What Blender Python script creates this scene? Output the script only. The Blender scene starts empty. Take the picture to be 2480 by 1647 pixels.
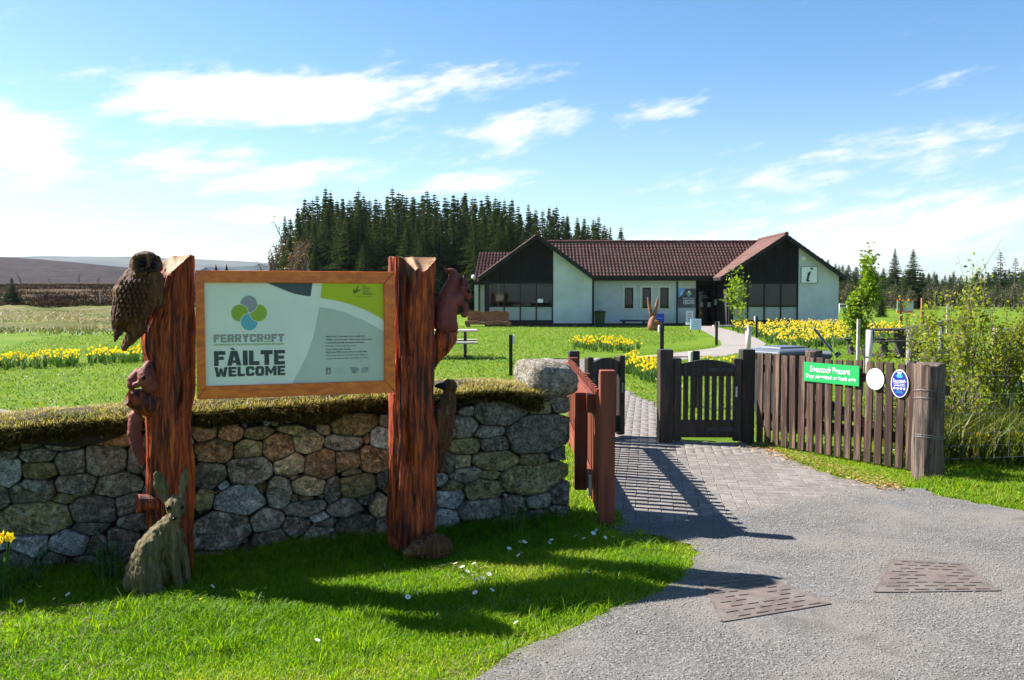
import bpy, bmesh, math, random
import numpy as np
from mathutils import Vector, Matrix
R = math.radians
random.seed(7)
rng = np.random.default_rng(7)
sc = bpy.context.scene
col = sc.collection

# ---------------------------------------------------------------- camera
F, CX, CY, EYE = 2200.0, 1240.0, 823.5, 1.7
PITCH = math.atan((CY - 715) / F)
cam = bpy.data.cameras.new('camera')
cam.sensor_width = 36.0
cam.lens = 36.0 * F / 2480.0
cam.clip_start = 0.05
cam.clip_end = 12000
camo = bpy.data.objects.new('camera', cam)
col.objects.link(camo)
camo.location = (0, 0, EYE)
camo.rotation_euler = (math.pi / 2 - PITCH, 0, 0)
sc.camera = camo

# ---------------------------------------------------------------- light
SUN_EL = R(41.5)
SUN_TO = Vector((-math.cos(R(19)) * math.cos(SUN_EL), math.sin(R(19)) * math.cos(SUN_EL), math.sin(SUN_EL)))
sl = bpy.data.lights.new('sun', 'SUN')
sl.energy = 5.0
sl.angle = R(0.55)
sl.color = (1.0, 0.955, 0.88)
so = bpy.data.objects.new('sun', sl)
col.objects.link(so)
so.rotation_euler = SUN_TO.to_track_quat('Z', 'Y').to_euler()
sc.view_settings.view_transform = 'Standard'
sc.view_settings.look = 'None'
sc.view_settings.gamma = 1.0
sc.view_settings.exposure = 1.62
sc.cycles.max_bounces = 8
sc.cycles.transparent_max_bounces = 12
sc.cycles.use_adaptive_sampling = True

world = bpy.data.worlds.new('World')
sc.world = world
world.use_nodes = True
world.cycles.sampling_method = 'MANUAL'
world.cycles.sample_map_resolution = 256
SKY_STRENGTH = 0.045


def N(nt, kind, **kw):
    n = nt.nodes.new(kind)
    for k, v in kw.items():
        if k.startswith('i_'):
            n.inputs[k[2:].replace('_', ' ')].default_value = v
        else:
            setattr(n, k, v)
    return n


def MATH(nt, op, a, b=None, c=None, clamp=False):
    n = nt.nodes.new('ShaderNodeMath')
    n.operation = op
    n.use_clamp = clamp
    for i, s in enumerate((a, b, c)):
        if s is None:
            continue
        if isinstance(s, (int, float)):
            n.inputs[i].default_value = s
        else:
            nt.links.new(s, n.inputs[i])
    return n.outputs[0]


def build_world():
    nt = world.node_tree
    nt.nodes.clear()
    L = nt.links.new
    out = N(nt, 'ShaderNodeOutputWorld')
    bg = N(nt, 'ShaderNodeBackground')
    bg.inputs['Strength'].default_value = SKY_STRENGTH
    sky = N(nt, 'ShaderNodeTexSky', sky_type='NISHITA')
    sky.sun_disc = False
    sky.sun_elevation = SUN_EL
    sky.sun_rotation = math.atan2(SUN_TO.x, SUN_TO.y)
    sky.altitude = 100
    sky.air_density = 1.0
    sky.dust_density = 0.6
    sky.ozone_density = 2.0
    tc = N(nt, 'ShaderNodeTexCoord')
    sep = N(nt, 'ShaderNodeSeparateXYZ')
    L(tc.outputs['Generated'], sep.inputs[0])
    x, y, z = sep.outputs
    az = MATH(nt, 'ARCTAN2', x, y)
    el = MATH(nt, 'ARCSINE', z)
    # streaky field: rise to the right
    c, s = math.cos(R(10)), math.sin(R(10))
    a2 = MATH(nt, 'ADD', MATH(nt, 'MULTIPLY', az, c), MATH(nt, 'MULTIPLY', el, s))
    e2 = MATH(nt, 'SUBTRACT', MATH(nt, 'MULTIPLY', el, c), MATH(nt, 'MULTIPLY', az, s))
    comb = N(nt, 'ShaderNodeCombineXYZ')
    L(a2, comb.inputs[0])
    L(MATH(nt, 'MULTIPLY', e2, 3.4), comb.inputs[1])
    n1 = N(nt, 'ShaderNodeTexNoise')
    n1.inputs['Scale'].default_value = 7.5
    n1.inputs['Detail'].default_value = 6
    n1.inputs['Roughness'].default_value = 0.62
    n1.inputs['Distortion'].default_value = 0.35
    L(comb.outputs[0], n1.inputs['Vector'])
    n2 = N(nt, 'ShaderNodeTexNoise')
    n2.inputs['Scale'].default_value = 26
    n2.inputs['Detail'].default_value = 3
    n2.inputs['Roughness'].default_value = 0.6
    L(comb.outputs[0], n2.inputs['Vector'])
    nz = MATH(nt, 'ADD', MATH(nt, 'MULTIPLY', n1.outputs[0], 0.6), MATH(nt, 'MULTIPLY', n2.outputs[0], 0.4))
    # cloud banks: direction of the bank's middle, half sizes, tilt, weight
    banks = [(650, 235, 330, 60, -3, 1.3), (1090, 215, 190, 46, -8, .9), (45, 345, 120, 85, 18, 1.15), (475, 395, 210, 62, -5, .72),
             (700, 425, 210, 34, -9, .98), (1270, 310, 160, 50, -16, .88), (1130, 442, 170, 28, -6, .85), (620, 522, 140, 22, -4, .78),
             (1590, 270, 160, 34, -9, .55), (2120, 385, 520, 58, -7, .58), (2150, 560, 900, 100, -3, .74), (2260, 205, 200, 16, -14, .4),
             (300, 360, 120, 60, 0, .40), (2280, 480, 330, 26, -9, .5), (1050, 330, 260, 60, -14, .38), (30, 25, 60, 30, -40, .4), (480, 600, 300, 40, 0, .5)]
    tot = None
    for (px, py, hx, hy, tilt, w) in banks:
        d = Vector(((px - CX) / F, math.cos(PITCH) + (CY - py) / F * math.sin(PITCH), (CY - py) / F * math.cos(PITCH) - math.sin(PITCH))).normalized()
        A, E = math.atan2(d.x, d.y), math.asin(d.z)
        ct, st = math.cos(R(-tilt)), math.sin(R(-tilt))
        da = MATH(nt, 'SUBTRACT', az, A)
        de = MATH(nt, 'SUBTRACT', el, E)
        u = MATH(nt, 'MULTIPLY', MATH(nt, 'ADD', MATH(nt, 'MULTIPLY', da, ct), MATH(nt, 'MULTIPLY', de, st)), F / hx)
        v = MATH(nt, 'MULTIPLY', MATH(nt, 'SUBTRACT', MATH(nt, 'MULTIPLY', de, ct), MATH(nt, 'MULTIPLY', da, st)), F / hy)
        r2 = MATH(nt, 'ADD', MATH(nt, 'MULTIPLY', u, u), MATH(nt, 'MULTIPLY', v, v))
        g = MATH(nt, 'MULTIPLY', MATH(nt, 'EXPONENT', MATH(nt, 'MULTIPLY', r2, -0.8)), w)
        tot = g if tot is None else MATH(nt, 'MAXIMUM', tot, g)
    dens = MATH(nt, 'ADD', MATH(nt, 'MULTIPLY', tot, 0.62), MATH(nt, 'MULTIPLY', MATH(nt, 'SUBTRACT', nz, 0.5), 1.55))
    mr = N(nt, 'ShaderNodeMapRange', interpolation_type='SMOOTHSTEP')
    mr.inputs['From Min'].default_value = 0.17
    mr.inputs['From Max'].default_value = 0.58
    L(dens, mr.inputs['Value'])
    mask = mr.outputs[0]
    # milky air low over the horizon
    low = N(nt, 'ShaderNodeMapRange', interpolation_type='SMOOTHSTEP')
    low.inputs['From Min'].default_value = 0.0
    low.inputs['From Max'].default_value = 0.24
    low.inputs['To Min'].default_value = 0.45
    low.inputs['To Max'].default_value = 0.0
    L(el, low.inputs['Value'])
    hs = N(nt, 'ShaderNodeHueSaturation')
    hs.inputs['Saturation'].default_value = 1.26
    hs.inputs['Value'].default_value = 1.42
    L(sky.outputs[0], hs.inputs['Color'])
    mA = N(nt, 'ShaderNodeMix', data_type='RGBA')
    L(low.outputs[0], mA.inputs[0])
    L(hs.outputs[0], mA.inputs[6])
    mA.inputs[7].default_value = (4.3, 6.6, 7.8, 1)
    mB = N(nt, 'ShaderNodeMix', data_type='RGBA')
    L(MATH(nt, 'MULTIPLY', mask, 0.93), mB.inputs[0])
    L(mA.outputs[2], mB.inputs[6])
    mB.inputs[7].default_value = (8.2, 8.3, 8.4, 1)
    L(mB.outputs[2], bg.inputs[0])
    L(bg.outputs[0], out.inputs[0])


build_world()

# ---------------------------------------------------------------- geometry helpers
O = Vector((0, 0, EYE))


def ray(px, py):
    up, fw = (CY - py) / F, 1.0
    return Vector(((px - CX) / F, fw * math.cos(PITCH) + up * math.sin(PITCH), up * math.cos(PITCH) - fw * math.sin(PITCH)))


def gp(px, py, z=0.0):
    d = ray(px, py)
    return O + d * ((z - EYE) / d.z)


def at(px, py, Y):
    d = ray(px, py)
    return O + d * (Y / d.y)


def onplane(px, py, P, n):
    d = ray(px, py)
    return O + d * ((P - O).dot(n) / d.dot(n))


def hash3(i, j, k, seed):
    h = (i * 374761393 + j * 668265263 + k * 2147483647 + seed * 1274126177) & 0xFFFFFFFF
    h = ((h ^ (h >> 13)) * 1274126177) & 0xFFFFFFFF
    h = h ^ (h >> 16)
    return (h & 0xFFFFFF) / float(0xFFFFFF)


def vnoise(P, seed=0):
    P = np.asarray(P, float)
    I = np.floor(P).astype(np.int64)
    f = P - I
    f = f * f * (3 - 2 * f)
    r = 0
    for dx in (0, 1):
        for dy in (0, 1):
            for dz in (0, 1):
                w = (f[..., 0] if dx else 1 - f[..., 0]) * (f[..., 1] if dy else 1 - f[..., 1]) * (f[..., 2] if dz else 1 - f[..., 2])
                r = r + w * hash3(I[..., 0] + dx, I[..., 1] + dy, I[..., 2] + dz, seed)
    return r


def fbm(P, seed=0, oct=4):
    P = np.asarray(P, float)
    r, a, t = 0, 1.0, 0
    for o in range(oct):
        r = r + a * vnoise(P * (2 ** o), seed + o * 17)
        t += a
        a *= 0.5
    return r / t


def base_of(o):
    b = Vector((0, 0, 0))
    while o is not None:
        b += o.location
        o = o.parent
    return b


def tag(o, label=None, cat=None, group=None, kind=None):
    if label:
        o['label'] = label
    if cat:
        o['category'] = cat
    if group:
        o['group'] = group
    if kind:
        o['kind'] = kind
    return o


def empty(name, loc=(0, 0, 0), label=None, cat=None, group=None, kind=None):
    o = bpy.data.objects.new(name, None)
    o.empty_display_size = 0.1
    col.objects.link(o)
    o.location = loc
    return tag(o, label, cat, group, kind)


def link(name, me, mats, parent=None):
    o = bpy.data.objects.new(name, me)
    for m in (mats if isinstance(mats, (list, tuple)) else [mats]):
        me.materials.append(m)
    col.objects.link(o)
    if parent is not None:
        o.parent = parent
    return o


def fast_mesh(name, V, faces, rnd=None, smooth=False, mi=None):
    """V (n,3); faces: list of int arrays (m,k)"""
    me = bpy.data.meshes.new(name)
    V = np.asarray(V, np.float32)
    me.vertices.add(len(V))
    me.vertices.foreach_set('co', V.ravel())
    faces = [np.asarray(f, np.int32) for f in faces if len(f)]
    idx = np.concatenate([f.ravel() for f in faces])
    tot = np.concatenate([np.full(len(f), f.shape[1], np.int32) for f in faces])
    st = np.concatenate([[0], np.cumsum(tot)[:-1]]).astype(np.int32)
    me.loops.add(len(idx))
    me.loops.foreach_set('vertex_index', idx)
    me.polygons.add(len(tot))
    me.polygons.foreach_set('loop_start', st)
    me.polygons.foreach_set('loop_total', tot)
    if smooth:
        me.polygons.foreach_set('use_smooth', np.ones(len(tot), bool))
    if mi is not None:
        me.polygons.foreach_set('material_index', np.asarray(mi, np.int32))
    if rnd is not None:
        a = me.attributes.new('rnd', 'FLOAT', 'POINT')
        a.data.foreach_set('value', np.asarray(rnd, np.float32))
    me.update(calc_edges=True)
    me.validate()
    return me


class MB:
    """collects shapes in world coordinates, builds ONE mesh object"""

    def __init__(self):
        self.v, self.f, self.m = [], [], []
        self.mat = 0

    def add(self, vs, fs):
        b = len(self.v)
        self.v += [Vector(p) for p in vs]
        for f in fs:
            self.f.append([b + i for i in f])
            self.m.append(self.mat)
        return self

    def box(self, c, s, rz=0.0, M=None):
        x, y, z = s[0] / 2, s[1] / 2, s[2] / 2
        vs = [Vector(p) for p in ((-x, -y, -z), (x, -y, -z), (x, y, -z), (-x, y, -z), (-x, -y, z), (x, -y, z), (x, y, z), (-x, y, z))]
        if M is None:
            M = Matrix.Rotation(rz, 3, 'Z')
        c = Vector(c)
        return self.add([M @ p + c for p in vs], [(0, 3, 2, 1), (4, 5, 6, 7), (0, 1, 5, 4), (1, 2, 6, 5), (2, 3, 7, 6), (3, 0, 4, 7)])

    def bar(self, p0, p1, w, h, up=(0, 0, 1)):
        """bar from p0 to p1, width w (sideways), height h (along up)"""
        p0, p1, up = Vector(p0), Vector(p1), Vector(up)
        d = (p1 - p0).normalized()
        s = d.cross(up)
        if s.length < 1e-5:
            s = d.cross(Vector((1, 0, 0)))
        s.normalize()
        u = s.cross(d).normalized()
        vs = []
        for p in (p0, p1):
            for a, b in ((-1, -1), (1, -1), (1, 1), (-1, 1)):
                vs.append(p + s * (a * w / 2) + u * (b * h / 2))
        return self.add(vs, [(0, 3, 2, 1), (4, 5, 6, 7), (0, 1, 5, 4), (1, 2, 6, 5), (2, 3, 7, 6), (3, 0, 4, 7)])

    def tube(self, pts, rad, n=8, cap=True):
        pts = [Vector(p) for p in pts]
        if isinstance(rad, (int, float)):
            rad = [rad] * len(pts)
        vs, fs = [], []
        ref = None
        for i, p in enumerate(pts):
            d = (pts[min(i + 1, len(pts) - 1)] - pts[max(i - 1, 0)])
            d = d.normalized() if d.length > 1e-9 else Vector((0, 0, 1))
            if ref is None:
                ref = Vector((1, 0, 0)) if abs(d.x) < .9 else Vector((0, 1, 0))
            a = (ref - d * ref.dot(d)).normalized()
            ref = a
            b = d.cross(a)
            for k in range(n):
                t = 2 * math.pi * k / n
                vs.append(p + (a * math.cos(t) + b * math.sin(t)) * rad[i])
        for i in range(len(pts) - 1):
            for k in range(n):
                fs.append((i * n + k, i * n + (k + 1) % n, (i + 1) * n + (k + 1) % n, (i + 1) * n + k))
        if cap:
            fs.append(tuple(range(n - 1, -1, -1)))
            fs.append(tuple((len(pts) - 1) * n + k for k in range(n)))
        return self.add(vs, fs)

    def prism(self, poly, ext):
        """planar polygon (3d points) extruded by the vector ext"""
        n = len(poly)
        ext = Vector(ext)
        p = [Vector(q) for q in poly]
        vs = p + [q + ext for q in p]
        fs = [tuple(range(n - 1, -1, -1)), tuple(range(n, 2 * n))]
        fs += [(i, (i + 1) % n, n + (i + 1) % n, n + i) for i in range(n)]
        return self.add(vs, fs)

    def sphere(self, c, r, nu=12, nv=8, M=None):
        if isinstance(r, (int, float)):
            r = (r, r, r)
        c = Vector(c)
        vs, fs = [], []
        for j in range(1, nv):
            ph = math.pi * j / nv
            for i in range(nu):
                th = 2 * math.pi * i / nu
                vs.append(Vector((r[0] * math.sin(ph) * math.cos(th), r[1] * math.sin(ph) * math.sin(th), r[2] * math.cos(ph))))
        vs += [Vector((0, 0, r[2])), Vector((0, 0, -r[2]))]
        T, B = len(vs) - 2, len(vs) - 1
        for j in range(nv - 2):
            for i in range(nu):
                fs.append((j * nu + i, (j + 1) * nu + i, (j + 1) * nu + (i + 1) % nu, j * nu + (i + 1) % nu))
        for i in range(nu):
            fs.append((T, i, (i + 1) % nu))
            fs.append((B, (nv - 2) * nu + (i + 1) % nu, (nv - 2) * nu + i))
        if M is not None:
            vs = [M @ p for p in vs]
        return self.add([p + c for p in vs], fs)

    def mesh(self, name, off=Vector((0, 0, 0)), smooth=False):
        me = bpy.data.meshes.new(name)
        me.from_pydata([tuple(p - off) for p in self.v], [], self.f)
        if any(self.m):
            me.polygons.foreach_set('material_index', self.m)
        bm = bmesh.new()
        bm.from_mesh(me)
        bmesh.ops.recalc_face_normals(bm, faces=bm.faces)
        bm.to_mesh(me)
        bm.free()
        if smooth:
            me.polygons.foreach_set('use_smooth', [True] * len(me.polygons))
        me.update()
        return me

    def build(self, name, mats, parent=None, smooth=False, bevel=0.0, loc=None):
        off = base_of(parent) if parent is not None else Vector((0, 0, 0))
        if loc is not None:
            off = off + Vector(loc)
        me = self.mesh(name, off, smooth)
        o = link(name, me, mats, parent)
        if loc is not None:
            o.location = Vector(loc)
        if bevel:
            b = o.modifiers.new('bevel', 'BEVEL')
            b.width = bevel
            b.segments = 2
            b.limit_method = 'ANGLE'
        return o


def copy_tree(o, parent=None):
    c = o.copy()
    col.objects.link(c)
    c.parent = parent
    for ch in list(o.children):
        copy_tree(ch, c)
    return c


def in_poly(pts, poly):
    x, y = pts[:, 0], pts[:, 1]
    r = np.zeros(len(pts), bool)
    n = len(poly)
    for i in range(n):
        x0, y0 = poly[i][0], poly[i][1]
        x1, y1 = poly[(i + 1) % n][0], poly[(i + 1) % n][1]
        c = ((y0 > y) != (y1 > y)) & (x < (x1 - x0) * (y - y0) / ((y1 - y0) or 1e-9) + x0)
        r ^= c
    return r


def scatter(poly, n):
    """n random points inside a ground polygon"""
    P = np.array([(p[0], p[1]) for p in poly])
    lo, hi = P.min(0), P.max(0)
    out = np.zeros((0, 2))
    while len(out) < n:
        q = lo + rng.random((n * 2, 2)) * (hi - lo)
        out = np.vstack([out, q[in_poly(q, P)]])
    return out[:n]


def px_poly(pts, z=0.0):
    return [gp(x, y, z) for x, y in pts]

# ---------------------------------------------------------------- materials
def ramp(nt, fac, stops):
    r = nt.nodes.new('ShaderNodeValToRGB')
    e = r.color_ramp.elements
    while len(e) < len(stops):
        e.new(0.5)
    for k, (p, c) in enumerate(stops):
        e[k].position = p
        e[k].color = (*c, 1)
    nt.links.new(fac, r.inputs[0])
    return r.outputs[0]


def new_mat(name):
    m = bpy.data.materials.new(name)
    m.use_nodes = True
    nt = m.node_tree
    return m, nt, nt.nodes['Principled BSDF'], nt.nodes['Material Output']


def noise(nt, vec, scale, detail=5, rough=0.6, dist=0.0, W=None):
    n = nt.nodes.new('ShaderNodeTexNoise')
    if W is not None:
        n.noise_dimensions = '4D'
        nt.links.new(W, n.inputs['W'])
    n.inputs['Scale'].default_value = scale
    n.inputs['Detail'].default_value = detail
    n.inputs['Roughness'].default_value = rough
    n.inputs['Distortion'].default_value = dist
    if vec is not None:
        nt.links.new(vec, n.inputs['Vector'])
    return n.outputs[0]


def coords(nt, stretch=(1, 1, 1), rot=(0, 0, 0), kind='Object'):
    tc = nt.nodes.new('ShaderNodeTexCoord')
    mp = nt.nodes.new('ShaderNodeMapping')
    mp.inputs['Scale'].default_value = stretch
    mp.inputs['Rotation'].default_value = rot
    nt.links.new(tc.outputs[kind], mp.inputs[0])
    return mp.outputs[0]


def bumpit(nt, bsdf, h, strength, dist=0.02):
    b = nt.nodes.new('ShaderNodeBump')
    b.inputs['Strength'].default_value = strength
    b.inputs['Distance'].default_value = dist
    nt.links.new(h, b.inputs['Height'])
    nt.links.new(b.outputs[0], bsdf.inputs['Normal'])
    return b


def mixc(nt, fac, a, b, mode='MIX'):
    m = nt.nodes.new('ShaderNodeMix')
    m.data_type = 'RGBA'
    m.blend_type = mode
    for s, i in ((fac, 0), (a, 6), (b, 7)):
        if isinstance(s, (int, float)):
            m.inputs[i].default_value = s
        elif isinstance(s, tuple):
            m.inputs[i].default_value = (*s, 1)
        else:
            nt.links.new(s, m.inputs[i])
    return m.outputs[2]


def simple(name, c1, c2=None, scale=6, stretch=(1, 1, 1), rough=0.75, bump=0.25, bscale=None, dist=0.006, spec=0.35, metallic=0.0, lo=0.35, hi=0.65, vary=0.0, detail=6, coat=0.0, kind='Object', wear=None):
    m, nt, b, o = new_mat(name)
    v = coords(nt, stretch, kind=kind)
    W = None
    oi = nt.nodes.new('ShaderNodeObjectInfo')
    W = MATH(nt, 'MULTIPLY', oi.outputs['Random'], 37.0)
    f = noise(nt, v, scale, detail, 0.62, W=W)
    c = ramp(nt, f, [(lo, c1), (hi, c2 or tuple(min(1, q * 1.25) for q in c1))])
    if wear:
        wc, amt, wsc = wear
        wn = noise(nt, v, wsc, 8, 0.7, W=W)
        c = mixc(nt, MATH(nt, 'MULTIPLY', ramp(nt, wn, [(0.5, (0, 0, 0)), (0.68, (1, 1, 1))]), amt), c, wc)
    if vary:
        hs = nt.nodes.new('ShaderNodeHueSaturation')
        nt.links.new(MATH(nt, 'ADD', MATH(nt, 'MULTIPLY', oi.outputs['Random'], vary), 1 - vary / 2), hs.inputs['Value'])
        nt.links.new(c, hs.inputs['Color'])
        c = hs.outputs[0]
    nt.links.new(c, b.inputs['Base Color'])
    b.inputs['Roughness'].default_value = rough
    b.inputs['Specular IOR Level'].default_value = spec
    b.inputs['Metallic'].default_value = metallic
    b.inputs['Coat Weight'].default_value = coat
    if bump:
        bumpit(nt, b, noise(nt, v, bscale or scale * 4, 6, 0.65, W=W), bump, dist)
    return m


def foliage(name, stops, trans=0.4, rough=0.55, spec=0.3):
    """leaf material; colour differs leaf by leaf with the stored 'rnd' value"""
    m, nt, b, o = new_mat(name)
    a = nt.nodes.new('ShaderNodeAttribute')
    a.attribute_name = 'rnd'
    c = ramp(nt, a.outputs['Fac'], stops)
    nt.links.new(c, b.inputs['Base Color'])
    b.inputs['Roughness'].default_value = rough
    b.inputs['Specular IOR Level'].default_value = spec
    if trans:
        t = nt.nodes.new('ShaderNodeBsdfTranslucent')
        nt.links.new(mixc(nt, 1.0, c, (1.25, 1.2, 0.55), 'MULTIPLY'), t.inputs[0])
        mx = nt.nodes.new('ShaderNodeMixShader')
        mx.inputs[0].default_value = trans
        nt.links.new(b.outputs[0], mx.inputs[1])
        nt.links.new(t.outputs[0], mx.inputs[2])
        nt.links.new(mx.outputs[0], o.inputs[0])
    return m


MT = {}


def make_materials():
    # ground
    m, nt, b, o = new_mat('lawn')
    v = coords(nt)
    f1 = noise(nt, v, 0.35, 5, 0.6)
    f2 = noise(nt, v, 5.0, 6, 0.7)
    c = ramp(nt, MATH(nt, 'ADD', MATH(nt, 'MULTIPLY', f1, 0.55), MATH(nt, 'MULTIPLY', f2, 0.45)),
             [(0.33, (0.055, 0.125, 0.005)), (0.5, (0.10, 0.17, 0.008)), (0.68, (0.165, 0.20, 0.03))])
    nt.links.new(c, b.inputs['Base Color'])
    b.inputs['Roughness'].default_value = 0.9
    b.inputs['Specular IOR Level'].default_value = 0.1
    bumpit(nt, b, noise(nt, v, 40, 8, 0.75), 0.7, 0.05)
    MT['lawn'] = m
    m, nt, b, o = new_mat('gravel')
    v = coords(nt)
    big = noise(nt, v, 0.9, 6, 0.62, 0.3)
    vo = nt.nodes.new('ShaderNodeTexVoronoi')
    vo.inputs['Scale'].default_value = 95
    nt.links.new(v, vo.inputs['Vector'])
    cell = nt.nodes.new('ShaderNodeSeparateColor')
    nt.links.new(vo.outputs['Color'], cell.inputs[0])
    c = ramp(nt, cell.outputs[0], [(0.0, (0.07, 0.067, 0.065)), (0.5, (0.122, 0.117, 0.112)), (0.9, (0.16, 0.153, 0.146)), (1.0, (0.25, 0.24, 0.228))])
    c = mixc(nt, ramp(nt, big, [(0.44, (0, 0, 0)), (0.58, (.85, .85, .85))]), c, (0.165, 0.148, 0.132))
    med = noise(nt, v, 3.2, 7, 0.68, 0.4)
    c = mixc(nt, ramp(nt, med, [(0.50, (0, 0, 0)), (0.66, (.65, .65, .65))]), c, (0.082, 0.075, 0.066))
    nt.links.new(c, b.inputs['Base Color'])
    b.inputs['Roughness'].default_value = 0.95
    b.inputs['Specular IOR Level'].default_value = 0.15
    bumpit(nt, b, MATH(nt, 'ADD', MATH(nt, 'MULTIPLY', vo.outputs['Distance'], -1.0), noise(nt, v, 160, 6, 0.7)), 0.5, 0.006)
    MT['gravel'] = m
    # rough land
    MT['heather'] = simple('heather', (0.018, 0.014, 0.018), (0.05, 0.038, 0.042), scale=0.16, rough=1, bump=0.9, bscale=0.6, dist=0.8, spec=0.05, detail=10, wear=((0.07, 0.06, 0.045), 0.5, 0.05))
    MT['bog'] = simple('bog', (0.028, 0.017, 0.011), (0.12, 0.082, 0.042), scale=0.55, rough=1, bump=0.9, bscale=2.0, dist=0.3, spec=0.05, detail=10)
    MT['rough_ground'] = simple('rough_ground', (0.04, 0.075, 0.010), (0.19, 0.155, 0.08), scale=0.22, stretch=(.5, 1, 1), rough=1, bump=0.8, bscale=4, dist=0.15, spec=0.05, detail=9)
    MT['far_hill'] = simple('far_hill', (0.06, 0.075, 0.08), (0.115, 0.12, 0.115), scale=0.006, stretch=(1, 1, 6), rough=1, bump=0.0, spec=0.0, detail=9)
    # grass
    MT['blade'] = foliage('grass_blade', [(0.0, (0.05, 0.15, 0.002)), (0.4, (0.15, 0.305, 0.003)), (0.8, (0.27, 0.375, 0.008)), (1.0, (0.42, 0.37, 0.11))], 0.55)
    MT['lawn_blade'] = foliage('lawn_blade', [(0.0, (0.06, 0.145, 0.003)), (0.6, (0.12, 0.215, 0.006)), (1.0, (0.25, 0.27, 0.05))], 0.45)
    MT['turf_blade'] = foliage('turf_blade', [(0.0, (0.10, 0.05, 0.015)), (0.15, (0.12, 0.15, 0.015)), (0.4, (0.22, 0.22, 0.04)), (0.62, (0.38, 0.31, 0.12)), (0.9, (0.52, 0.43, 0.22)), (1.0, (0.15, 0.07, 0.02))], 0.4)
    MT['moss_blade'] = foliage('moss_blade', [(0.0, (0.022, 0.015, 0.008)), (0.5, (0.07, 0.045, 0.014)), (1.0, (0.16, 0.13, 0.02))], 0.3)
    MT['straw_blade'] = foliage('straw_blade', [(0.0, (0.035, 0.075, 0.008)), (0.4, (0.10, 0.13, 0.025)), (0.65, (0.19, 0.155, 0.07)), (1.0, (0.40, 0.34, 0.21))], 0.25)
    MT['heath_blade'] = foliage('heath_blade', [(0.0, (0.014, 0.009, 0.006)), (0.6, (0.042, 0.024, 0.013)), (1.0, (0.10, 0.066, 0.028))], 0.1, 0.9, 0.02)
    MT['bulb_leaf'] = foliage('bulb_leaf', [(0.0, (0.03, 0.075, 0.02)), (1.0, (0.08, 0.17, 0.035))], 0.35)
    MT['petal'] = foliage('petal', [(0.0, (0.80, 0.50, 0.01)), (0.25, (0.84, 0.64, 0.012)), (0.6, (0.88, 0.76, 0.03)), (1.0, (0.86, 0.78, 0.38))], 0.4)
    MT['daisy_white'] = simple('daisy_white', (0.75, 0.75, 0.72), (0.82, 0.82, 0.8), bump=0)
    MT['daisy_eye'] = simple('daisy_eye', (0.6, 0.4, 0.02), bump=0)
    # leaves
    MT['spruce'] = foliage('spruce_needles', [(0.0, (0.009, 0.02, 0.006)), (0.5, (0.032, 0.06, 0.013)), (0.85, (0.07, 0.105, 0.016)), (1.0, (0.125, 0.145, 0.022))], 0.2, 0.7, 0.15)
    MT['pine'] = foliage('pine_needles', [(0.0, (0.012, 0.026, 0.014)), (1.0, (0.045, 0.072, 0.034))], 0.15, 0.7, 0.15)
    MT['young_leaf'] = foliage('young_leaf', [(0.0, (0.08, 0.16, 0.008)), (0.5, (0.14, 0.235, 0.010)), (1.0, (0.27, 0.33, 0.03))], 0.5)
    MT['shrub_leaf'] = foliage('shrub_leaf', [(0.0, (0.09, 0.14, 0.006)), (0.5, (0.20, 0.25, 0.010)), (0.9, (0.36, 0.36, 0.03)), (1.0, (0.40, 0.27, 0.05))], 0.55)
    MT['bronze_leaf'] = foliage('bronze_leaf', [(0.0, (0.07, 0.028, 0.014)), (0.6, (0.15, 0.065, 0.026)), (1.0, (0.13, 0.13, 0.03))], 0.35)
    MT['dull_leaf'] = foliage('dull_leaf', [(0.0, (0.025, 0.035, 0.012)), (0.6, (0.06, 0.065, 0.022)), (1.0, (0.12, 0.09, 0.04))], 0.3)
    MT['bark'] = simple('bark', (0.05, 0.038, 0.028), (0.14, 0.11, 0.085), scale=9, stretch=(1, 1, .25), bump=0.6)
    MT['twig'] = simple('twig', (0.10, 0.075, 0.06), (0.2, 0.16, 0.13), scale=9, bump=0.3)
    MT['dead_leaf'] = foliage('dead_leaf', [(0.0, (0.16, 0.07, 0.02)), (0.5, (0.34, 0.20, 0.08)), (1.0, (0.5, 0.38, 0.2))], 0.2)
    # stone
    for nm, a, bb, lich in (('g', (0.065, 0.056, 0.044), (0.21, 0.185, 0.145), 0.35), ('l', (0.10, 0.10, 0.095), (0.36, 0.37, 0.36), 0.8), ('b', (0.10, 0.055, 0.028), (0.34, 0.20, 0.105), 0.25),
                            ('o', (0.065, 0.055, 0.026), (0.23, 0.19, 0.085), 0.25), ('d', (0.045, 0.038, 0.029), (0.16, 0.138, 0.105), 0.5), ('t', (0.14, 0.105, 0.06), (0.42, 0.33, 0.19), 0.3)):
        m, nt, b, o = new_mat('stone_' + nm)
        v = coords(nt)
        oi = nt.nodes.new('ShaderNodeObjectInfo')
        W = MATH(nt, 'MULTIPLY', oi.outputs['Random'], 61.0)
        c = ramp(nt, noise(nt, v, 11, 9, 0.74, 0.5, W), [(0.38, a), (0.62, bb)])
        sp = noise(nt, v, 75, 4, 0.7, 0, W)
        c = mixc(nt, ramp(nt, sp, [(0.5, (0, 0, 0)), (0.66, (.55, .55, .55))]), c, tuple(min(1, q * 1.6) for q in bb))
        c = mixc(nt, ramp(nt, sp, [(0.33, (.6, .6, .6)), (0.46, (0, 0, 0))]), c, tuple(q * .45 for q in a))
        li = noise(nt, v, 14, 7, 0.66, 0.6, W)
        c = mixc(nt, MATH(nt, 'MULTIPLY', ramp(nt, li, [(0.54, (0, 0, 0)), (0.59, (1, 1, 1))]), lich), c, (0.44, 0.45, 0.40))
        md_ = noise(nt, v, 34, 5, 0.75, 0.3, W)
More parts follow.
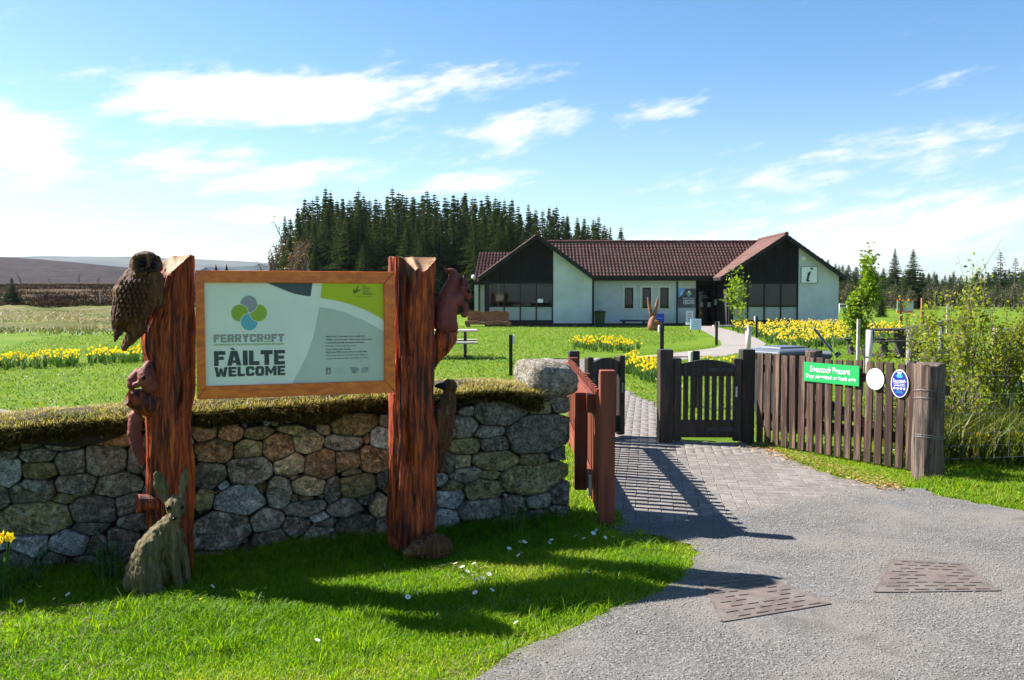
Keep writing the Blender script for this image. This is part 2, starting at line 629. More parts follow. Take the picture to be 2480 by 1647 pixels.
        c = mixc(nt, ramp(nt, md_, [(0.53, (0, 0, 0)), (0.62, (.75, .75, .75))]), c, tuple(min(1, q * 1.9) for q in bb))
        c = mixc(nt, ramp(nt, md_, [(0.37, (.85, .85, .85)), (0.46, (0, 0, 0))]), c, tuple(q * .5 for q in a))
        mo = noise(nt, v, 5, 7, 0.7, 0.5, W)
        c = mixc(nt, ramp(nt, mo, [(0.6, (0, 0, 0)), (0.68, (.8, .8, .8))]), c, (0.018, 0.017, 0.010))
        hs = nt.nodes.new('ShaderNodeHueSaturation')
        nt.links.new(MATH(nt, 'ADD', MATH(nt, 'MULTIPLY', oi.outputs['Random'], 0.8), 1.22), hs.inputs['Value'])
        nt.links.new(c, hs.inputs['Color'])
        nt.links.new(hs.outputs[0], b.inputs['Base Color'])
        b.inputs['Roughness'].default_value = 0.92
        b.inputs['Specular IOR Level'].default_value = 0.2
        bumpit(nt, b, MATH(nt, 'ADD', noise(nt, v, 18, 9, 0.75, 0.3, W), MATH(nt, 'MULTIPLY', md_, 0.6)), 1.0, 0.06)
        MT['stone_' + nm] = m
    MT['core'] = simple('core_earth', (0.010, 0.008, 0.006), (0.03, 0.025, 0.018), scale=12, bump=0.6, rough=1)
    MT['soil'] = simple('soil', (0.015, 0.010, 0.006), (0.04, 0.028, 0.015), scale=12, bump=0.8, rough=1)
    m = simple('paver', (0.125, 0.11, 0.1), (0.2, 0.178, 0.162), scale=14, bump=0.5, bscale=90, dist=0.003, rough=0.92, vary=0.3, wear=((0.09, 0.085, 0.06), 0.5, 9))
    MT['paver'] = m
    MT['joint'] = simple('joint_sand', (0.06, 0.055, 0.035), (0.14, 0.13, 0.06), scale=20, bump=0.5, rough=1)
    MT['path'] = simple('path', (0.19, 0.165, 0.15), (0.26, 0.23, 0.21), scale=2.5, bump=0.3, bscale=30, rough=0.95)
    # woods
    for nm, cols, sc_, ro in (('post_wood', [(0.38, (0.008, 0.003, 0.003)), (0.46, (0.11, 0.017, 0.006)), (0.54, (0.38, 0.055, 0.008)), (0.66, (0.72, 0.15, 0.014))], 13, 0.6),
                              ('carve_wood', [(0.36, (0.016, 0.006, 0.003)), (0.52, (0.11, 0.04, 0.014)), (0.68, (0.25, 0.12, 0.045))], 16, 0.75),
                              ('hare_wood', [(0.3, (0.025, 0.02, 0.009)), (0.5, (0.12, 0.092, 0.038)), (0.7, (0.30, 0.22, 0.105))], 14, 0.8)):
        m, nt, b, o = new_mat(nm)
        v = coords(nt, (1, 1, 0.075))
        f = noise(nt, v, sc_ * 3.2, 8, 0.68, 0.25)
        f2 = noise(nt, coords(nt, (1, 1, 0.5)), 3.0, 4, 0.6)
        c = ramp(nt, MATH(nt, 'ADD', MATH(nt, 'MULTIPLY', f, 0.78), MATH(nt, 'MULTIPLY', f2, 0.22)), cols)
        nt.links.new(c, b.inputs['Base Color'])
        b.inputs['Roughness'].default_value = ro
        b.inputs['Specular IOR Level'].default_value = 0.35
        bumpit(nt, b, f, 1.0, 0.02)
        MT[nm] = m
    MT['squirrel_wood'] = simple('squirrel_wood', (0.12, 0.022, 0.018), (0.22, 0.05, 0.035), scale=14, stretch=(1, 1, .4), bump=0.35, rough=0.7)
    MT['cut_wood'] = simple('cut_wood', (0.13, 0.06, 0.025), (0.34, 0.19, 0.085), scale=12, stretch=(1, 1, .2), bump=0.4, rough=0.7)
    m, nt, b, o = new_mat('frame_wood')
    v = coords(nt, (0.16, 1, 1), rot=(0, 0, R(-19)))
    f = noise(nt, v, 26, 7, 0.6, 0.8)
    c = ramp(nt, f, [(0.3, (0.5, 0.07, 0.002)), (0.55, (0.76, 0.145, 0.004)), (0.75, (0.86, 0.25, 0.015))])
    kn = nt.nodes.new('ShaderNodeTexVoronoi')
    kn.inputs['Scale'].default_value = 4.2
    nt.links.new(coords(nt), kn.inputs['Vector'])
    c = mixc(nt, ramp(nt, kn.outputs['Distance'], [(0.045, (.9, .9, .9)), (0.11, (0, 0, 0))]), c, (0.09, 0.018, 0.006))
    nt.links.new(c, b.inputs['Base Color'])
    b.inputs['Roughness'].default_value = 0.42
    b.inputs['Coat Weight'].default_value = 0.25
    b.inputs['Coat Roughness'].default_value = 0.25
    bumpit(nt, b, f, 0.15, 0.004)
    MT['frame_wood'] = m
    MT['fence_wood'] = simple('fence_wood', (0.02, 0.009, 0.006), (0.05, 0.021, 0.014), scale=22, stretch=(1, 1, .06), bump=0.5, rough=0.7, vary=0.5, wear=((0.28, 0.2, 0.13), 0.6, 26))
    MT['gate_wood'] = simple('gate_wood', (0.012, 0.009, 0.008), (0.035, 0.024, 0.018), scale=20, stretch=(1, 1, .08), bump=0.5, rough=0.55, vary=0.4, wear=((0.22, 0.14, 0.09), 0.35, 18))
    MT['red_wood'] = simple('red_wood', (0.13, 0.024, 0.011), (0.24, 0.056, 0.027), scale=18, stretch=(1, 1, .07), bump=0.4, rough=0.6, vary=0.3)
    MT['weather_wood'] = simple('weather_wood', (0.10, 0.088, 0.078), (0.22, 0.2, 0.18), scale=20, stretch=(.2, 1, 1), bump=0.5, rough=0.85, vary=0.2)
    MT['pale_wood'] = simple('pale_wood', (0.34, 0.29, 0.24), (0.5, 0.44, 0.38), scale=14, stretch=(.2, 1, 1), bump=0.3, rough=0.8)
    MT['dark_wood'] = simple('dark_wood', (0.018, 0.014, 0.014), (0.05, 0.042, 0.04), scale=16, stretch=(.2, 1, 1), bump=0.4, rough=0.6)
    MT['log_wood'] = simple('log_wood', (0.14, 0.05, 0.025), (0.32, 0.14, 0.07), scale=10, stretch=(.3, 1, 1), bump=0.5, rough=0.75)
    m, nt, b, o = new_mat('old_post')
    v = coords(nt, (1, 1, 0.07))
    f = noise(nt, v, 30, 8, 0.7, 0.4)
    f2 = noise(nt, coords(nt, (1, 1, .4)), 5, 6, 0.65)
    c = ramp(nt, f, [(0.34, (0.012, 0.008, 0.007)), (0.5, (0.085, 0.058, 0.045)), (0.7, (0.27, 0.21, 0.17))])
    c = mixc(nt, ramp(nt, f2, [(0.45, (0, 0, 0)), (0.7, (.7, .7, .7))]), c, (0.13, 0.062, 0.035))
    nt.links.new(c, b.inputs['Base Color'])
    b.inputs['Roughness'].default_value = 0.85
    bumpit(nt, b, f, 1.0, 0.012)
    MT['old_post'] = m
    # building
    MT['harl'] = simple('harl_white', (0.52, 0.55, 0.53), (0.62, 0.64, 0.62), scale=1.3, bump=0.5, bscale=26, dist=0.03, rough=0.95, wear=((0.36, 0.39, 0.36), 0.35, 1.4))
    MT['black_paint'] = simple('black_paint', (0.008, 0.008, 0.009), (0.018, 0.017, 0.017), scale=5, bump=0.1, rough=0.6)
    MT['board_black'] = simple('board_black', (0.010, 0.009, 0.010), (0.022, 0.02, 0.02), scale=8, stretch=(1, 1, .2), bump=0.2, rough=0.8, vary=0.5, spec=0.15)
    MT['cream'] = simple('cream_trim', (0.62, 0.6, 0.5), (0.7, 0.68, 0.58), bump=0.1)
    MT['tile'] = simple('roof_tile', (0.075, 0.03, 0.025), (0.145, 0.064, 0.052), scale=2.2, rough=0.8, bump=0.2, bscale=30, detail=8, wear=((0.14, 0.12, 0.07), 0.35, 1.2))
    MT['white_paint'] = simple('white_paint', (0.74, 0.74, 0.73), (0.8, 0.8, 0.79), bump=0.05, rough=0.5)
    MT['frosted'] = simple('frosted_panel', (0.26, 0.31, 0.31), (0.36, 0.41, 0.41), scale=1.5, bump=0, rough=0.25, spec=0.5)
    MT['room'] = simple('room_dark', (0.018, 0.017, 0.016), (0.03, 0.028, 0.026), bump=0)  # near-black colour stands in for the shade of unlit rooms
    m, nt, b, o = new_mat('window_glass')
    fr = nt.nodes.new('ShaderNodeFresnel')
    fr.inputs[0].default_value = 1.5
    tr = nt.nodes.new('ShaderNodeBsdfTransparent')
    tr.inputs[0].default_value = (0.62, 0.66, 0.64, 1)
    gl = nt.nodes.new('ShaderNodeBsdfGlossy')
    gl.inputs['Roughness'].default_value = 0.02
    gl.inputs['Color'].default_value = (0.6, 0.62, 0.64, 1)
    mx = nt.nodes.new('ShaderNodeMixShader')
    nt.links.new(MATH(nt, 'ADD', fr.outputs[0], 0.01), mx.inputs[0])
    nt.links.new(tr.outputs[0], mx.inputs[1])
    nt.links.new(gl.outputs[0], mx.inputs[2])
    nt.links.new(mx.outputs[0], o.inputs[0])
    MT['glass'] = m
    # things
    flat = dict(panel=(0.76, 0.77, 0.64), ink=(0.045, 0.055, 0.06), slate=(0.055, 0.072, 0.085), lime=(0.44, 0.50, 0.004), pgrey=(0.29, 0.29, 0.30), pgreen=(0.30, 0.42, 0.035), pblue=(0.13, 0.42, 0.50),
                sage=(0.50, 0.54, 0.43), logo_grey=(0.30, 0.29, 0.26), olive_ink=(0.34, 0.36, 0.05), sign_green=(0.012, 0.30, 0.075), sign_white=(0.80, 0.81, 0.80), blue_oval=(0.014, 0.022, 0.24), teal=(0.05, 0.5, 0.42),
                board_grey=(0.06, 0.065, 0.08), sky_blue=(0.10, 0.36, 0.78), pale_text=(0.55, 0.58, 0.57), royal=(0.02, 0.05, 0.5), pale_blue_board=(0.55, 0.68, 0.80), map_yellow=(0.5, 0.52, 0.1), map_green=(0.10, 0.26, 0.06), pale_panel=(0.42, 0.48, 0.44))
    for k, c in flat.items():
        MT[k] = simple(k, c, tuple(min(1, q * 1.12) for q in c), scale=3, bump=0.03, rough=0.45, spec=0.4)
    MT['bin_grey'] = simple('bin_grey', (0.075, 0.09, 0.11), (0.11, 0.13, 0.155), scale=4, bump=0.12, bscale=60, rough=0.42, spec=0.5)
    MT['bin_dark'] = simple('bin_dark', (0.02, 0.022, 0.028), (0.035, 0.04, 0.048), scale=4, bump=0.12, bscale=60, rough=0.5)
    MT['bin_green'] = simple('bin_green', (0.012, 0.028, 0.012), (0.02, 0.045, 0.02), bump=0.05, rough=0.5)
    MT['steel'] = simple('galvanised', (0.33, 0.35, 0.37), (0.48, 0.5, 0.52), scale=12, bump=0.1, rough=0.45, metallic=0.75)
    MT['iron'] = simple('iron', (0.02, 0.02, 0.022), (0.05, 0.05, 0.055), scale=12, bump=0.3, rough=0.55)
    MT['cover_iron'] = simple('cover_iron', (0.085, 0.066, 0.056), (0.14, 0.113, 0.098), scale=9, bump=0.6, rough=0.9, wear=((0.15, 0.135, 0.12), 0.9, 5))
    MT['plastic_tube'] = simple('plastic_tube', (0.55, 0.47, 0.42), (0.64, 0.56, 0.5), bump=0.05, rough=0.5)
    MT['eye'] = simple('eye_black', (0.004, 0.004, 0.005), bump=0, rough=0.35, spec=0.15)
    MT['pebble'] = simple('pebble', (0.08, 0.075, 0.07), (0.22, 0.205, 0.19), scale=30, stretch=(1, 1, 0), bump=0.0, rough=0.9, lo=.25, hi=.75)
    MT['wire'] = simple('wire', (0.2, 0.2, 0.2), (0.3, 0.3, 0.3), bump=0, rough=0.5, metallic=.6)


make_materials()
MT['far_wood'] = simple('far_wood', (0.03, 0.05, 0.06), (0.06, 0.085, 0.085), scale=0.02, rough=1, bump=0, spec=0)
MT['teal_pale'] = simple('teal_pale', (0.28, 0.48, 0.45), (0.36, 0.55, 0.52), scale=3, bump=0, rough=0.5)
MT['shrub_blade'] = foliage('shrub_blade', [(0.0, (0.03, 0.06, 0.006)), (0.6, (0.10, 0.14, 0.012)), (1.0, (0.25, 0.22, 0.05))], 0.4)

# ---------------------------------------------------------------- ground
def sheet(name, poly, z, mat, kind='structure', sub=False):
    me = bpy.data.meshes.new(name)
    me.from_pydata([(p[0], p[1], z) for p in poly], [], [tuple(range(len(poly)))])
    bm = bmesh.new()
    bm.from_mesh(me)
    bmesh.ops.triangulate(bm, faces=bm.faces)
    bmesh.ops.recalc_face_normals(bm, faces=bm.faces)
    for f in bm.faces:
        if f.normal.z < 0:
            f.normal_flip()
    bm.to_mesh(me)
    bm.free()
    return tag(link(name, me, mat), kind=kind)


sheet('ground', [(-6000, -60), (6000, -60), (6000, 9000), (-6000, 9000)], 0.0, MT['lawn'])
VERGE_EDGE = [(1080, 1700), (1150, 1647), (1212, 1606), (1262, 1586), (1300, 1561), (1372, 1536), (1430, 1506), (1490, 1482), (1560, 1456), (1622, 1428), (1668, 1388), (1690, 1350), (1668, 1322), (1600, 1302), (1500, 1284)]
PAVE_EDGE = [(1500, 1284), (1600, 1276), (1700, 1263), (1800, 1248), (1900, 1229), (2060, 1199), (2150, 1186)]
GRAVEL = VERGE_EDGE + PAVE_EDGE[1:] + [(2230, 1187), (2290, 1209), (2370, 1223), (2480, 1241), (2900, 1290)]
gravel_poly = px_poly(GRAVEL) + [Vector((6.5, 1.0, 0)), Vector((-0.8, 1.0, 0))]


def ragged(poly, step=.075, amp=.019):
    out = []
    for k in range(len(poly)):
        a, b = poly[k], poly[(k + 1) % len(poly)]
        m = max(1, int((b - a).length / step))
        for j in range(m):
            t = j / m
            out.append(a.lerp(b, t) + Vector((random.gauss(0, amp), random.gauss(0, amp), 0)) * (1 if (b - a).length < 3 else 0))
    return out


sheet('gravel_drive', ragged(gravel_poly), 0.0152, MT['gravel'])
BA = R(-8.5)       # laying angle of the blocks
pave_poly = [Vector((0.79, 6.55, 0))] + px_poly([(x, y + 16) for x, y in PAVE_EDGE]) + px_poly([(2105, 1178), (2000, 1148), (1930, 1120), (1870, 1092)]) + \
    [Vector(p) for p in ((2.62, 10.3, 0), (1.95, 10.5, 0), (2.22, 13.85, 0), (2.0, 16.3, 0), (1.95, 24, 0), (0.75, 24, 0), (0.82, 10.6, 0))]
path_root = empty('paved_path', (0, 0, 0), kind='structure')
o = sheet('joint_sand', pave_poly, 0.007, MT['joint'])
o.parent = path_root
del o['kind']


def paver_mesh(L=0.2, W=0.1, g=0.0042, h=0.013, c=0.0035):
    a, b = L / 2 - g / 2, W / 2 - g / 2
    vs, fs = [], []
    for (dx, z) in ((0, -0.02), (0, h - c), (c, h)):
        vs += [(-a + dx, -b + dx, z), (a - dx, -b + dx, z), (a - dx, b - dx, z), (-a + dx, b - dx, z)]
    for k in (0, 4):
        fs += [(k + i, k + (i + 1) % 4, k + 4 + (i + 1) % 4, k + 4 + i) for i in range(4)]
    fs.append((8, 9, 10, 11))
    return vs, fs


def pavers():
    vs, fs = paver_mesh()
    mes = []
    me = bpy.data.meshes.new('paver')
    me.from_pydata(vs, [], fs)
    me.materials.append(MT['paver'])
    ca, sa = math.cos(BA), math.sin(BA)
    org = Vector((0.7, 6.6))
    P2 = [(p.x, p.y) for p in pave_poly]
    todo = []
    for i in range(-30, 60):
        for j in range(-12, 190):
            k = (i - j) % 4
            if k == 0:
                lx, ly, r = (i + 1) * .1, (j + .5) * .1, 0.0
            elif k == 3:
                lx, ly, r = (i + .5) * .1, (j + 1) * .1, math.pi / 2
            else:
                continue
            X, Y = org.x + lx * ca - ly * sa, org.y + lx * sa + ly * ca
            todo.append((X, Y, r))
    A = np.array(todo)
    A = A[in_poly(A[:, :2], P2)]
    A = A[np.argsort(A[:, 1])]
    V, FQ, n = [], [], 0
    base = np.array(vs)
    bf = [np.array(f) for f in fs]
    for q, (X, Y, r) in enumerate(A):
        z = 0.0 + random.uniform(-.0015, .0015)
        t = (random.uniform(-.006, .006), random.uniform(-.006, .006), r + BA + random.uniform(-.006, .006))
        if q < 300:
            o = bpy.data.objects.new('paver', me)
            col.objects.link(o)
            o.parent = path_root
            o.location = (X, Y, z)
            o.rotation_euler = t
        else:
            c, s = math.cos(t[2]), math.sin(t[2])
            b = base @ np.array([[c, s, 0], [-s, c, 0], [0, 0, 1]]) + np.array([X, Y, z])
            V.append(b)
            FQ.append(np.array(fs) + n)
            n += len(b)
    o = link('far_pavers', fast_mesh('far_pavers', np.vstack(V), [np.vstack(FQ)]), MT['paver'], path_root)
    tag(o, kind='stuff')


pavers()
# garden path from the gate up to the door
gpath = [Vector((0.75, 24.05, 0)), Vector((1.95, 24.05, 0)), Vector((2.3, 24.6, 0))] + px_poly([(1640, 873), (1760, 862), (1838, 846), (1856, 833), (1830, 818), (1775, 802), (1738, 793), (1722, 788)]) + \
      [Vector((10.4, 51.3, 0)), Vector((12.6, 51.3, 0))][::-1] + px_poly([(1682, 790), (1700, 800), (1722, 812), (1745, 826), (1748, 836), (1730, 843), (1660, 852), (1560, 862), (1400, 876)]) + [Vector((0.9, 24.6, 0))]
sheet('garden_path', gpath, 0.005, MT['path'])


def off_path(q):
    return q[~in_poly(q, [(p.x, p.y) for p in gpath]) & ~in_poly(q, [(p.x, p.y) for p in pave_poly])]



# ---------------------------------------------------------------- blades
def blades(name, pts, h, w, lean, mat, z=None, hv=0.4, rlo=0.0, rhi=1.0, rpow=1.0, kind='stuff', parent=None, bend=0.35, leandir=None, label=None, cat=None, off=None, tone=None):
    n = len(pts)
    h = np.broadcast_to(np.asarray(h, float), (n,)) * (1 - hv + 2 * hv * rng.random(n))
    a = rng.random(n) * 2 * np.pi
    la = rng.random(n) * 2 * np.pi if leandir is None else leandir + rng.normal(0, .7, n)
    ln = h * lean * (0.3 + 1.4 * rng.random(n))
    z0 = np.zeros(n) if z is None else np.broadcast_to(np.asarray(z, float), (n,))
    B = np.c_[pts[:, 0], pts[:, 1], z0]
    ww = w * (0.6 + 0.8 * rng.random(n))
    S = np.c_[np.cos(a), np.sin(a), np.zeros(n)] * (ww / 2)[:, None]
    Ld = np.c_[np.cos(la), np.sin(la), np.zeros(n)]
    Mid = B + Ld * (ln * bend)[:, None] + np.c_[np.zeros(n), np.zeros(n), h * .6]
    Tip = B + Ld * ln[:, None] + np.c_[np.zeros(n), np.zeros(n), h * np.clip(1.05 - .25 * lean, .2, 1)]
    V = np.empty((n, 5, 3))
    V[:, 0], V[:, 1], V[:, 2], V[:, 3], V[:, 4] = B - S, B + S, Mid + S * .75, Mid - S * .75, Tip
    i = np.arange(n)[:, None] * 5
    q = i + np.array([[0, 1, 2, 3]])
    t = i + np.array([[3, 2, 4]])
    rv = rlo + (rhi - rlo) * rng.random(n) ** rpow
    if tone is not None:
        rv = np.clip(rv * .55 + tone * .45 + rng.normal(0, .05, n), 0, 1)
    if off is not None:
        V = V - np.array(off)
    me = fast_mesh(name, V.reshape(-1, 3), [q, t], rnd=np.repeat(rv, 5))
    o = link(name, me, mat, parent)
    return tag(o, label, cat, kind=kind)


# verge in front of the wall: dense long grass
verge_poly = px_poly(VERGE_EDGE) + [gp(1385, 1255), gp(1100, 1290), gp(700, 1330), gp(0, 1392), Vector((-4.6, 4.9, 0)), Vector((-3.6, 3.0, 0)), Vector((-0.7, 3.0, 0))]
pts = scatter(verge_poly, 200000)
d = np.linalg.norm(pts - np.array([0, 0]), axis=1)
clump = fbm(np.c_[pts * 2.2, np.zeros(len(pts))], 3, 3)
hh = 0.03 + 0.045 * np.clip((clump - .38) * 2.6, 0, 1) ** 1.3
edge = np.array([(p.x, p.y) for p in px_poly(VERGE_EDGE)])
ed = np.min(np.linalg.norm(pts[:, None, :] - edge[None, ::1, :], axis=2), axis=1)
hh *= np.clip(0.45 + ed * 1.2, .45, 1)
wall_n = np.array([0.365, -0.931])
wd = (pts - np.array([-3.08, 5.39])) @ wall_n
hh *= 1 + 0.9 * np.exp(-np.clip(wd, 0, 9) / 0.12)
keep = rng.random(len(pts)) < np.clip(.35 + ed * 3.0, .35, 1)
tone = np.clip((fbm(np.c_[pts * 1.1, np.zeros(len(pts))], 13, 4) - .5) * 2.6 + .42 + .35 * np.exp(-ed / .25), 0, 1)
blades('verge_grass', pts[keep], hh[keep], 0.0042, 0.8, MT['blade'], rpow=1.0, hv=.55, tone=tone[keep], label='long bright green grass on the verge before the wall', cat='grass')
st_ = scatter(verge_poly, 9000)
fs_ = fbm(np.c_[st_ * 1.6, np.zeros(len(st_))], 81, 3)
st_ = st_[fs_ + .2 * rng.random(len(st_)) > .62]
blades('verge_straw', st_, .045, .0035, 1.6, MT['straw_blade'], rlo=.5, label='dead straw lying among the verge grass', cat='grass')
tu = np.vstack([c_ + rng.normal(0, .028, (26, 2)) for c_ in scatter(verge_poly, 170)])
tu = tu[in_poly(tu, [(p.x, p.y) for p in verge_poly])]
blades('verge_tufts', tu, .085, .005, .7, MT['blade'], rhi=.8, label='taller grass tufts standing out of the verge', cat='grass')
# loose edge of the verge creeping over the gravel
e2 = []
for k in range(len(edge) - 1):
    m = int(np.linalg.norm(edge[k + 1] - edge[k]) * 1100)
    t = rng.random((m, 1))
    e2.append(edge[k] * (1 - t) + edge[k + 1] * t + rng.normal(0, .05, (m, 2)))
e2 = np.vstack(e2)
blades('edge_grass', e2, 0.022, 0.005, 0.9, MT['blade'], rlo=.45, rpow=.7, label='short ragged grass along the edge of the gravel', cat='grass')
# grass strip by the picket fence and corner at right
strip = px_poly([(1850, 1083), (1930, 1118), (2000, 1146), (2105, 1176), (2215, 1180), (2210, 1128), (2100, 1108), (1990, 1086), (1900, 1064)])
q = scatter(strip, 15000)
blades('fence_foot_grass', q, 0.042, 0.006, 0.9, MT['blade'], rlo=.15, label='grass and weeds along the foot of the picket fence', cat='grass')
corner = px_poly([(2225, 1184), (2290, 1207), (2370, 1221), (2480, 1239), (2620, 1255), (2620, 1090), (2480, 1080), (2300, 1075), (2240, 1130)])
q = scatter(corner, 26000)
cl = fbm(np.c_[q * 1.7, np.zeros(len(q))], 9, 3)
blades('corner_grass', q, 0.04 + .09 * np.clip((cl - .45) * 3, 0, 1), 0.0065, 0.8, MT['blade'], label='uneven green grass beside the old fence post', cat='grass')
# mown lawn behind the wall
lawn_poly = [Vector(p) for p in ((-9, 7.4, 0), (0.5, 7.4, 0), (0.62, 10.6, 0), (0.6, 24, 0), (7, 34, 0), (9.5, 49, 0), (-3, 49.4, 0), (-14, 42, 0), (-19, 37, 0))]
lawn2 = [Vector(p) for p in ((2.1, 12, 0), (3.2, 10.2, 0), (4.0, 8.8, 0), (9, 9.5, 0), (32, 50, 0), (11, 49.4, 0), (9, 33.5, 0), (2.2, 24, 0))]


def lawn_blades(poly, n, label):
    q = np.vstack([scatter(poly, n // 2), off_path(scatter(poly, n))])
    q = off_path(q)
    far = q[:, 1]
    keep = rng.random(len(q)) < np.clip(14 / far, .25, 1)
    q = q[keep]
    sz_ = np.clip(q[:, 1] / 16, .7, 2.2)
    o = blades('lawn_grass', q, .032 + .014 * sz_, .016, 0.95, MT['lawn_blade'], label=label, cat='grass')
    return o


lawn_blades(lawn_poly, 95000, 'mown lawn grass behind the wall')
lawn_blades(lawn2, 80000, 'mown lawn grass beyond the gates and picket fence')


# daisies far out in the lawn
def daisy_specks(name, poly, n, label):
    c = off_path(scatter(poly, n * 3))
    f = fbm(np.c_[c * .32, np.zeros(len(c))], 21, 3)
    c = c[np.argsort(-f - .16 * rng.random(len(c)))][:n]
    V, FQ = [], []
    for k, (x, y) in enumerate(c):
        z = .035 + .025 * random.random()
        r = .013 + .006 * random.random()
        tx, ty = random.uniform(-.5, .5), random.uniform(-.9, 0)
        for j in range(6):
            a = j * math.pi / 3
            V.append((x + r * math.cos(a), y + r * math.sin(a), z + r * (tx * math.cos(a) - ty * math.sin(a) * -1)))
        FQ.append([k * 6 + j for j in range(6)])
    return tag(link(name, fast_mesh(name, np.array(V), [np.array(FQ)]), MT['daisy_white']), label, 'daisies', kind='stuff')


daisy_specks('lawn_daisies', lawn_poly, 3400, 'tiny white daisies dotted over the lawn behind the wall')
daisy_specks('lawn_daisies', lawn2, 2200, 'tiny white daisies dotted over the lawn by the picnic bench')

# loose stones on the gravel
q = scatter([p for p in gravel_poly[:-2]] + [Vector((3.6, 3.3, 0)), Vector((-.5, 3.3, 0))], 34000)
f = fbm(np.c_[q * 1.3, np.zeros(len(q))], 5, 4)
q = q[f + .22 * rng.random(len(q)) > .5]
n = len(q)
ov = np.array([(1, 0, 0), (-1, 0, 0), (0, 1, 0), (0, -1, 0), (0, 0, 1)], float)
of = np.array([(0, 2, 4), (2, 1, 4), (1, 3, 4), (3, 0, 4)])
r = 0.0035 + .0055 * rng.random(n) ** 2.2
ang = rng.random(n) * 6.28
V = ov[None] * (r[:, None, None] * (0.7 + .7 * rng.random((n, 5, 1))))
c, s = np.cos(ang), np.sin(ang)
V2 = V.copy()
V2[:, :, 0] = V[:, :, 0] * c[:, None] - V[:, :, 1] * s[:, None] + q[:, 0:1]
V2[:, :, 1] = V[:, :, 0] * s[:, None] + V[:, :, 1] * c[:, None] + q[:, 1:2]
V2[:, :, 2] = V[:, :, 2] * .8 + .0165
FQ = (np.arange(n)[:, None, None] * 5 + of[None]).reshape(-1, 3)
tag(link('loose_gravel', fast_mesh('loose_gravel', V2.reshape(-1, 3), [FQ]), MT['pebble']), 'loose grey gravel chips lying over the drive', 'gravel', kind='stuff')

pe = np.array([(p.x, p.y) for p in px_poly(PAVE_EDGE)])
pq = []
for k in range(len(pe) - 1):
    t = rng.random((700, 1))
    pq.append(pe[k] * (1 - t) + pe[k + 1] * t + rng.normal(0, .035, (700, 2)))
pq = np.vstack(pq)
n = len(pq)
r = 0.004 + .006 * rng.random(n) ** 2
V = ov[None] * (r[:, None, None] * (0.7 + .7 * rng.random((n, 5, 1))))
V[:, :, 0] += pq[:, 0:1]
V[:, :, 1] += pq[:, 1:2]
V[:, :, 2] = V[:, :, 2] * .8 + .0145
FQ = (np.arange(n)[:, None, None] * 5 + of[None]).reshape(-1, 3)
tag(link('edge_gravel', fast_mesh('edge_gravel', V.reshape(-1, 3), [FQ]), MT['pebble']), 'gravel chips strewn over the edge of the block paving', 'gravel', kind='stuff')
# grass between the wall end and the red railing
gq = scatter([Vector(p) for p in ((0.42, 6.55, 0), (0.84, 6.5, 0), (0.84, 7.0, 0), (0.66, 7.4, 0), (0.62, 10.5, 0), (-.3, 10.5, 0), (0.1, 7.45, 0), (0.40, 7.3, 0))], 9000)
blades('gap_grass', gq, .05, .007, .8, MT['blade'], label='grass growing between the wall end and the red railing', cat='grass')
# dead leaves between blocks and fence
q = np.array([(p.x, p.y) for p in [gp(random.gauss(0, 22) + x, random.gauss(0, 7) + y) for x, y in [(1830 + 340 * t, 1078 + 108 * t) for t in [random.random() for _ in range(1500)]]]])
n = len(q)
a = rng.random(n) * 6.28
L_ = .008 + .016 * rng.random(n)
V = np.empty((n, 4, 3))
for k, (u, v) in enumerate(((1, 0), (0, .5), (-1, 0), (0, -.5))):
    V[:, k, 0] = q[:, 0] + L_ * (u * np.cos(a) - v * np.sin(a))
    V[:, k, 1] = q[:, 1] + L_ * (u * np.sin(a) + v * np.cos(a))
    V[:, k, 2] = .02 + .012 * rng.random(n)
tag(link('dead_leaves', fast_mesh('dead_leaves', V.reshape(-1, 3), [np.arange(n * 4).reshape(n, 4)], rnd=np.repeat(rng.random(n), 4)), MT['dead_leaf']), 'brown dead leaves and straw along the block paving edge', 'dead leaves', kind='stuff')


# ---------------------------------------------------------------- land at the left and hills
def land(X, Y):
    t = np.clip((Y - 62) / 140.0, 0, 2)
    return t * t * (3 - 2 * np.clip(t, 0, 1)) * 3.6 * np.where(t > 1, 1 / np.maximum(t, 1) ** 1.2, 1) + 0.0


def fan_grid(name, pxs, Ys, zf, mat, noise_amp, nsc, seed, kind='structure'):
    PX, YY = np.meshgrid(pxs, Ys)
    X = (PX - CX) / F * YY
    Z = zf(PX, X, YY)
    Z = Z + noise_amp * (fbm(np.stack([X * nsc, YY * nsc, 0 * X], -1), seed, 5) - .5)
    V = np.stack([X, YY, Z], -1).reshape(-1, 3)
    nr, nc = PX.shape
    i = np.arange(nr * nc).reshape(nr, nc)
    Fq = np.stack([i[:-1, :-1], i[:-1, 1:], i[1:, 1:], i[1:, :-1]], -1).reshape(-1, 4)
    return tag(link(name, fast_mesh(name, V, [Fq], smooth=True), mat), kind=kind)


fan_grid('rough_ground', np.linspace(-500, 800, 130), np.geomspace(37.5, 100, 60), lambda P, X, Y: land(X, Y) - .42 + .5 * np.clip((Y - 37.5) / 6, 0, 1), MT['rough_ground'], .75, .3, 31)
fan_grid('heather_bog', np.linspace(-700, 860, 150), np.geomspace(92, 300, 70), lambda P, X, Y: land(X, Y) + .12, MT['bog'], .9, .14, 33)
mp = np.array([(-900, 596), (0, 626), (100, 633), (250, 646), (420, 661), (600, 673), (900, 692), (1250, 712)], float)


def moor(P, X, Y):
    zr = 1.7 + (715 - np.interp(P, mp[:, 0], mp[:, 1])) * 620 / F
    t = np.clip((Y - 240) / 380, 0, 1)
    return 3.5 + (zr - 3.5) * (t * t * (3 - 2 * t)) - np.clip(Y - 620, 0, 999) * .08


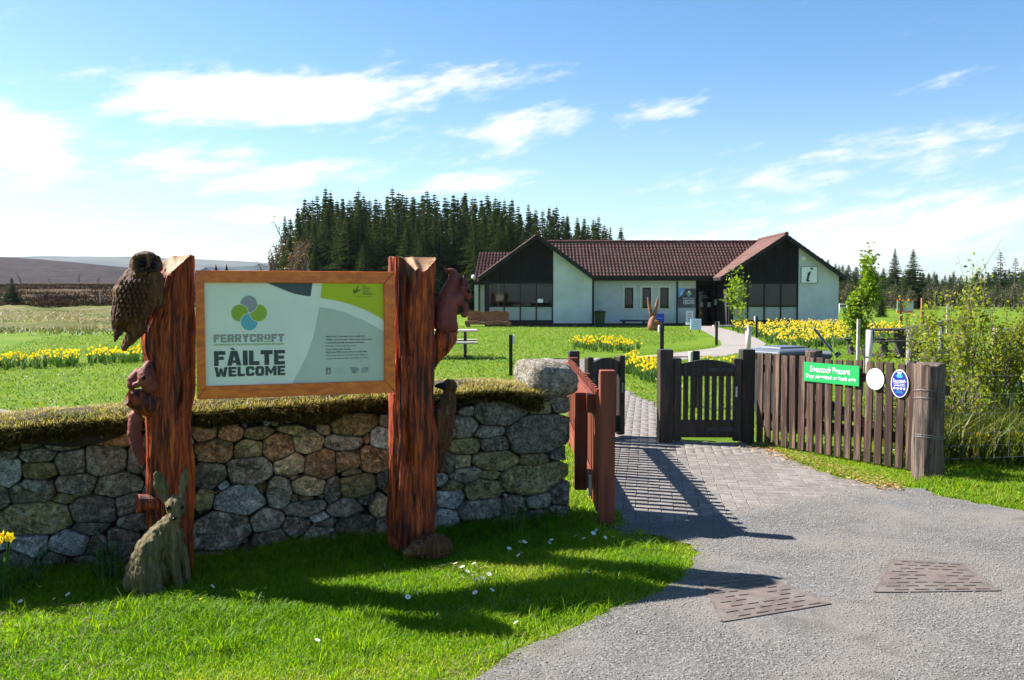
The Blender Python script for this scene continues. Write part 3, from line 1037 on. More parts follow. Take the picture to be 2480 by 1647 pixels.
fan_grid('moor_hill', np.linspace(-900, 1250, 200), np.linspace(240, 900, 70), moor, MT['heather'], 2.0, .03, 35)
fp = np.array([(-900, 612), (-200, 620), (30, 624), (100, 621), (340, 621), (420, 625), (500, 627), (620, 636), (720, 643), (900, 652), (1300, 672), (1700, 700), (3600, 706)], float)
fan_grid('distant_hill', np.linspace(-900, 3600, 260), np.linspace(1900, 3400, 24),
         lambda P, X, Y: -10 + (12 + (715 - np.interp(P, fp[:, 0], fp[:, 1])) * 2700 / F) * np.clip((Y - 1900) / 800, 0, 1) ** .8 - np.clip(Y - 2700, 0, 9e9) * .05, MT['far_hill'], 9.0, .004, 37)
np2 = np.array([(300, 690), (520, 652), (600, 645), (700, 640), (900, 652), (1300, 668)], float)
fan_grid('wooded_ridge', np.linspace(300, 1300, 140), np.linspace(900, 1300, 24),
         lambda P, X, Y: -2 + (3.7 + (715 - np.interp(P, np2[:, 0], np2[:, 1])) * 1150 / F) * np.clip((Y - 900) / 250, 0, 1), MT['far_wood'], 9.0, .05, 39)

q = []
for _ in range(26000):
    Y = 37.5 + 62 * random.random() ** 1.4
    q.append(((random.uniform(-250, 800) - CX) / F * Y, Y))
q = np.array(q)
f = fbm(np.c_[q * .28, np.zeros(len(q))], 41, 3)
f2 = fbm(np.c_[q * .11, np.zeros(len(q))], 47, 3)
m_ = f + .25 * rng.random(len(q)) - .25 * np.exp(-(q[:, 1] - 37) / 4) > .5
q, f2 = q[m_], f2[m_]
blades('tussock_grass', q, .22 + .5 * np.clip(f2 - .45, 0, .4), .04, 0.9, MT['straw_blade'], z=land(q[:, 0], q[:, 1]) - .03, rpow=.8, tone=np.clip((f2 - .5) * 3.6 + .38, 0, 1), label='straw coloured tussock grass beyond the lawn', cat='grass')
q = []
for _ in range(48000):
    Y = 92 + 150 * random.random() ** 1.3
    q.append(((random.uniform(-300, 820) - CX) / F * Y, Y))
q = np.array(q)
f = fbm(np.c_[q * .12, np.zeros(len(q))], 43, 3)
f2 = fbm(np.c_[q * .07, np.zeros(len(q))], 49, 4)
m_ = f + .2 * rng.random(len(q)) > .5
q, f2 = q[m_], f2[m_]
blades('heather', q, .5, .11, 0.8, MT['heath_blade'], z=land(q[:, 0], q[:, 1]) + .05, rpow=1.3, tone=np.clip((f2 - .5) * 3 + .45, 0, 1), label='brown heather and bog growth below the moor', cat='heather')

# ---------------------------------------------------------------- dry stone wall
W0 = Vector((-3.08, 5.39, 0))
WA = math.atan2(6.77 - 5.39, 0.436 + 3.08)
WU = Vector((math.cos(WA), math.sin(WA), 0))
WN = Vector((math.sin(WA), -math.cos(WA), 0))      # towards the viewer
WLEN = (Vector((0.436, 6.77, 0)) - W0).length


def wall_uv(px, py):
    P = onplane(px, py, W0, WN)
    return (P - W0).dot(WU), P.z


SA = [(60, 290, 110, 45, 'd'), (160, 285, 90, 42, 'd'), (375, 265, 140, 68, 'g'), (670, 270, 110, 42, 'b'), (40, 355, 60, 28, 'd'), (215, 362, 135, 40, 'd'), (50, 465, 75, 80, 'l'), (225, 450, 100, 50, 'o'),
      (415, 405, 85, 70, 'g'), (600, 390, 130, 80, 'g'), (790, 390, 60, 70, 'g'), (180, 565, 145, 70, 'd'), (435, 525, 125, 62, 'g'), (670, 535, 140, 65, 'g'), (370, 605, 80, 28, 'o'), (10, 600, 40, 60, 'd'),
      (200, 735, 215, 98, 'o'), (545, 675, 140, 75, 'g'), (730, 650, 80, 60, 'g'), (510, 780, 100, 38, 'g'), (180, 875, 95, 62, 'l'), (400, 860, 125, 65, 'l'), (560, 875, 60, 50, 'd'), (310, 960, 55, 40, 'd'),
      (490, 985, 70, 45, 'd'), (700, 860, 90, 70, 'd'), (770, 740, 80, 55, 'd'), (90, 970, 90, 50, 'd'), (620, 970, 70, 45, 'd'), (900, 300, 90, 60, 'g'), (900, 430, 100, 70, 'd'), (930, 570, 90, 70, 'g'), (920, 710, 100, 70, 'o'),
      (930, 850, 90, 70, 'd'), (800, 960, 100, 50, 'd'), (960, 980, 90, 50, 'd'), (1040, 390, 70, 70, 'b'), (1050, 520, 60, 60, 'g'), (1050, 700, 50, 60, 'd'), (1050, 260, 60, 50, 'o')]
SB = [(210, 290, 150, 70, 'b'), (480, 280, 120, 70, 'b'), (770, 280, 130, 65, 'o'), (340, 465, 180, 118, 'b'), (665, 455, 140, 90, 'o'), (965, 440, 150, 135, 'b'), (1100, 250, 130, 42, 'o'), (1280, 385, 150, 105, 't'),
      (1425, 255, 60, 45, 'b'), (1735, 205, 240, 105, 'o'), (2040, 170, 65, 55, 'g'), (1620, 390, 205, 75, 'g'), (1860, 350, 32, 50, 'b'), (2000, 345, 105, 110, 'l'), (690, 645, 225, 150, 'g'), (1070, 600, 160, 105, 't'),
      (1400, 600, 180, 135, 'b'), (1660, 570, 140, 120, 'b'), (1930, 540, 150, 125, 'b'), (1710, 670, 90, 45, 'b'), (290, 725, 170, 130, 'd'), (420, 815, 55, 40, 'l'), (220, 945, 95, 90, 'o'), (580, 950, 250, 150, 'l'),
      (810, 830, 45, 60, 'b'), (1110, 720, 80, 28, 'b'), (980, 880, 120, 150, 'g'), (1270, 815, 160, 95, 't'), (1510, 855, 75, 130, 'g'), (1770, 800, 180, 115, 'o'), (2000, 760, 60, 80, 'g'), (1140, 940, 45, 40, 'd'),
      (1240, 940, 70, 30, 'b'), (1230, 1030, 225, 100, 'g'), (1630, 1020, 190, 80, 'g'), (1840, 950, 80, 50, 'g'), (1985, 1020, 75, 105, 't'), (400, 1270, 300, 190, 'd'), (850, 1160, 160, 110, 'g'), (1370, 1130, 90, 45, 'l'),
      (1140, 1220, 130, 95, 'd'), (1380, 1310, 160, 110, 'd'), (1750, 1260, 200, 145, 'd'), (2020, 1240, 80, 100, 'g'), (900, 1340, 190, 100, 'd'), (1430, 1180, 110, 50, 'd'), (1000, 1480, 120, 60, 'd'), (300, 1510, 200, 60, 'd'),
      (640, 1490, 150, 60, 'd'), (1330, 1480, 160, 60, 'd'), (1700, 1470, 200, 60, 'd'), (2010, 1420, 110, 80, 'd')]
SC = [(820, 505, 255, 100, 'g'), (1190, 460, 95, 50, 'o'), (1355, 430, 95, 65, 'g'), (1195, 345, 110, 45, 'd'), (500, 620, 115, 90, 'g'), (740, 660, 150, 50, 'g'), (1180, 680, 290, 170, 'g'), (510, 790, 150, 65, 'o'),
      (780, 765, 120, 60, 'g'), (790, 910, 200, 80, 'o'), (1125, 900, 130, 48, 'o'), (1360, 850, 100, 50, 'd'), (500, 925, 70, 55, 't'), (380, 930, 70, 75, 'd'), (530, 1035, 130, 65, 'g'), (740, 1040, 80, 38, 'o'),
      (1130, 1060, 300, 130, 'o'), (410, 1130, 90, 45, 'o'), (330, 1085, 50, 55, 'l'), (670, 1160, 160, 85, 'o'), (400, 1240, 125, 85, 'l'), (1150, 1260, 110, 60, 'g'), (1370, 1210, 85, 100, 'd'), (670, 1340, 210, 95, 'g'),
      (340, 1420, 110, 90, 'l'), (950, 1290, 100, 70, 'd'), (1340, 1350, 90, 65, 'd'), (880, 1440, 150, 60, 'd'), (620, 1480, 90, 50, 'g'), (460, 1510, 100, 50, 'd'), (1180, 1400, 150, 65, 'd'), (540, 490, 60, 34, 'g'),
      (220, 560, 110, 90, 'b'), (180, 740, 120, 90, 'g'), (150, 920, 120, 90, 'd'), (170, 1110, 110, 90, 'o'), (160, 1300, 110, 90, 'g'), (120, 1470, 120, 70, 'd'), (300, 430, 120, 60, 'g'), (20, 640, 70, 80, 'o'), (20, 820, 60, 80, 'g'), (10, 1020, 70, 80, 'd'), (10, 1220, 70, 80, 'b')]
seeds = []
for L_, (x0, y0, s) in ((SA, (0, 950, .4235)), (SB, (440, 980, .2423)), (SC, (980, 860, .2806))):
    for cx, cy, rx, ry, c in L_:
        px, py = x0 + cx * s, y0 + cy * s
        u, z = wall_uv(px, py)
        u1, _ = wall_uv(px + rx * s, py)
        _, z1 = wall_uv(px, py - ry * s)
        seeds.append([u, z, abs(u1 - u), abs(z1 - z), c])
# the wall goes on to the left of the view
k = 0
while k < 36:
    u, z = random.uniform(-1.7, -0.06), random.uniform(0.03, 0.84)
    rx, ry = random.uniform(.07, .15), random.uniform(.045, .085)
    if all(((u - s[0]) / (rx + s[2])) ** 2 + ((z - s[1]) / (ry + s[3])) ** 2 > .62 for s in seeds):
        seeds.append([u, z, rx, ry, random.choice('ggdold')])
    k += 1 if random.random() < .25 else 0
wall = empty('dry_stone_wall', tuple(W0 + WU * WLEN / 2 - WN * .25), 'lichened dry stone wall with a turf top behind the carved sign', 'wall', kind='thing')


def clip_half(poly, nx, ny, d):
    out = []
    for i in range(len(poly)):
        a, b = poly[i], poly[(i + 1) % len(poly)]
        da, db = a[0] * nx + a[1] * ny - d, b[0] * nx + b[1] * ny - d
        if da <= 0:
            out.append(a)
        if da * db < 0:
            t = da / (da - db)
            out.append((a[0] + (b[0] - a[0]) * t, a[1] + (b[1] - a[1]) * t))
    return out


def stone_outline(i):
    u, z, rx, ry, c = seeds[i]
    ph = random.random() * 6.28
    pw = random.uniform(3.5, 8)
    G = 1.19
    poly = []
    nv_ = random.randint(6, 9)
    a0 = random.random()
    for k in range(nv_):
        t = 2 * math.pi * (k + a0 + random.uniform(-.3, .3)) / nv_
        e = (abs(math.cos(t)) ** pw + abs(math.sin(t)) ** pw) ** (-1 / pw)
        j = random.uniform(.94, 1.14)
        poly.append((u + rx * G * e * j * math.cos(t), z + ry * G * e * j * math.sin(t)))
    for j, s in enumerate(seeds):
        if j == i:
            continue
        dx, dz = s[0] - u, s[1] - z
        dist = math.hypot(dx, dz)
        if dist > rx + ry + s[2] + s[3] or dist < 1e-4:
            continue
        ax, az_ = (rx + s[2]) / 2, (ry + s[3]) / 2
        nx, nz = dx / ax ** 1.6, dz / az_ ** 1.6
        nl_ = math.hypot(nx, nz)
        nx, nz = nx / nl_, nz / nl_
        e1 = 1 / math.sqrt((nx / rx) ** 2 + (nz / ry) ** 2)
        e2 = 1 / math.sqrt((nx / s[2]) ** 2 + (nz / s[3]) ** 2)
        f = (dx * nx + dz * nz) * e1 / (e1 + e2) - .0022
        poly = clip_half(poly, nx, nz, u * nx + z * nz + f)
        if len(poly) < 3:
            return None
    poly = clip_half(poly, 1, 0, WLEN + random.uniform(-.03, .012))
    return poly if len(poly) > 2 else None


def resample(poly, n):
    P = np.array(poly)
    D = np.r_[0, np.cumsum(np.linalg.norm(np.roll(P, -1, 0) - P, axis=1))]
    Q = np.vstack([P, P[:1]])
    t = np.linspace(0, D[-1], n, endpoint=False)
    return np.c_[np.interp(t, D, Q[:, 0]), np.interp(t, D, Q[:, 1])]


def stone_mesh(poly, depth, proud, seed, n=34):
    P = resample(poly, n)
    for _ in range(1):
        P = .8 * P + .2 * (np.roll(P, 1, 0) + 2 * P + np.roll(P, -1, 0)) / 4
    c = P.mean(0)
    size = np.ptp(P, axis=0).min()
    rings = [(1.0, -depth), (1.0, -.022), (.985, -.006), (.94, .003), (.80, .005), (.60, .006), (.38, .007), (.18, .007)]
    V = []
    for sc_, w in rings:
        r = c + (P - c) * sc_
        V.append(np.c_[r, np.full(n, w)])
    V = np.vstack(V + [np.array([[c[0], c[1], .007]])])
    nz = fbm(np.c_[V[:, 0] * 11, V[:, 1] * 11, np.full(len(V), seed * 3.7)], 2, 5) - .5
    tl = rng.normal(0, .09, 2)
    inner = np.clip((V[:, 2] + .022) / .02, 0, 1)
    V[:, 2] += inner * (nz * .085 + (V[:, :2] - c) @ tl) + proud
    faces = []
    m = len(rings)
    for r in range(m - 1):
        faces += [(r * n + i, r * n + (i + 1) % n, (r + 1) * n + (i + 1) % n, (r + 1) * n + i) for i in range(n)]
    tri = [((m - 1) * n + i, (m - 1) * n + (i + 1) % n, m * n) for i in range(n)]
    wb = base_of(wall)
    X = np.array([tuple(W0 + WU * v[0] + Vector((0, 0, v[1])) + WN * v[2] - wb) for v in V])
    return X, [np.array(faces), np.array(tri)]


outl = [stone_outline(i) for i in range(len(seeds))]
allp = np.vstack([resample(p, 60) for p in outl if p and len(p) > 3])
cand = np.c_[rng.uniform(-1.6, WLEN - .08, 7000), rng.uniform(.02, .9, 7000)]
out_ = np.ones(len(cand), bool)
for p in outl:
    if p and len(p) > 3:
        out_ &= ~in_poly(cand, p)
cand = cand[out_]
pins = 0
for c in cand:
    dd = np.min(np.hypot(allp[:, 0] - c[0], allp[:, 1] - c[1]))
    if dd > .011 and len(outl) >= len(seeds) and all(abs(c[0] - s_[0]) > s_[2] * .9 or abs(c[1] - s_[1]) > s_[3] * .9 for s_ in seeds[-pins:] if pins):
        r_ = min(dd * 1.05, .05)
        seeds.append([c[0], c[1], r_, r_, random.choice('gdoblt')])
        nv_ = random.randint(5, 7)
        a0 = random.random()
        sx = random.uniform(1.0, 1.7)
        poly = [(c[0] + r_ * sx * .9 * math.cos(6.283 * (k + a0) / nv_) * random.uniform(.85, 1.1), c[1] + r_ * .9 * math.sin(6.283 * (k + a0) / nv_) * random.uniform(.85, 1.1)) for k in range(nv_)]
        outl.append(poly)
        allp = np.vstack([allp, resample(poly, 24)])
        pins += 1
        if pins > 150:
            break
for i, s in enumerate(seeds):
    poly = outl[i]
    if not poly or len(poly) < 4:
        continue
    depth = .44 if s[0] > WLEN - .5 else .16
    X, fs = stone_mesh(poly, depth, random.uniform(-.016, .024) if s[2] > .05 else random.uniform(-.035, -.012), i, 34 if s[2] > .05 else 14)
    c = X.mean(0)
    me = fast_mesh('stone', X - c, fs, smooth=True)
    o = link('stone', me, MT['stone_' + s[4]], wall)
    o.location = Vector(c)
# capstone at the gate end
mb = MB()
pc = onplane(1326, 915, W0 - WN * .14, WN)
mb.sphere((0, 0, 0), (.195, .21, .125), 28, 18)
V = np.array([tuple(p) for p in mb.v])
V = np.sign(V) * np.abs(V / np.array([.195, .21, .125])) ** .5 * np.array([.195, .21, .125])
V += (fbm(V * 6, 3, 5)[:, None] - .5) * V * .7
V[:, 2] += V[:, 0] * -.12
Rz = np.array(Matrix.Rotation(WA, 3, 'Z'))
V = V @ Rz.T
me = bpy.data.meshes.new('capstone')
me.from_pydata([tuple(v) for v in V], [], mb.f)
me.polygons.foreach_set('use_smooth', [True] * len(me.polygons))
o = link('capstone', me, MT['stone_g'], wall)
o.location = pc - base_of(wall)
o['label'] = 'big pale rounded boulder capping the gate end'
# dark earth core and rough back
mb = MB()


def wp(u, z, n):
    return W0 + WU * u + Vector((0, 0, z)) + WN * n


def top_z(u):
    return float(np.interp(u, [-2, 0, 1.2, 2.2, 3.2, WLEN], [.86, .88, .93, .97, .985, .93]))


us = list(np.linspace(-1.9, WLEN - .06, 24))
for a, b in zip(us[:-1], us[1:]):
    za, zb = top_z(a) - .05, top_z(b) - .05
    mb.add([wp(a, -.02, -.05), wp(b, -.02, -.05), wp(b, zb, -.06), wp(a, za, -.06), wp(a, -.02, -.5), wp(b, -.02, -.5), wp(b, zb, -.46), wp(a, za, -.46)],
           [(0, 1, 2, 3), (5, 4, 7, 6), (3, 2, 6, 7), (0, 3, 7, 4), (1, 5, 6, 2)])
mb.build('wall_core', MT['core'], wall)
# turf on top: sod body and its grass
sod_end = WLEN - .28
nu, nv = 90, 10
UU, VV = np.meshgrid(np.linspace(-1.9, sod_end, nu), np.linspace(0, 1, nv))
nn = .05 - .56 * VV
tz = np.interp(UU, [-2, 0, 1.2, 2.2, 3.2, WLEN], [.86, .88, .93, .97, .985, .93])
sag = np.interp(UU, [-2, 0, .2, .42, .62, .8, 4], [.0, .0, .05, .09, .05, 0, 0])
zz = tz + .055 * np.sin(np.pi * np.clip(VV, 0, 1)) ** .6 + .03 + .04 * (fbm(np.stack([UU * 5, nn * 5, UU * 0], -1), 6, 4) - .5)
zz[0] -= .07 + sag[0]
zz[-1] -= .09
X = np.stack([W0.x + WU.x * UU + WN.x * nn, W0.y + WU.y * UU + WN.y * nn, zz], -1).reshape(-1, 3)
i = np.arange(nu * nv).reshape(nv, nu)
Fq = np.stack([i[:-1, :-1], i[:-1, 1:], i[1:, 1:], i[1:, :-1]], -1).reshape(-1, 4)
o = link('turf_sod', fast_mesh('turf_sod', X - np.array(base_of(wall)), [Fq], smooth=True), MT['soil'], wall)
n = 22000
u = rng.uniform(-1.9, sod_end + .04, n)
v = rng.random(n) ** 1.1
nn = .055 - .55 * v
z = np.interp(u, [-2, 0, 1.2, 2.2, 3.2, WLEN], [.86, .88, .93, .97, .985, .93]) + .02 + .05 * np.sin(np.pi * v) ** .6
P = np.c_[W0.x + WU.x * u + WN.x * nn, W0.y + WU.y * u + WN.y * nn]
blades('turf_grass', P, .012 + .05 * fbm(np.c_[u * 5, nn * 5, u * 0], 71, 3) ** 1.5, .0046, 1.3, MT['turf_blade'], z=z, parent=wall, off=tuple(base_of(wall)), rhi=.95, tone=np.clip((fbm(np.c_[u * 2.2, nn * 3, u * 0], 61, 3) - .5) * 2.0 + .78, 0, .95))
n = 20000
u = rng.uniform(-1.9, sod_end + .03, n)
fr = fbm(np.c_[u * 3.2, u * 0, u * 0], 8, 3)
dz = -rng.random(n) * np.clip(.05 + .22 * (fr - .3), .05, .19)
z = np.interp(u, [-2, 0, 1.2, 2.2, 3.2, WLEN], [.86, .88, .93, .97, .985, .93]) + .02 + dz
nn = .05 + .02 * rng.random(n) + .0 * dz
P = np.c_[W0.x + WU.x * u + WN.x * nn, W0.y + WU.y * u + WN.y * nn]
blades('turf_fringe', P, .034, .007, 1.5, MT['moss_blade'], z=z, parent=wall, off=tuple(base_of(wall)), leandir=math.atan2(WN.y, WN.x))
m = rng.random(n) < .22
blades('turf_fringe', P[m], .05, .005, 1.6, MT['turf_blade'], z=z[m] + .015, parent=wall, off=tuple(base_of(wall)), leandir=math.atan2(WN.y, WN.x), rlo=.0, rhi=.9)
# dry grass falling into the lawn behind the wall
pb = [wp(-1.9, 0, -.5), wp(WLEN - .3, 0, -.5), wp(WLEN - .3, 0, -1.0), wp(-1.9, 0, -1.2)]
blades('bank_grass', scatter(pb, 9000), .10, .008, .9, MT['turf_blade'], rhi=.7, label='rough grass growing behind the stone wall', cat='grass')

# ---------------------------------------------------------------- lettering
def text_raw(s, offset=0.0, res=3, space=1.0):
    cu = bpy.data.curves.new('t', 'FONT')
    cu.body = s
    cu.size = 1.0
    cu.offset = offset
    cu.resolution_u = res
    cu.space_character = space
    ob = bpy.data.objects.new('t', cu)
    col.objects.link(ob)
    dg = bpy.context.evaluated_depsgraph_get()
    me = bpy.data.meshes.new_from_object(ob.evaluated_get(dg))
    bpy.data.objects.remove(ob)
    bpy.data.curves.remove(cu)
    return me


def fit_text(name, s, org, ux, uz, nrm, w, h, mat, parent, offset=0.0, space=1.0, lift=.0012, slant=0.0):
    """lettering fitted into a w x h rectangle whose lower left corner is org"""
    me = text_raw(s, offset, space=space)
    V = np.array([tuple(v.co) for v in me.vertices])
    lo, hi = V[:, :2].min(0), V[:, :2].max(0)
    hi = np.maximum(hi, lo + 1e-6)
    t = (V[:, :2] - lo) / (hi - lo)
    b = base_of(parent)
    X = [tuple(org + ux * (a * w + slant * c * h) + uz * (c * h) + nrm * lift - b) for a, c in t]
    me.vertices.foreach_set('co', np.array(X, np.float32).ravel())
    bm = bmesh.new()
    bm.from_mesh(me)
    for f in bm.faces:
        f.normal_update()
        if f.normal.dot(nrm) < 0:
            f.normal_flip()
    r = bmesh.ops.extrude_face_region(bm, geom=bm.faces[:])
    bmesh.ops.translate(bm, verts=[g for g in r['geom'] if isinstance(g, bmesh.types.BMVert)], vec=nrm * .0006)
    bm.to_mesh(me)
    bm.free()
    me.materials.clear()
    me.update()
    return link(name, me, mat, parent)


def flat_shape(name, pts, nrm, mat, parent, th=.0008):
    return MB().prism(pts, nrm * th).build(name, mat, parent)


# ---------------------------------------------------------------- carved welcome sign
SGA = R(19)
SO = gp(415, 1405)
SU = Vector((math.cos(SGA), math.sin(SGA), 0))
SN = Vector((math.sin(SGA), -math.cos(SGA), 0))
UZ = Vector((0, 0, 1))


def su(px, py, n=0.0):
    P = onplane(px, py, SO + SN * n, SN)
    return (P - SO).dot(SU), P.z


def sw(u, n, z):
    return SO + SU * u + SN * n + UZ * z


sign = empty('carved_welcome_sign', tuple(SO + SU * .7), 'welcome board framed between two carved log posts with owl, squirrels, hare, crow and hedgehog', 'sign')
sb = base_of(sign)


def carved_post(prof, nc, bdep, seed, topf, cracks, na=180, dz=.0105):
    rows = [(su(0, y, nc)[1] if False else su((l + r) / 2, y, nc)[1], su(l, y, nc)[0], su(r, y, nc)[0]) for y, l, r in prof]
    rows.sort()
    Z = np.array([r[0] for r in rows])
    zs = np.arange(-.03, Z[-1] + dz, dz)
    ul, ur = np.interp(zs, Z, [r[1] for r in rows]), np.interp(zs, Z, [r[2] for r in rows])
    for _ in range(3):
        ul = np.r_[ul[0], (ul[:-2] + 2 * ul[1:-1] + ul[2:]) / 4, ul[-1]]
        ur = np.r_[ur[0], (ur[:-2] + 2 * ur[1:-1] + ur[2:]) / 4, ur[-1]]
    th = np.linspace(0, 2 * np.pi, na, endpoint=False)
    TH, ZZ = np.meshgrid(th, zs)
    uc, a = ((ul + ur) / 2)[:, None], ((ur - ul) / 2)[:, None]
    cx, sx = np.cos(TH), np.sin(TH)
    pw = .82
    ex, ey = np.sign(cx) * np.abs(cx) ** pw, np.sign(sx) * np.abs(sx) ** pw
    fib = fbm(np.stack([cx * 11, sx * 11, ZZ * 1.6], -1), seed, 5)
    rid = np.abs(fbm(np.stack([cx * 7 + .3 * np.sin(ZZ * 3), sx * 7, ZZ * 1.1], -1), seed + 5, 4) - .5) * 2
    disp = (fib - .5) * .026 - np.exp(-(rid / .08) ** 2) * .010
    wob = (fbm(np.stack([cx * 1.2, sx * 1.2, ZZ * 2.2], -1), seed + 9, 3) - .5) * .04
    for (t0, z0, z1, wth, dep) in cracks:
        d_ = np.arctan2(np.sin(TH - t0 - .10 * np.sin(ZZ * 9)), np.cos(TH - t0 - .10 * np.sin(ZZ * 9)))
        env = np.clip((ZZ - z0) / .08, 0, 1) * np.clip((z1 - ZZ) / .10, 0, 1)
        disp = disp - dep * env * np.exp(-(d_ / wth) ** 2)
    k = disp + wob
    U = uc + (a + k) * ex
    Nn = nc + (bdep + k) * ey
    T = topf((U - uc) / a, (Nn - nc) / bdep) + (fib - .5) * .02
    Zf = np.minimum(ZZ, T)
    V = [np.stack([U, Nn, Zf], -1).reshape(-1, 3)]
    nr = len(zs)
    i = np.arange(nr * na).reshape(nr, na)
    Fq = [np.stack([i[:-1], np.roll(i[:-1], -1, 1), np.roll(i[1:], -1, 1), i[1:]], -1).reshape(-1, 4)]
    # cut top: shrink the last ring in steps
    last = i[-1]
    base_n = nr * na
    UU, NN = U[-1], Nn[-1]
    mi = [0] * len(Fq[0])
    for q in range(1, 9):
        s = 1 - q / 9
        u2, n2 = uc[-1] + (UU - uc[-1]) * s, nc + (NN - nc) * s
        z2 = topf((u2 - uc[-1]) / a[-1], (n2 - nc) / bdep) + (fbm(np.c_[u2 * 30, n2 * 12, u2 * 0], seed, 3) - .5) * .014
        V.append(np.c_[u2, n2, z2])
        cur = np.arange(na) + base_n
        base_n += na
        Fq.append(np.stack([last, np.roll(last, -1), np.roll(cur, -1), cur], -1))
        mi += [1] * na
        last = cur
    V.append(np.array([[uc[-1][0], nc, topf(np.array(0.0), np.array(0.0))]]))
    tri = np.stack([last, np.roll(last, -1), np.full(na, base_n)], -1)
    mi += [1] * na
    V = np.vstack(V)
    W = np.array(SO)[None] + V[:, :1] * np.array(SU) + V[:, 1:2] * np.array(SN) + V[:, 2:] * np.array(UZ) - np.array(sb)
    me = fast_mesh('post', W, [np.vstack(Fq), tri], smooth=True, mi=mi)
    bm = bmesh.new()
    bm.from_mesh(me)
    bmesh.ops.recalc_face_normals(bm, faces=bm.faces)
    bm.to_mesh(me)
    bm.free()
    return link('post', me, [MT['post_wood'], MT['cut_wood']], sign)


zl = su(440, 611, -.08)[1]


def top_l(fu, fn):
    return zl - .02 - np.clip(fn + .1, 0, 2) * .09 * np.clip(.75 - fu, 0, 1.4) - np.clip(-fu - .3, 0, 1) * .05


zr = su(1000, 623, -.10)[1]


def top_r(fu, fn):
    notch = np.exp(-((fu + .28) / .13) ** 2) * np.clip(fn + .3, 0, 1) * .16
    chamf = np.clip(fn, 0, 1) * .10 * np.clip(1 - np.abs(fu - .25), 0, 1)
    return zr - notch - chamf


post_l = carved_post([(606, 392, 472), (660, 390, 472), (730, 372, 472), (800, 345, 472), (840, 346, 472), (872, 355, 472), (960, 352, 471), (1013, 352, 463), (1079, 354, 466), (1116, 355, 470), (1191, 356, 469), (1291, 357, 467), (1397, 352, 466), (1430, 346, 468)],
                     -.07, .125, 3, top_l, [(4.9, .30, 1.2, .10, .03), (1.15, .95, 1.25, .10, .05)])
post_l['label'] = 'left carved post with an owl, a hiding squirrel and a hare'
post_r = carved_post([(617, 945, 1055), (700, 948, 1052), (800, 947, 1047), (880, 946, 1047), (952, 946, 1046), (1000, 947, 1050), (1053, 947, 1058), (1145, 941, 1059), (1236, 937, 1057), (1300, 945, 1050), (1353, 953, 1042), (1380, 953, 1042)],
                     -.10, .135, 11, top_r, [(1.95, .55, 1.0, .16, .06), (2.0, 1.25, 2.3, .15, .055), (2.5, .05, .6, .12, .02)])
post_r['label'] = 'right carved post with a squirrel on a bracket and a crow'


# ---- carvings: overlapping solids fused into one skin
def sculpt(name, prims, voxel, mat, smooth=4, rough=0.004, rsc=60, seed=1, stretch=(1, 1, 1), parent=None):
    mb = MB()
    for p in prims:
        if p[0] == 'e':
            _, c, r, rot = p
            from mathutils import Euler
            mb.sphere(c, r, 20, 14, Euler(rot).to_matrix())
        else:
            ch = p[1]
            for (c0, r0), (c1, r1) in zip(ch[:-1], ch[1:]):
                c0, c1 = Vector(c0), Vector(c1)
                m = max(2, int((c1 - c0).length / (min(r0, r1) * .5 + .004)))
                for k in range(m + 1):
                    t = k / m
                    mb.sphere(c0.lerp(c1, t), r0 + (r1 - r0) * t, 12, 8)
    me = mb.mesh(name)
    ob = bpy.data.objects.new(name, me)
    col.objects.link(ob)
    md = ob.modifiers.new('r', 'REMESH')
    md.mode = 'VOXEL'
    md.voxel_size = voxel
    sm = ob.modifiers.new('s', 'SMOOTH')
    sm.iterations = smooth
    sm.factor = .5
    dg = bpy.context.evaluated_depsgraph_get()
    m2 = bpy.data.meshes.new_from_object(ob.evaluated_get(dg))
    bpy.data.objects.remove(ob)
    V = np.empty(len(m2.vertices) * 3, np.float32)
    m2.vertices.foreach_get('co', V)
    V = V.reshape(-1, 3).astype(float)
    Nv = np.empty(len(m2.vertices) * 3, np.float32)
    m2.vertices.foreach_get('normal', Nv)
    V = V + Nv.reshape(-1, 3) * ((fbm(V * rsc * np.array(stretch), seed, 3) - .5) * 2 * rough)[:, None]
    W = np.array(SO)[None] + V[:, :1] * np.array(SU) + V[:, 1:2] * np.array(SN) + V[:, 2:] * np.array(UZ) - np.array(sb)
    m2.vertices.foreach_set('co', W.astype(np.float32).ravel())
    bm = bmesh.new()
    bm.from_mesh(m2)
    bmesh.ops.recalc_face_normals(bm, faces=bm.faces)
    bm.to_mesh(m2)
    bm.free()
    m2.materials.clear()
    m2.polygons.foreach_set('use_smooth', [True] * len(m2.polygons))
    m2.update()
    m2.name = name
    return link(name, m2, mat, parent or sign)


def zz(x0, y0, s):
    def f(x, y, n):
        u, z = su(x0 + x * s, y0 + y * s, n)
        return (u, n, z)
    return f


def eye(p, r, parent):
    w = sw(*p)
    return MB().sphere(w, r, 12, 8).build('eye', MT['eye'], parent, smooth=True)


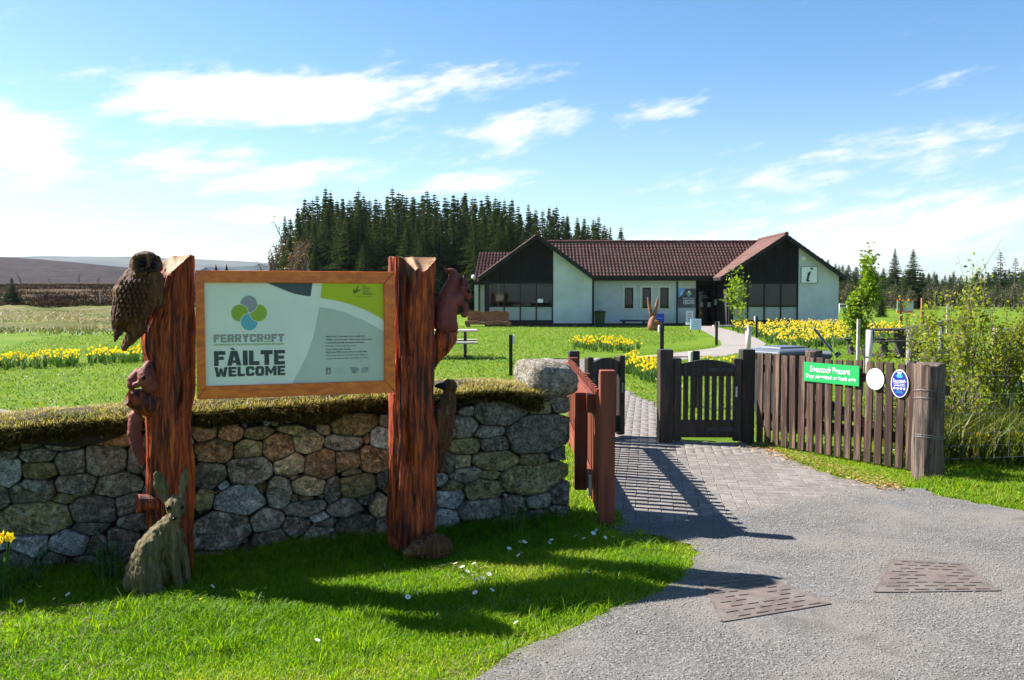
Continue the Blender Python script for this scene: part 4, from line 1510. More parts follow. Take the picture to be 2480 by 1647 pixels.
k2 = .2615 / 405      # metres per zoomed pixel on the left post
P2 = zz(250, 590, .2615)
owl = sculpt('owl', [
    ('e', P2(395, 200, .13), (135 * k2, 115 * k2, 125 * k2), (0, 0, 0)),
    ('c', [(P2(385, 260, .12), 120 * k2), (P2(345, 430, .11), 178 * k2), (P2(290, 590, .10), 150 * k2), (P2(240, 720, .09), 95 * k2)]),
    ('c', [(P2(260, 300, .12), 60 * k2), (P2(195, 450, .12), 95 * k2), (P2(150, 640, .12), 72 * k2), (P2(135, 800, .11), 48 * k2), (P2(112, 905, .10), 15 * k2)]),
    ('c', [(P2(330, 780, .08), 70 * k2), (P2(240, 890, .07), 48 * k2), (P2(195, 965, .07), 30 * k2)]),
    ('c', [(P2(470, 330, .08), 80 * k2), (P2(480, 520, .06), 95 * k2)]),
    ('c', [(P2(290, 130, .20), 22 * k2), (P2(400, 100, .215), 24 * k2), (P2(432, 170, .225), 20 * k2), (P2(420, 260, .225), 16 * k2)]),
    ('c', [(P2(432, 110, .215), 22 * k2), (P2(500, 140, .195), 22 * k2)]),
    ('c', [(P2(280, 180, .205), 18 * k2), (P2(310, 270, .21), 18 * k2), (P2(400, 280, .215), 16 * k2)]),
], .0062, MT['carve_wood'], 2, .013, 60, 3, (1, 1, .28))
eye(P2(356, 190, .206), .021, owl)
eye(P2(468, 205, .200), .018, owl)
MB().tube([sw(*P2(425, 225, .225)), sw(*P2(420, 262, .245)), sw(*P2(416, 282, .225))], [.010, .010, .003], 8).build('beak', MT['eye'], owl, smooth=True)
# wing feathers as raised blades
for p_, r_ in ((P2(350, 190, .192), .045), (P2(468, 205, .19), .036)):
    MB().sphere(sw(*p_), (r_, .016, r_), 18, 10, Matrix.Rotation(SGA, 3, 'Z')).build('eye_socket', MT['dark_wood'], owl, smooth=True)
rng_f = random.Random(5)
ft = MB()
for row in range(9):
    for q_ in range(7):
        x_ = 175 + q_ * 42 + (21 if row % 2 else 0) - row * 9
        y_ = 330 + row * 44
        if x_ > 470 - row * 16 or x_ < 150 - row * 3:
            continue
        nn_ = .10 + .125 * math.sqrt(max(.08, 1 - ((x_ - (345 - row * 14)) / 230.0) ** 2))
        a_ = Vector(sw(*P2(x_, y_, nn_)))
        b_ = Vector(sw(*P2(x_ - 10, y_ + 52, nn_ + .004)))
        ft.tube([a_, a_.lerp(b_, .6), b_], [.004, .0125, .002], 6)
ft.build('breast_feathers', MT['carve_wood'], owl, smooth=True)
fe = MB()
for k in range(7):
    t = k / 6
    a = Vector(sw(*P2(150 + 150 * t, 520 + 40 * t, .185)))
    b = Vector(sw(*P2(118 + 150 * t, 860 - 130 * t, .125)))
    fe.tube([a, a.lerp(b, .5) + SN * .012, b], [.006, .011, .003], 6)
fe.build('wing_feathers', MT['carve_wood'], owl, smooth=True)

sq = sculpt('squirrel', [
    ('e', P2(405, 1245, .05), (82 * k2, 90 * k2, 95 * k2), (0, 0, 0)),
    ('c', [(P2(420, 1120, .04), 38 * k2), (P2(400, 1200, .05), 70 * k2), (P2(435, 1310, .04), 75 * k2)]),
    ('c', [(P2(320, 1200, .02), 45 * k2), (P2(285, 1260, .02), 58 * k2), (P2(265, 1310, .02), 45 * k2)]),
    ('c', [(P2(300, 1310, .07), 30 * k2), (P2(330, 1300, .08), 28 * k2)]),
    ('c', [(P2(300, 1600, 0), 60 * k2), (P2(285, 1750, 0), 62 * k2), (P2(320, 1900, 0), 52 * k2), (P2(360, 2020, -.01), 34 * k2)]),
], .006, MT['squirrel_wood'], 4, .004, 60, 8)
sq['label'] = 'small red squirrel peering out from behind the left post'
eye(P2(372, 1242, .105), .012, sq)
eye(P2(425, 1150, .07), .009, sq)


def stub(c0, c1, r0, r1, name='branch_stub'):
    """short hollow branch end"""
    mb = MB()
    a, b = Vector(c0), Vector(c1)
    mb.tube([a, a.lerp(b, .5), b], [r0, r0 * .92, r1], 18, cap=False)
    n0 = len(mb.v) - 18
    mb.tube([b, b.lerp(a, .06), b.lerp(a, .07), b.lerp(a, .45)], [r1, r1 * .78, r1 * .62, r1 * .5], 18, cap=False)
    mb.mat = 1
    mb.tube([b.lerp(a, .45), b.lerp(a, .46)], [r1 * .55, .001], 18, cap=True)
    o = mb.build(name, [MT['post_wood'], MT['core']], sign, smooth=True)
    return o


stub(sw(*P2(480, 1490, -.02)), sw(*P2(228, 1420, .03)), .085, .045)
P3 = zz(250, 960, .3125)
k3 = .3125 / 405
stub(sw(*P3(420, 830, 0)), sw(*P3(262, 832, .02)), .062, .056)
hare = sculpt('hare', [
    ('e', P3(350, 1370, .21), (150 * k3, 140 * k3, 150 * k3), (0, 0, 0)),
    ('c', [(P3(290, 1350, .20), 110 * k3), (P3(370, 1200, .21), 120 * k3), (P3(450, 1090, .21), 105 * k3), (P3(520, 990, .22), 72 * k3)]),
    ('c', [(P3(540, 1080, .22), 80 * k3), (P3(545, 1200, .22), 70 * k3), (P3(530, 1330, .20), 55 * k3)]),
    ('c', [(P3(535, 1180, .25), 50 * k3), (P3(560, 1330, .27), 38 * k3), (P3(590, 1470, .28), 30 * k3), (P3(600, 1510, .30), 28 * k3)]),
    ('c', [(P3(610, 1180, .21), 40 * k3), (P3(640, 1350, .21), 32 * k3), (P3(650, 1490, .21), 28 * k3)]),
    ('c', [(P3(250, 1430, .22), 90 * k3), (P3(330, 1490, .26), 60 * k3), (P3(440, 1505, .30), 38 * k3)]),
    ('e', P3(560, 855, .25), (68 * k3, 78 * k3, 92 * k3), (0, 0, 0)),
    ('e', P3(556, 930, .28), (46 * k3, 52 * k3, 52 * k3), (0, 0, 0)),
    ('e', P3(452, 700, .20), (50 * k3, 14 * k3, 128 * k3), (0, R(-14), R(10))),
    ('e', P3(620, 680, .18), (34 * k3, 14 * k3, 125 * k3), (0, R(10), R(-30))),
    ('c', [(P3(490, 800, .21), 28 * k3), (P3(520, 830, .23), 40 * k3)]),
    ('c', [(P3(605, 790, .20), 26 * k3), (P3(590, 830, .22), 40 * k3)]),
], .0062, MT['hare_wood'], 2, .010, 70, 5, (1, 1, .35))
eye(P3(506, 864, .292), .0135, hare)
eye(P3(610, 860, .286), .0125, hare)
MB().sphere(sw(*P3(552, 948, .322)), (.013, .012, .009), 10, 8).build('nose', MT['eye'], hare, smooth=True)
# squirrel on its bracket, right post
PS = zz(1040, 630, .1275)
kS = .1275 / 385
stq = sculpt('squirrel', [
    ('c', [(PS(300, 1200, -.07), 235 * kS), (PS(310, 1000, -.07), 235 * kS), (PS(370, 800, -.07), 215 * kS), (PS(540, 720, -.06), 140 * kS)]),
    ('c', [(PS(240, 860, -.09), 170 * kS), (PS(380, 640, -.09), 185 * kS), (PS(455, 430, -.09), 140 * kS), (PS(465, 270, -.09), 100 * kS), (PS(400, 205, -.09), 60 * kS), (PS(310, 205, -.09), 42 * kS), (PS(268, 150, -.09), 16 * kS)]),
    ('c', [(PS(640, 560, -.05), 100 * kS), (PS(700, 600, -.045), 105 * kS), (PS(735, 700, -.04), 62 * kS)]),
    ('c', [(PS(655, 300, -.05), 22 * kS), (PS(660, 400, -.05), 60 * kS), (PS(680, 500, -.05), 90 * kS)]),
    ('c', [(PS(560, 780, -.04), 75 * kS), (PS(690, 850, -.02), 55 * kS), (PS(700, 960, -.02), 48 * kS), (PS(640, 1040, -.02), 50 * kS)]),
    ('e', PS(665, 1040, -.03), (62 * kS, 55 * kS, 68 * kS), (0, 0, 0)),
    ('c', [(PS(400, 1180, -.05), 140 * kS), (PS(480, 1290, -.05), 80 * kS)]),
], .0058, MT['squirrel_wood'], 3, .006, 70, 9, (1, 1, .4))
stq['label'] = 'red squirrel holding a nut on the bracket of the right post'
eye(PS(748, 590, .005), .013, stq)
sculpt('bracket', [('c', [(PS(310, 1480, -.09), 235 * kS), (PS(230, 1600, -.09), 220 * kS), (PS(130, 1760, -.10), 180 * kS), (PS(70, 1920, -.10), 120 * kS), (PS(20, 2080, -.10), 80 * kS)]), ('c', [(PS(465, 1370, -.09), 85 * kS), (PS(200, 1380, -.09), 110 * kS)])],
       .008, MT['post_wood'], 3, .006, 40, 4, (1, 1, .15))
P5 = zz(880, 900, .306)
k5 = .306 / 380
crow = sculpt('crow', [
    ('e', P5(680, 118, -.05), (66 * k5, 56 * k5, 60 * k5), (0, 0, 0)),
    ('c', [(P5(690, 140, -.06), 46 * k5), (P5(672, 230, -.06), 64 * k5), (P5(645, 370, -.06), 92 * k5), (P5(635, 520, -.07), 78 * k5), (P5(610, 640, -.10), 48 * k5), (P5(600, 780, -.11), 26 * k5)]),
    ('c', [(P5(600, 330, -.03), 40 * k5), (P5(600, 500, -.04), 40 * k5), (P5(595, 640, -.06), 20 * k5)]),
], .006, MT['carve_wood'], 2, .010, 70, 6, (1, 1, .3))
MB().tube([sw(*P5(640, 112, -.03)), sw(*P5(595, 113, -.02)), sw(*P5(560, 116, -.015))], [.026, .017, .003], 8).build('beak', MT['eye'], crow, smooth=True)
eye(P5(665, 105, -.022), .006, crow)
hed = sculpt('hedgehog', [
    ('e', P5(545, 1400, .12), (165 * k5, 110 * k5, 120 * k5), (0, 0, 0)),
    ('c', [(P5(430, 1400, .18), 70 * k5), (P5(370, 1425, .21), 42 * k5), (P5(325, 1440, .22), 20 * k5)]),
], .006, MT['carve_wood'], 2, .010, 70, 7, (.4, 1, 1))
MB().sphere(sw(*P5(348, 1432, .225)), (.030, .022, .019), 12, 8, Matrix.Rotation(SGA, 3, 'Z')).build('snout', MT['hare_wood'], hed, smooth=True)

# ---- frame and panel
u0, u1, z0, z1 = .163, 1.352, 1.083, 1.847
iu0, iu1, iz0, iz1 = .214, 1.284, 1.160, 1.775
nb, nf = .005, .055
for a, b, c, d_ in (((u0, z1), (u1, z1), (iu1, iz1), (iu0, iz1)), ((u0, z0), (u1, z0), (iu1, iz0), (iu0, iz0)), ((u0, z0), (u0, z1), (iu0, iz1), (iu0, iz0)), ((u1, z0), (u1, z1), (iu1, iz1), (iu1, iz0))):
    q = [a, b, c, d_]
    cxm, czm = sum(p[0] for p in q) / 4, sum(p[1] for p in q) / 4
    q = [(p[0] + (cxm - p[0]) * .003, p[1] + (czm - p[1]) * .003) for p in q]
    MB().prism([sw(p[0], nb, p[1]) for p in q], SN * (nf - nb)).build('frame_rail', MT['frame_wood'], sign, bevel=.004)
panel = MB().box(sw((iu0 + iu1) / 2, .028, (iz0 + iz1) / 2), (iu1 - iu0 + .02, .008, iz1 - iz0 + .02), rz=SGA).build('sign_panel', MT['panel'], sign)
panel['label'] = 'pale green grey panel reading FERRYCROFT, FÀILTE, WELCOME'
PN = .0325


def pz(x, y, lift=0.0):
    u, z = su(480 + x * .2033, 670 + y * .2033, PN)
    return sw(min(max(u, iu0 + .001), iu1 - .001), PN + lift, min(max(z, iz0 + .001), iz1 - .001))


def pshape(name, pts, mat, lift=0.0):
    return flat_shape(name, [pz(x, y, lift) for x, y in pts], SN, MT[mat], panel)


pshape('slate_shape', [(820, 60), (1362, 60), (1338, 235), (1250, 226), (1150, 205), (1050, 170), (940, 125)], 'slate')
pshape('lime_shape', [(1478, 60), (2260, 60), (2260, 545), (2200, 510), (2120, 462), (1980, 390), (1820, 330), (1650, 285), (1455, 255)], 'lime')
pshape('sage_shape', [(1440, 365), (1560, 378), (1740, 420), (1900, 490), (2050, 560), (2205, 650), (2260, 680), (2260, 1300), (1120, 1300), (1210, 1110), (1300, 930), (1370, 720), (1415, 520)], 'sage')


def circ_cut(c, r, c2, r2, n=40):
    """circle c,r minus circle c2,r2"""
    pts = []
    for k in range(n):
        t = 2 * math.pi * k / n
        p = (c[0] + r * math.cos(t), c[1] + r * math.sin(t))
        dd = math.hypot(p[0] - c2[0], p[1] - c2[1])
        if dd < r2:
            p = (c2[0] + (p[0] - c2[0]) * r2 / dd, c2[1] + (p[1] - c2[1]) * r2 / dd)
        pts.append(p)
    return pts


cs = [(602, 326), (718, 432), (608, 540), (494, 434)]
for k, (c, mt) in enumerate(zip(cs, ('pgrey', 'pgreen', 'pblue', 'pgreen'))):
    pshape('logo_petal', circ_cut(c, 100, cs[(k - 1) % 4], 108), mt)


def ptext(s, x0, y0, x1, y1, mat, offset=0.0, space=1.0, name='lettering', lift=.0012):
    a, b, c = pz(x0, y0), pz(x1, y0), pz(x0, y1)
    return fit_text(name, s, a, SU, UZ, SN, (b - a).dot(SU), (c - a).z, MT[mat], panel, offset, space, lift)


def rc(a, b, c, d_):
    return [(a, b), (c, b), (c, d_), (a, d_)]


def mir(p):
    return [(1 - x, y) for x, y in reversed(p)]


def flip(p):
    return [(x, 1 - y) for x, y in reversed(p)]


_A = [(0, 0), (.34, 0), (.5, .68), (.5, 1), (.28, 1)]
_W = [[(0, 1), (.25, 1), (.33, .40), (.33, 0), (.14, 0)], [(.33, 0), (.33, .40), (.40, .85), (.5, .85), (.5, .45), (.42, 0)]]
_C = [(0, .82), (.15, 1), (.85, 1), (1, .85), (1, .62), (.64, .62), (.64, .76), (.38, .76), (.38, .82)]
_O = [(0, .8), (.16, 1), (.84, 1), (1, .8), (.64, .8), (.64, .74), (.36, .74), (.36, .8)]
_Y = [(0, 1), (.36, 1), (.5, .70), (.5, .40), (.32, .40)]
_M = [(.27, .5), (.5, .10), (.5, .52), (.27, 1)]
GL = {'F': (.92, [rc(0, 0, .40, 1), rc(.40, .74, 1, 1), rc(.40, .40, .86, .62)]), 'E': (.92, [rc(0, 0, .40, 1), rc(.40, .76, 1, 1), rc(.40, .39, .9, .61), rc(.40, 0, 1, .24)]),
      'I': (.40, [rc(0, 0, 1, 1)]), 'L': (.86, [rc(0, 0, .42, 1), rc(.42, 0, 1, .27)]), 'T': (.98, [rc(0, .73, 1, 1), rc(.3, 0, .7, .73)]),
      'A': (1.18, [_A, mir(_A), [(.385, .18), (.615, .18), (.575, .36), (.425, .36)]]), 'À': (1.18, [_A, mir(_A), [(.385, .18), (.615, .18), (.575, .36), (.425, .36)], [(.18, 1.2), (.42, 1.2), (.60, 1.05), (.42, 1.05)]]),
      'R': (1.0, [rc(0, 0, .38, 1), rc(.38, .79, .92, 1), rc(.64, .58, 1, .79), rc(.38, .40, .92, .58), [(.48, .40), (.84, .40), (1, 0), (.62, 0)]]),
      'Y': (1.04, [_Y, mir(_Y), rc(.32, 0, .68, .40)]), 'C': (1.0, [rc(0, .18, .38, .82), _C, flip(_C)]), 'O': (1.04, [rc(0, .2, .36, .8), rc(.64, .2, 1, .8), _O, flip(_O)]),
      'W': (1.5, _W + [mir(p) for p in _W]), 'M': (1.35, [rc(0, 0, .27, 1), _M, mir(_M), rc(.73, 0, 1, 1)])}


def btext(s, x0, y0, x1, y1, mat):
    a, b, c = pz(x0, y0), pz(x1, y0), pz(x0, y1)
    W_, H_ = (b - a).dot(SU), (c - a).z
    tot = sum(GL[ch][0] for ch in s) + .11 * (len(s) - 1)
    x = 0.0
    for ch in s:
        w, polys = GL[ch]
        mb = MB()
        for p in polys:
            mb.prism([a + SU * ((x + px * w) / tot * W_ + random.uniform(-1, 1) * .0008) + UZ * (py * H_ + random.uniform(-1, 1) * .0008) + SN * .0006 for px, py in p], SN * .0008)
        mb.build('letter', MT[mat], panel)
        x += w + .11


btext('FERRYCR', 185, 786, 778, 690, 'logo_grey')
btext('O', 787, 750, 862, 688, 'logo_grey')
btext('FT', 872, 777, 1025, 682, 'logo_grey')
pshape('logo_bar', [(788, 777), (862, 776), (862, 764), (788, 765)], 'olive_ink')
ptext('CROSSROADS OF THE NORTH | CROIS-RATHAD AN TUATH', 185, 830, 1025, 803, 'olive_ink', .012)
btext('FÀILTE', 190, 1066, 1035, 888, 'ink')
btext('WELCOME', 195, 1196, 1038, 1080, 'ink')
for k, (s, w, b) in enumerate([('Explore the crossroads where people and', 1985, .014), ('wildlife, land and water, history and culture meet', 2075, .014), ('in the family-friendly Ferrycroft exhibition.', 1985, .014),
                               ('Discover where to go next at the', 1880, 0), ('Tourist Information Centre.', 1820, 0), ('Walk back 2000 years on the Ord Hill Walk', 2012, .014), ('Stroll along the Ferry Wood Forest Walks, to', 2020, 0), ('Lairg hydro-electric dam and Little Loch Shin.', 2035, 0)]):
    ptext(s, 1520, 728 + k * 37.5, w, 704 + k * 37.5, 'ink', b)
pshape('icon_tile', [(1520, 1085), (1582, 1083), (1582, 1163), (1520, 1165)], 'pale_panel')
ptext('i', 1540, 1150, 1562, 1098, 'sage', .01, lift=.0022)
ptext('WC', 1622, 1156, 1765, 1080, 'pale_panel', 0)
pshape('icon_tile', [(1815, 1078), (1890, 1076), (1890, 1090), (1915, 1090), (1915, 1120), (1890, 1122), (1880, 1140), (1910, 1150), (1815, 1152), (1835, 1140), (1818, 1120)], 'pale_panel')
pshape('icon_tile', [(1945, 1080), (2025, 1078), (2025, 1140), (1945, 1143)], 'pale_panel')
ptext('The', 1955, 122, 1990, 100, 'ink')
ptext('Highland', 1955, 152, 2050, 126, 'ink')
ptext('Council', 1955, 176, 2035, 154, 'ink')
ptext('Comhairle na', 1955, 198, 2075, 182, 'ink')
ptext('Gàidhealtachd', 1955, 216, 2085, 200, 'ink')
pshape('text_rule', [(1845, 240), (2085, 240), (2085, 236), (1845, 236)], 'ink')
for pts in ([(1845, 195), (1880, 150), (1905, 105), (1912, 120), (1895, 165), (1865, 212)], [(1870, 205), (1905, 160), (1938, 150), (1930, 168), (1895, 185)], [(1842, 165), (1850, 150), (1875, 165), (1868, 190), (1850, 200)]):
    pshape('emblem_leaf', pts, 'ink')

# ---------------------------------------------------------------- red railing
rail = empty('red_railing', (0.66, 8.6, 0), 'red stained picket railing running back from the wall end to the gate', 'railing')
MB().box((0.70, 6.66, .565), (.112, .112, 1.17)).build('post', MT['red_wood'], rail, bevel=.008)
MB().box((0.54, 7.10, .555), (.098, .06, .77)).build('end_board', MT['red_wood'], rail, bevel=.005)
MB().box((0.69, 10.2, .5), (.10, .10, 1.0)).build('post', MT['red_wood'], rail, bevel=.006)
MB().box((0.69, 8.5, .48), (.08, .08, .98)).build('post', MT['red_wood'], rail, bevel=.006)
MB().bar((0.605, 6.88, .875), (0.605, 10.25, .875), .05, .14).build('rail', MT['red_wood'], rail, bevel=.004)
MB().bar((0.605, 6.95, .27), (0.605, 10.25, .27), .05, .12).build('rail', MT['red_wood'], rail, bevel=.004)
MB().box((0.60, 6.93, .24), (.02, .05, .16)).build('bracket', MT['steel'], rail)
pm = MB().box((0, 0, .515), (.022, .060, .93)).mesh('picket')
pm.materials.append(MT['red_wood'])
k = 0
y = 6.86
while y < 10.2:
    o = bpy.data.objects.new('picket', pm)
    col.objects.link(o)
    o.parent = rail
    o.location = Vector((0.648 + random.uniform(-.002, .002), y, random.uniform(-.006, .006) + .01)) - base_of(rail)
    o.rotation_euler = (random.uniform(-.006, .006), 0, random.uniform(-.02, .02))
    y += .138


# ---------------------------------------------------------------- gates
def gate(A, B, label, slats, htop=.96, hbot=.06, arch=.05, hinges=True):
    """boarded gate between ground points A and B, arched top rail"""
    A, B = Vector(A), Vector(B)
    g = empty('wooden_gate', tuple((A + B) / 2), label, 'gate')
    d = (B - A).normalized()
    L = (B - A).length
    n = Vector((d.y, -d.x, 0))
    if n.y > 0:
        n = -n
    for p in (A + d * .045, B - d * .045):
        MB().bar(p + UZ * .03, p + UZ * (htop + .02), .075, .09, up=d).build('stile', MT['gate_wood'], g, bevel=.012)
    top, bot = [], []
    for k in range(13):
        t = k / 12
        s = .09 + (L - .18) * t
        top.append((s, htop - .045 + arch * math.sin(math.pi * t)))
        bot.append((s, htop - .185))
    poly = [A + d * s + UZ * z for s, z in bot] + [A + d * s + UZ * z for s, z in reversed(top)]
    MB().prism([p + n * .022 for p in poly], -n * .05).build('top_rail', MT['gate_wood'], g, bevel=.004)
    MB().bar(A + d * .09 + UZ * (hbot + .11), B - d * .09 + UZ * (hbot + .11), .05, .20).build('bottom_rail', MT['gate_wood'], g, bevel=.004)
    w = (L - .18) / (slats + (slats + 1) * .42)
    for k in range(slats):
        s = .09 + w * .42 * (k + 1) + w * k + w / 2
        p = A + d * s
        MB().bar(p + UZ * (hbot + .212), p + UZ * (htop - .187), .022, w, up=d).build('slat', MT['gate_wood'], g, bevel=.002)
    if hinges:
        for z in (htop - .11, hbot + .11):
            MB().bar(B - d * .02 + n * .03 + UZ * z, B - d * (L * .5) + n * .03 + UZ * z, .006, .045).build('hinge_strap', MT['iron'], g)
    MB().bar(B - d * .06 + n * .045 + UZ * (htop - .30), B - d * .06 + n * .045 + UZ * (htop - .42), .014, .02, up=d).build('latch', MT['steel'], g)
    return g


def gatepost(P, w, h, label, tilt=0.0):
    o = MB().box((P[0], P[1], h / 2), (w, w, h), rz=.1).build('gate_post', MT['gate_wood'], bevel=.012, loc=(P[0], P[1], 0))
    o.rotation_euler = (0, tilt, 0)
    return tag(o, label, 'post', 'dark gate posts')


gatepost((1.757, 10.4), .155, 1.08, 'dark square gate post in the middle, between the two gates')
gatepost((2.70, 10.42), .15, 1.08, 'dark gate post at the left end of the picket fence')
gatepost((0.71, 10.42), .12, 1.06, 'dark gate post at the far end of the red railing')
gate((1.85, 10.38, 0), (2.62, 10.36, 0), 'dark boarded gate with arched top, closed beside the picket fence', 7)
gate((0.86, 10.5, 0), (1.335, 10.86, 0), 'narrow dark gate standing ajar behind the red railing', 4, hinges=False)

# ---------------------------------------------------------------- picket fence on the right
FA, FB = Vector((2.77, 10.2, 0)), Vector((3.80, 8.52, 0))
FD = (FB - FA).normalized()
FN = Vector((FD.y, -FD.x, 0))
if FN.y > 0:
    FN = -FN
fence = empty('picket_fence', tuple((FA + FB) / 2), 'brown picket fence between the dark gate and the old round post', 'fence')
fl = (FB - FA).length
for z in (.88, .34):
    MB().bar(FA + UZ * z - FN * .03, FB + FD * .1 + UZ * z - FN * .03, .04, .085).build('rail', MT['fence_wood'], fence, bevel=.003)
MB().bar(FA + FD * .75 + UZ * .62 - FN * .075, FB - FD * .15 + UZ * .28 - FN * .075, .035, .08).build('brace', MT['fence_wood'], fence)
NP = 17
for k in range(NP):
    P = FA + FD * (.04 + (fl - .08) * k / (NP - 1)) + FN * .004
    h = 1.05 + random.uniform(-.012, .012)
    o = MB().bar(P + UZ * .045, P + UZ * h, .02, .082, up=FD).build('picket', MT['fence_wood'], fence, bevel=.003, loc=P - base_of(fence))
    o.rotation_euler = (random.uniform(-.012, .012), random.uniform(-.012, .012), 0)


def old_post(P, r, h, label, seed, name='round_post', n=40, dz=.02):
    zs = np.arange(-.03, h + dz, dz)
    th = np.linspace(0, 2 * np.pi, n, endpoint=False)
    TH, ZZ = np.meshgrid(th, zs)
    cx, sx = np.cos(TH), np.sin(TH)
    k = (fbm(np.stack([cx * 5, sx * 5, ZZ * 1.2], -1), seed, 5) - .5) * r * .32 + (fbm(np.stack([cx, sx, ZZ * 2], -1), seed + 3, 3) - .5) * r * .2
    rr = (r * (1.06 - .06 * ZZ / h) + k)
    ztop = h + (fbm(np.stack([cx * 3, sx * 3, 0 * ZZ], -1), seed + 1, 3) - .5) * .05
    V = np.stack([rr * cx, rr * sx, np.minimum(ZZ, ztop)], -1).reshape(-1, 3)
    nr = len(zs)
    i = np.arange(nr * n).reshape(nr, n)
    Fq = [np.stack([i[:-1], np.roll(i[:-1], -1, 1), np.roll(i[1:], -1, 1), i[1:]], -1).reshape(-1, 4)]
    c = V[i[-1]].mean(0) - np.array([0, 0, .01])
    V = np.vstack([V, V[i[-1]] * .5 + c * .5, c[None]])
    b = nr * n
    Fq.append(np.stack([i[-1], np.roll(i[-1], -1), np.roll(np.arange(n) + b, -1), np.arange(n) + b], -1))
    tri = np.stack([np.arange(n) + b, np.roll(np.arange(n) + b, -1), np.full(n, b + n)], -1)
    o = link(name, fast_mesh(name, V, Fq and [np.vstack(Fq), tri], smooth=True), MT['old_post'])
    o.location = P
    return tag(o, label, 'post')


rp = empty('strainer_post', (3.84, 8.33, 0), 'thick weathered round timber post at the right end of the picket fence', 'post')
t_ = old_post((3.84, 8.33, 0), .128, 1.07, None, 4)
t_.name = 'post_trunk'
t_.parent = rp
t_.location = (0, 0, 0)
del t_['category']
for z in (.83, .76, .42, .40):
    mb = MB()
    mb.tube([(3.84 + .137 * math.cos(a), 8.33 + .137 * math.sin(a), z + .01 * math.sin(a * 2)) for a in np.linspace(0, 2 * math.pi, 25)], .0022, 5, cap=False)
    mb.build('wire_band', MT['wire'], rp, smooth=True)
MB().bar((3.97, 8.36, .82), (4.02, 8.38, .82), .09, .09).build('timber_block', MT['fence_wood'], rp)
t_ = old_post((3.68, 11.05, 0), .10, 1.03, 'grey sawn post top showing behind the picket fence by the bin', 9, name='sawn_post')
t_['category'] = 'post'
# wire fence running off to the right
wf = empty('wire_fence', (4.6, 8.6, 0), 'thin wire stock fence running right from the thick round post', 'fence')
for z in (.95, .78, .60, .42, .30, .18):
    MB().tube([(3.97, 8.36, z), (5.2, 8.62, z - .008), (6.6, 8.95, z)], .0016, 4).build('wire', MT['wire'], wf)
for k in range(15):
    x = 4.05 + k * .16
    MB().tube([(x, 8.36 + (x - 3.97) * .215, .18), (x, 8.36 + (x - 3.97) * .215, .78)], .0013, 4).build('wire', MT['wire'], wf)


# ---------------------------------------------------------------- signs on the fence
def fence_pt(px, py, n=.022):
    return onplane(px, py, FA + FN * n, FN)


bl, br, tl = fence_pt(1948, 922), fence_pt(2082, 936), fence_pt(1948, 876)
ls = empty('livestock_sign', tuple((bl + br) / 2), 'green Livestock Present sign with white lettering screwed to the pickets', 'sign')
w_ = (br - bl).dot(FD)
zb, zt = (bl.z + br.z) / 2, (bl.z + br.z) / 2 + (tl.z - bl.z)
b0 = Vector((bl.x, bl.y, zb))
plate = MB().prism([b0, b0 + FD * w_, b0 + FD * w_ + UZ * (zt - zb), b0 + UZ * (zt - zb)], FN * .012).build('plate', MT['sign_green'], ls)
f0 = b0 + FN * .012
H_ = zt - zb
fit_text('lettering', 'Livestock Present', f0 + FD * w_ * .13 + UZ * H_ * .50, FD, UZ, FN, w_ * .72, H_ * .33, MT['sign_white'], plate, .012, 1.05)
fit_text('lettering', 'Dogs permitted on leads only', f0 + FD * w_ * .05 + UZ * H_ * .13, FD, UZ, FN, w_ * .90, H_ * .27, MT['sign_white'], plate, .008, 1.05)


def oval(name, c, rx, rz, th, mat, label, n=36):
    r = empty(name, tuple(c), label, 'sign')
    pts = [c + FD * (rx * math.cos(2 * math.pi * k / n)) + UZ * (rz * math.sin(2 * math.pi * k / n)) for k in range(n)]
    p = MB().prism(pts, FN * th).build('plate', mat, r)
    return r, p


c = fence_pt(2121, 918)
wr, wp_ = oval('round_sign', c, .098, .104, .01, MT['sign_white'], 'white round disc fixed to the pickets beside the green sign')
for k, (s, w, z) in enumerate([('Please', .05, .045), ('keep dogs', .09, .018), ('on a lead', .12, -.012), ('Thank you', .075, -.042)]):
    fit_text('lettering', s, c + FN * .01 - FD * w / 2 + UZ * z, FD, UZ, FN, w, .014, MT['pgrey'], wp_, 0)
c = fence_pt(2180, 929)
bo, bp = oval('award_plaque', c, .093, .133, .01, MT['sign_white'], 'blue oval tourist award plaque with thistle and four stars', 40)
n = 40
MB().prism([c + FN * .0105 + FD * (.086 * math.cos(2 * math.pi * k / n)) + UZ * (.126 * math.sin(2 * math.pi * k / n)) for k in range(n)], FN * .001).build('blue_face', MT['blue_oval'], bo)
cf = c + FN * .0118
fit_text('lettering', 'Scottish', cf - FD * .068 + UZ * .006, FD, UZ, FN, .136, .036, MT['sign_white'], bp, .014)
fit_text('lettering', 'TOURIST BOARD', cf - FD * .062 - UZ * .010, FD, UZ, FN, .124, .011, MT['sign_white'], bp, 0)
MB().prism([cf + FD * a + UZ * z for a, z in ((-.06, -.022), (.06, -.022), (.06, -.018), (-.06, -.018))], FN * .001).build('rule', MT['sign_white'], bp)
for k in range(4):
    s0 = cf + FD * (-.052 + k * .0347) - UZ * .046
    MB().prism([s0 + FD * (r_ * math.sin(a)) + UZ * (r_ * math.cos(a)) for a, r_ in [(i * math.pi / 5, .017 if i % 2 == 0 else .007) for i in range(10)]], FN * .001).build('star', MT['sign_white'], bp)
fit_text('lettering', 'VISITOR', cf - FD * .03 - UZ * .078, FD, UZ, FN, .06, .010, MT['teal'], bp, 0)
fit_text('lettering', 'ATTRACTION', cf - FD * .04 - UZ * .092, FD, UZ, FN, .08, .010, MT['teal'], bp, 0)
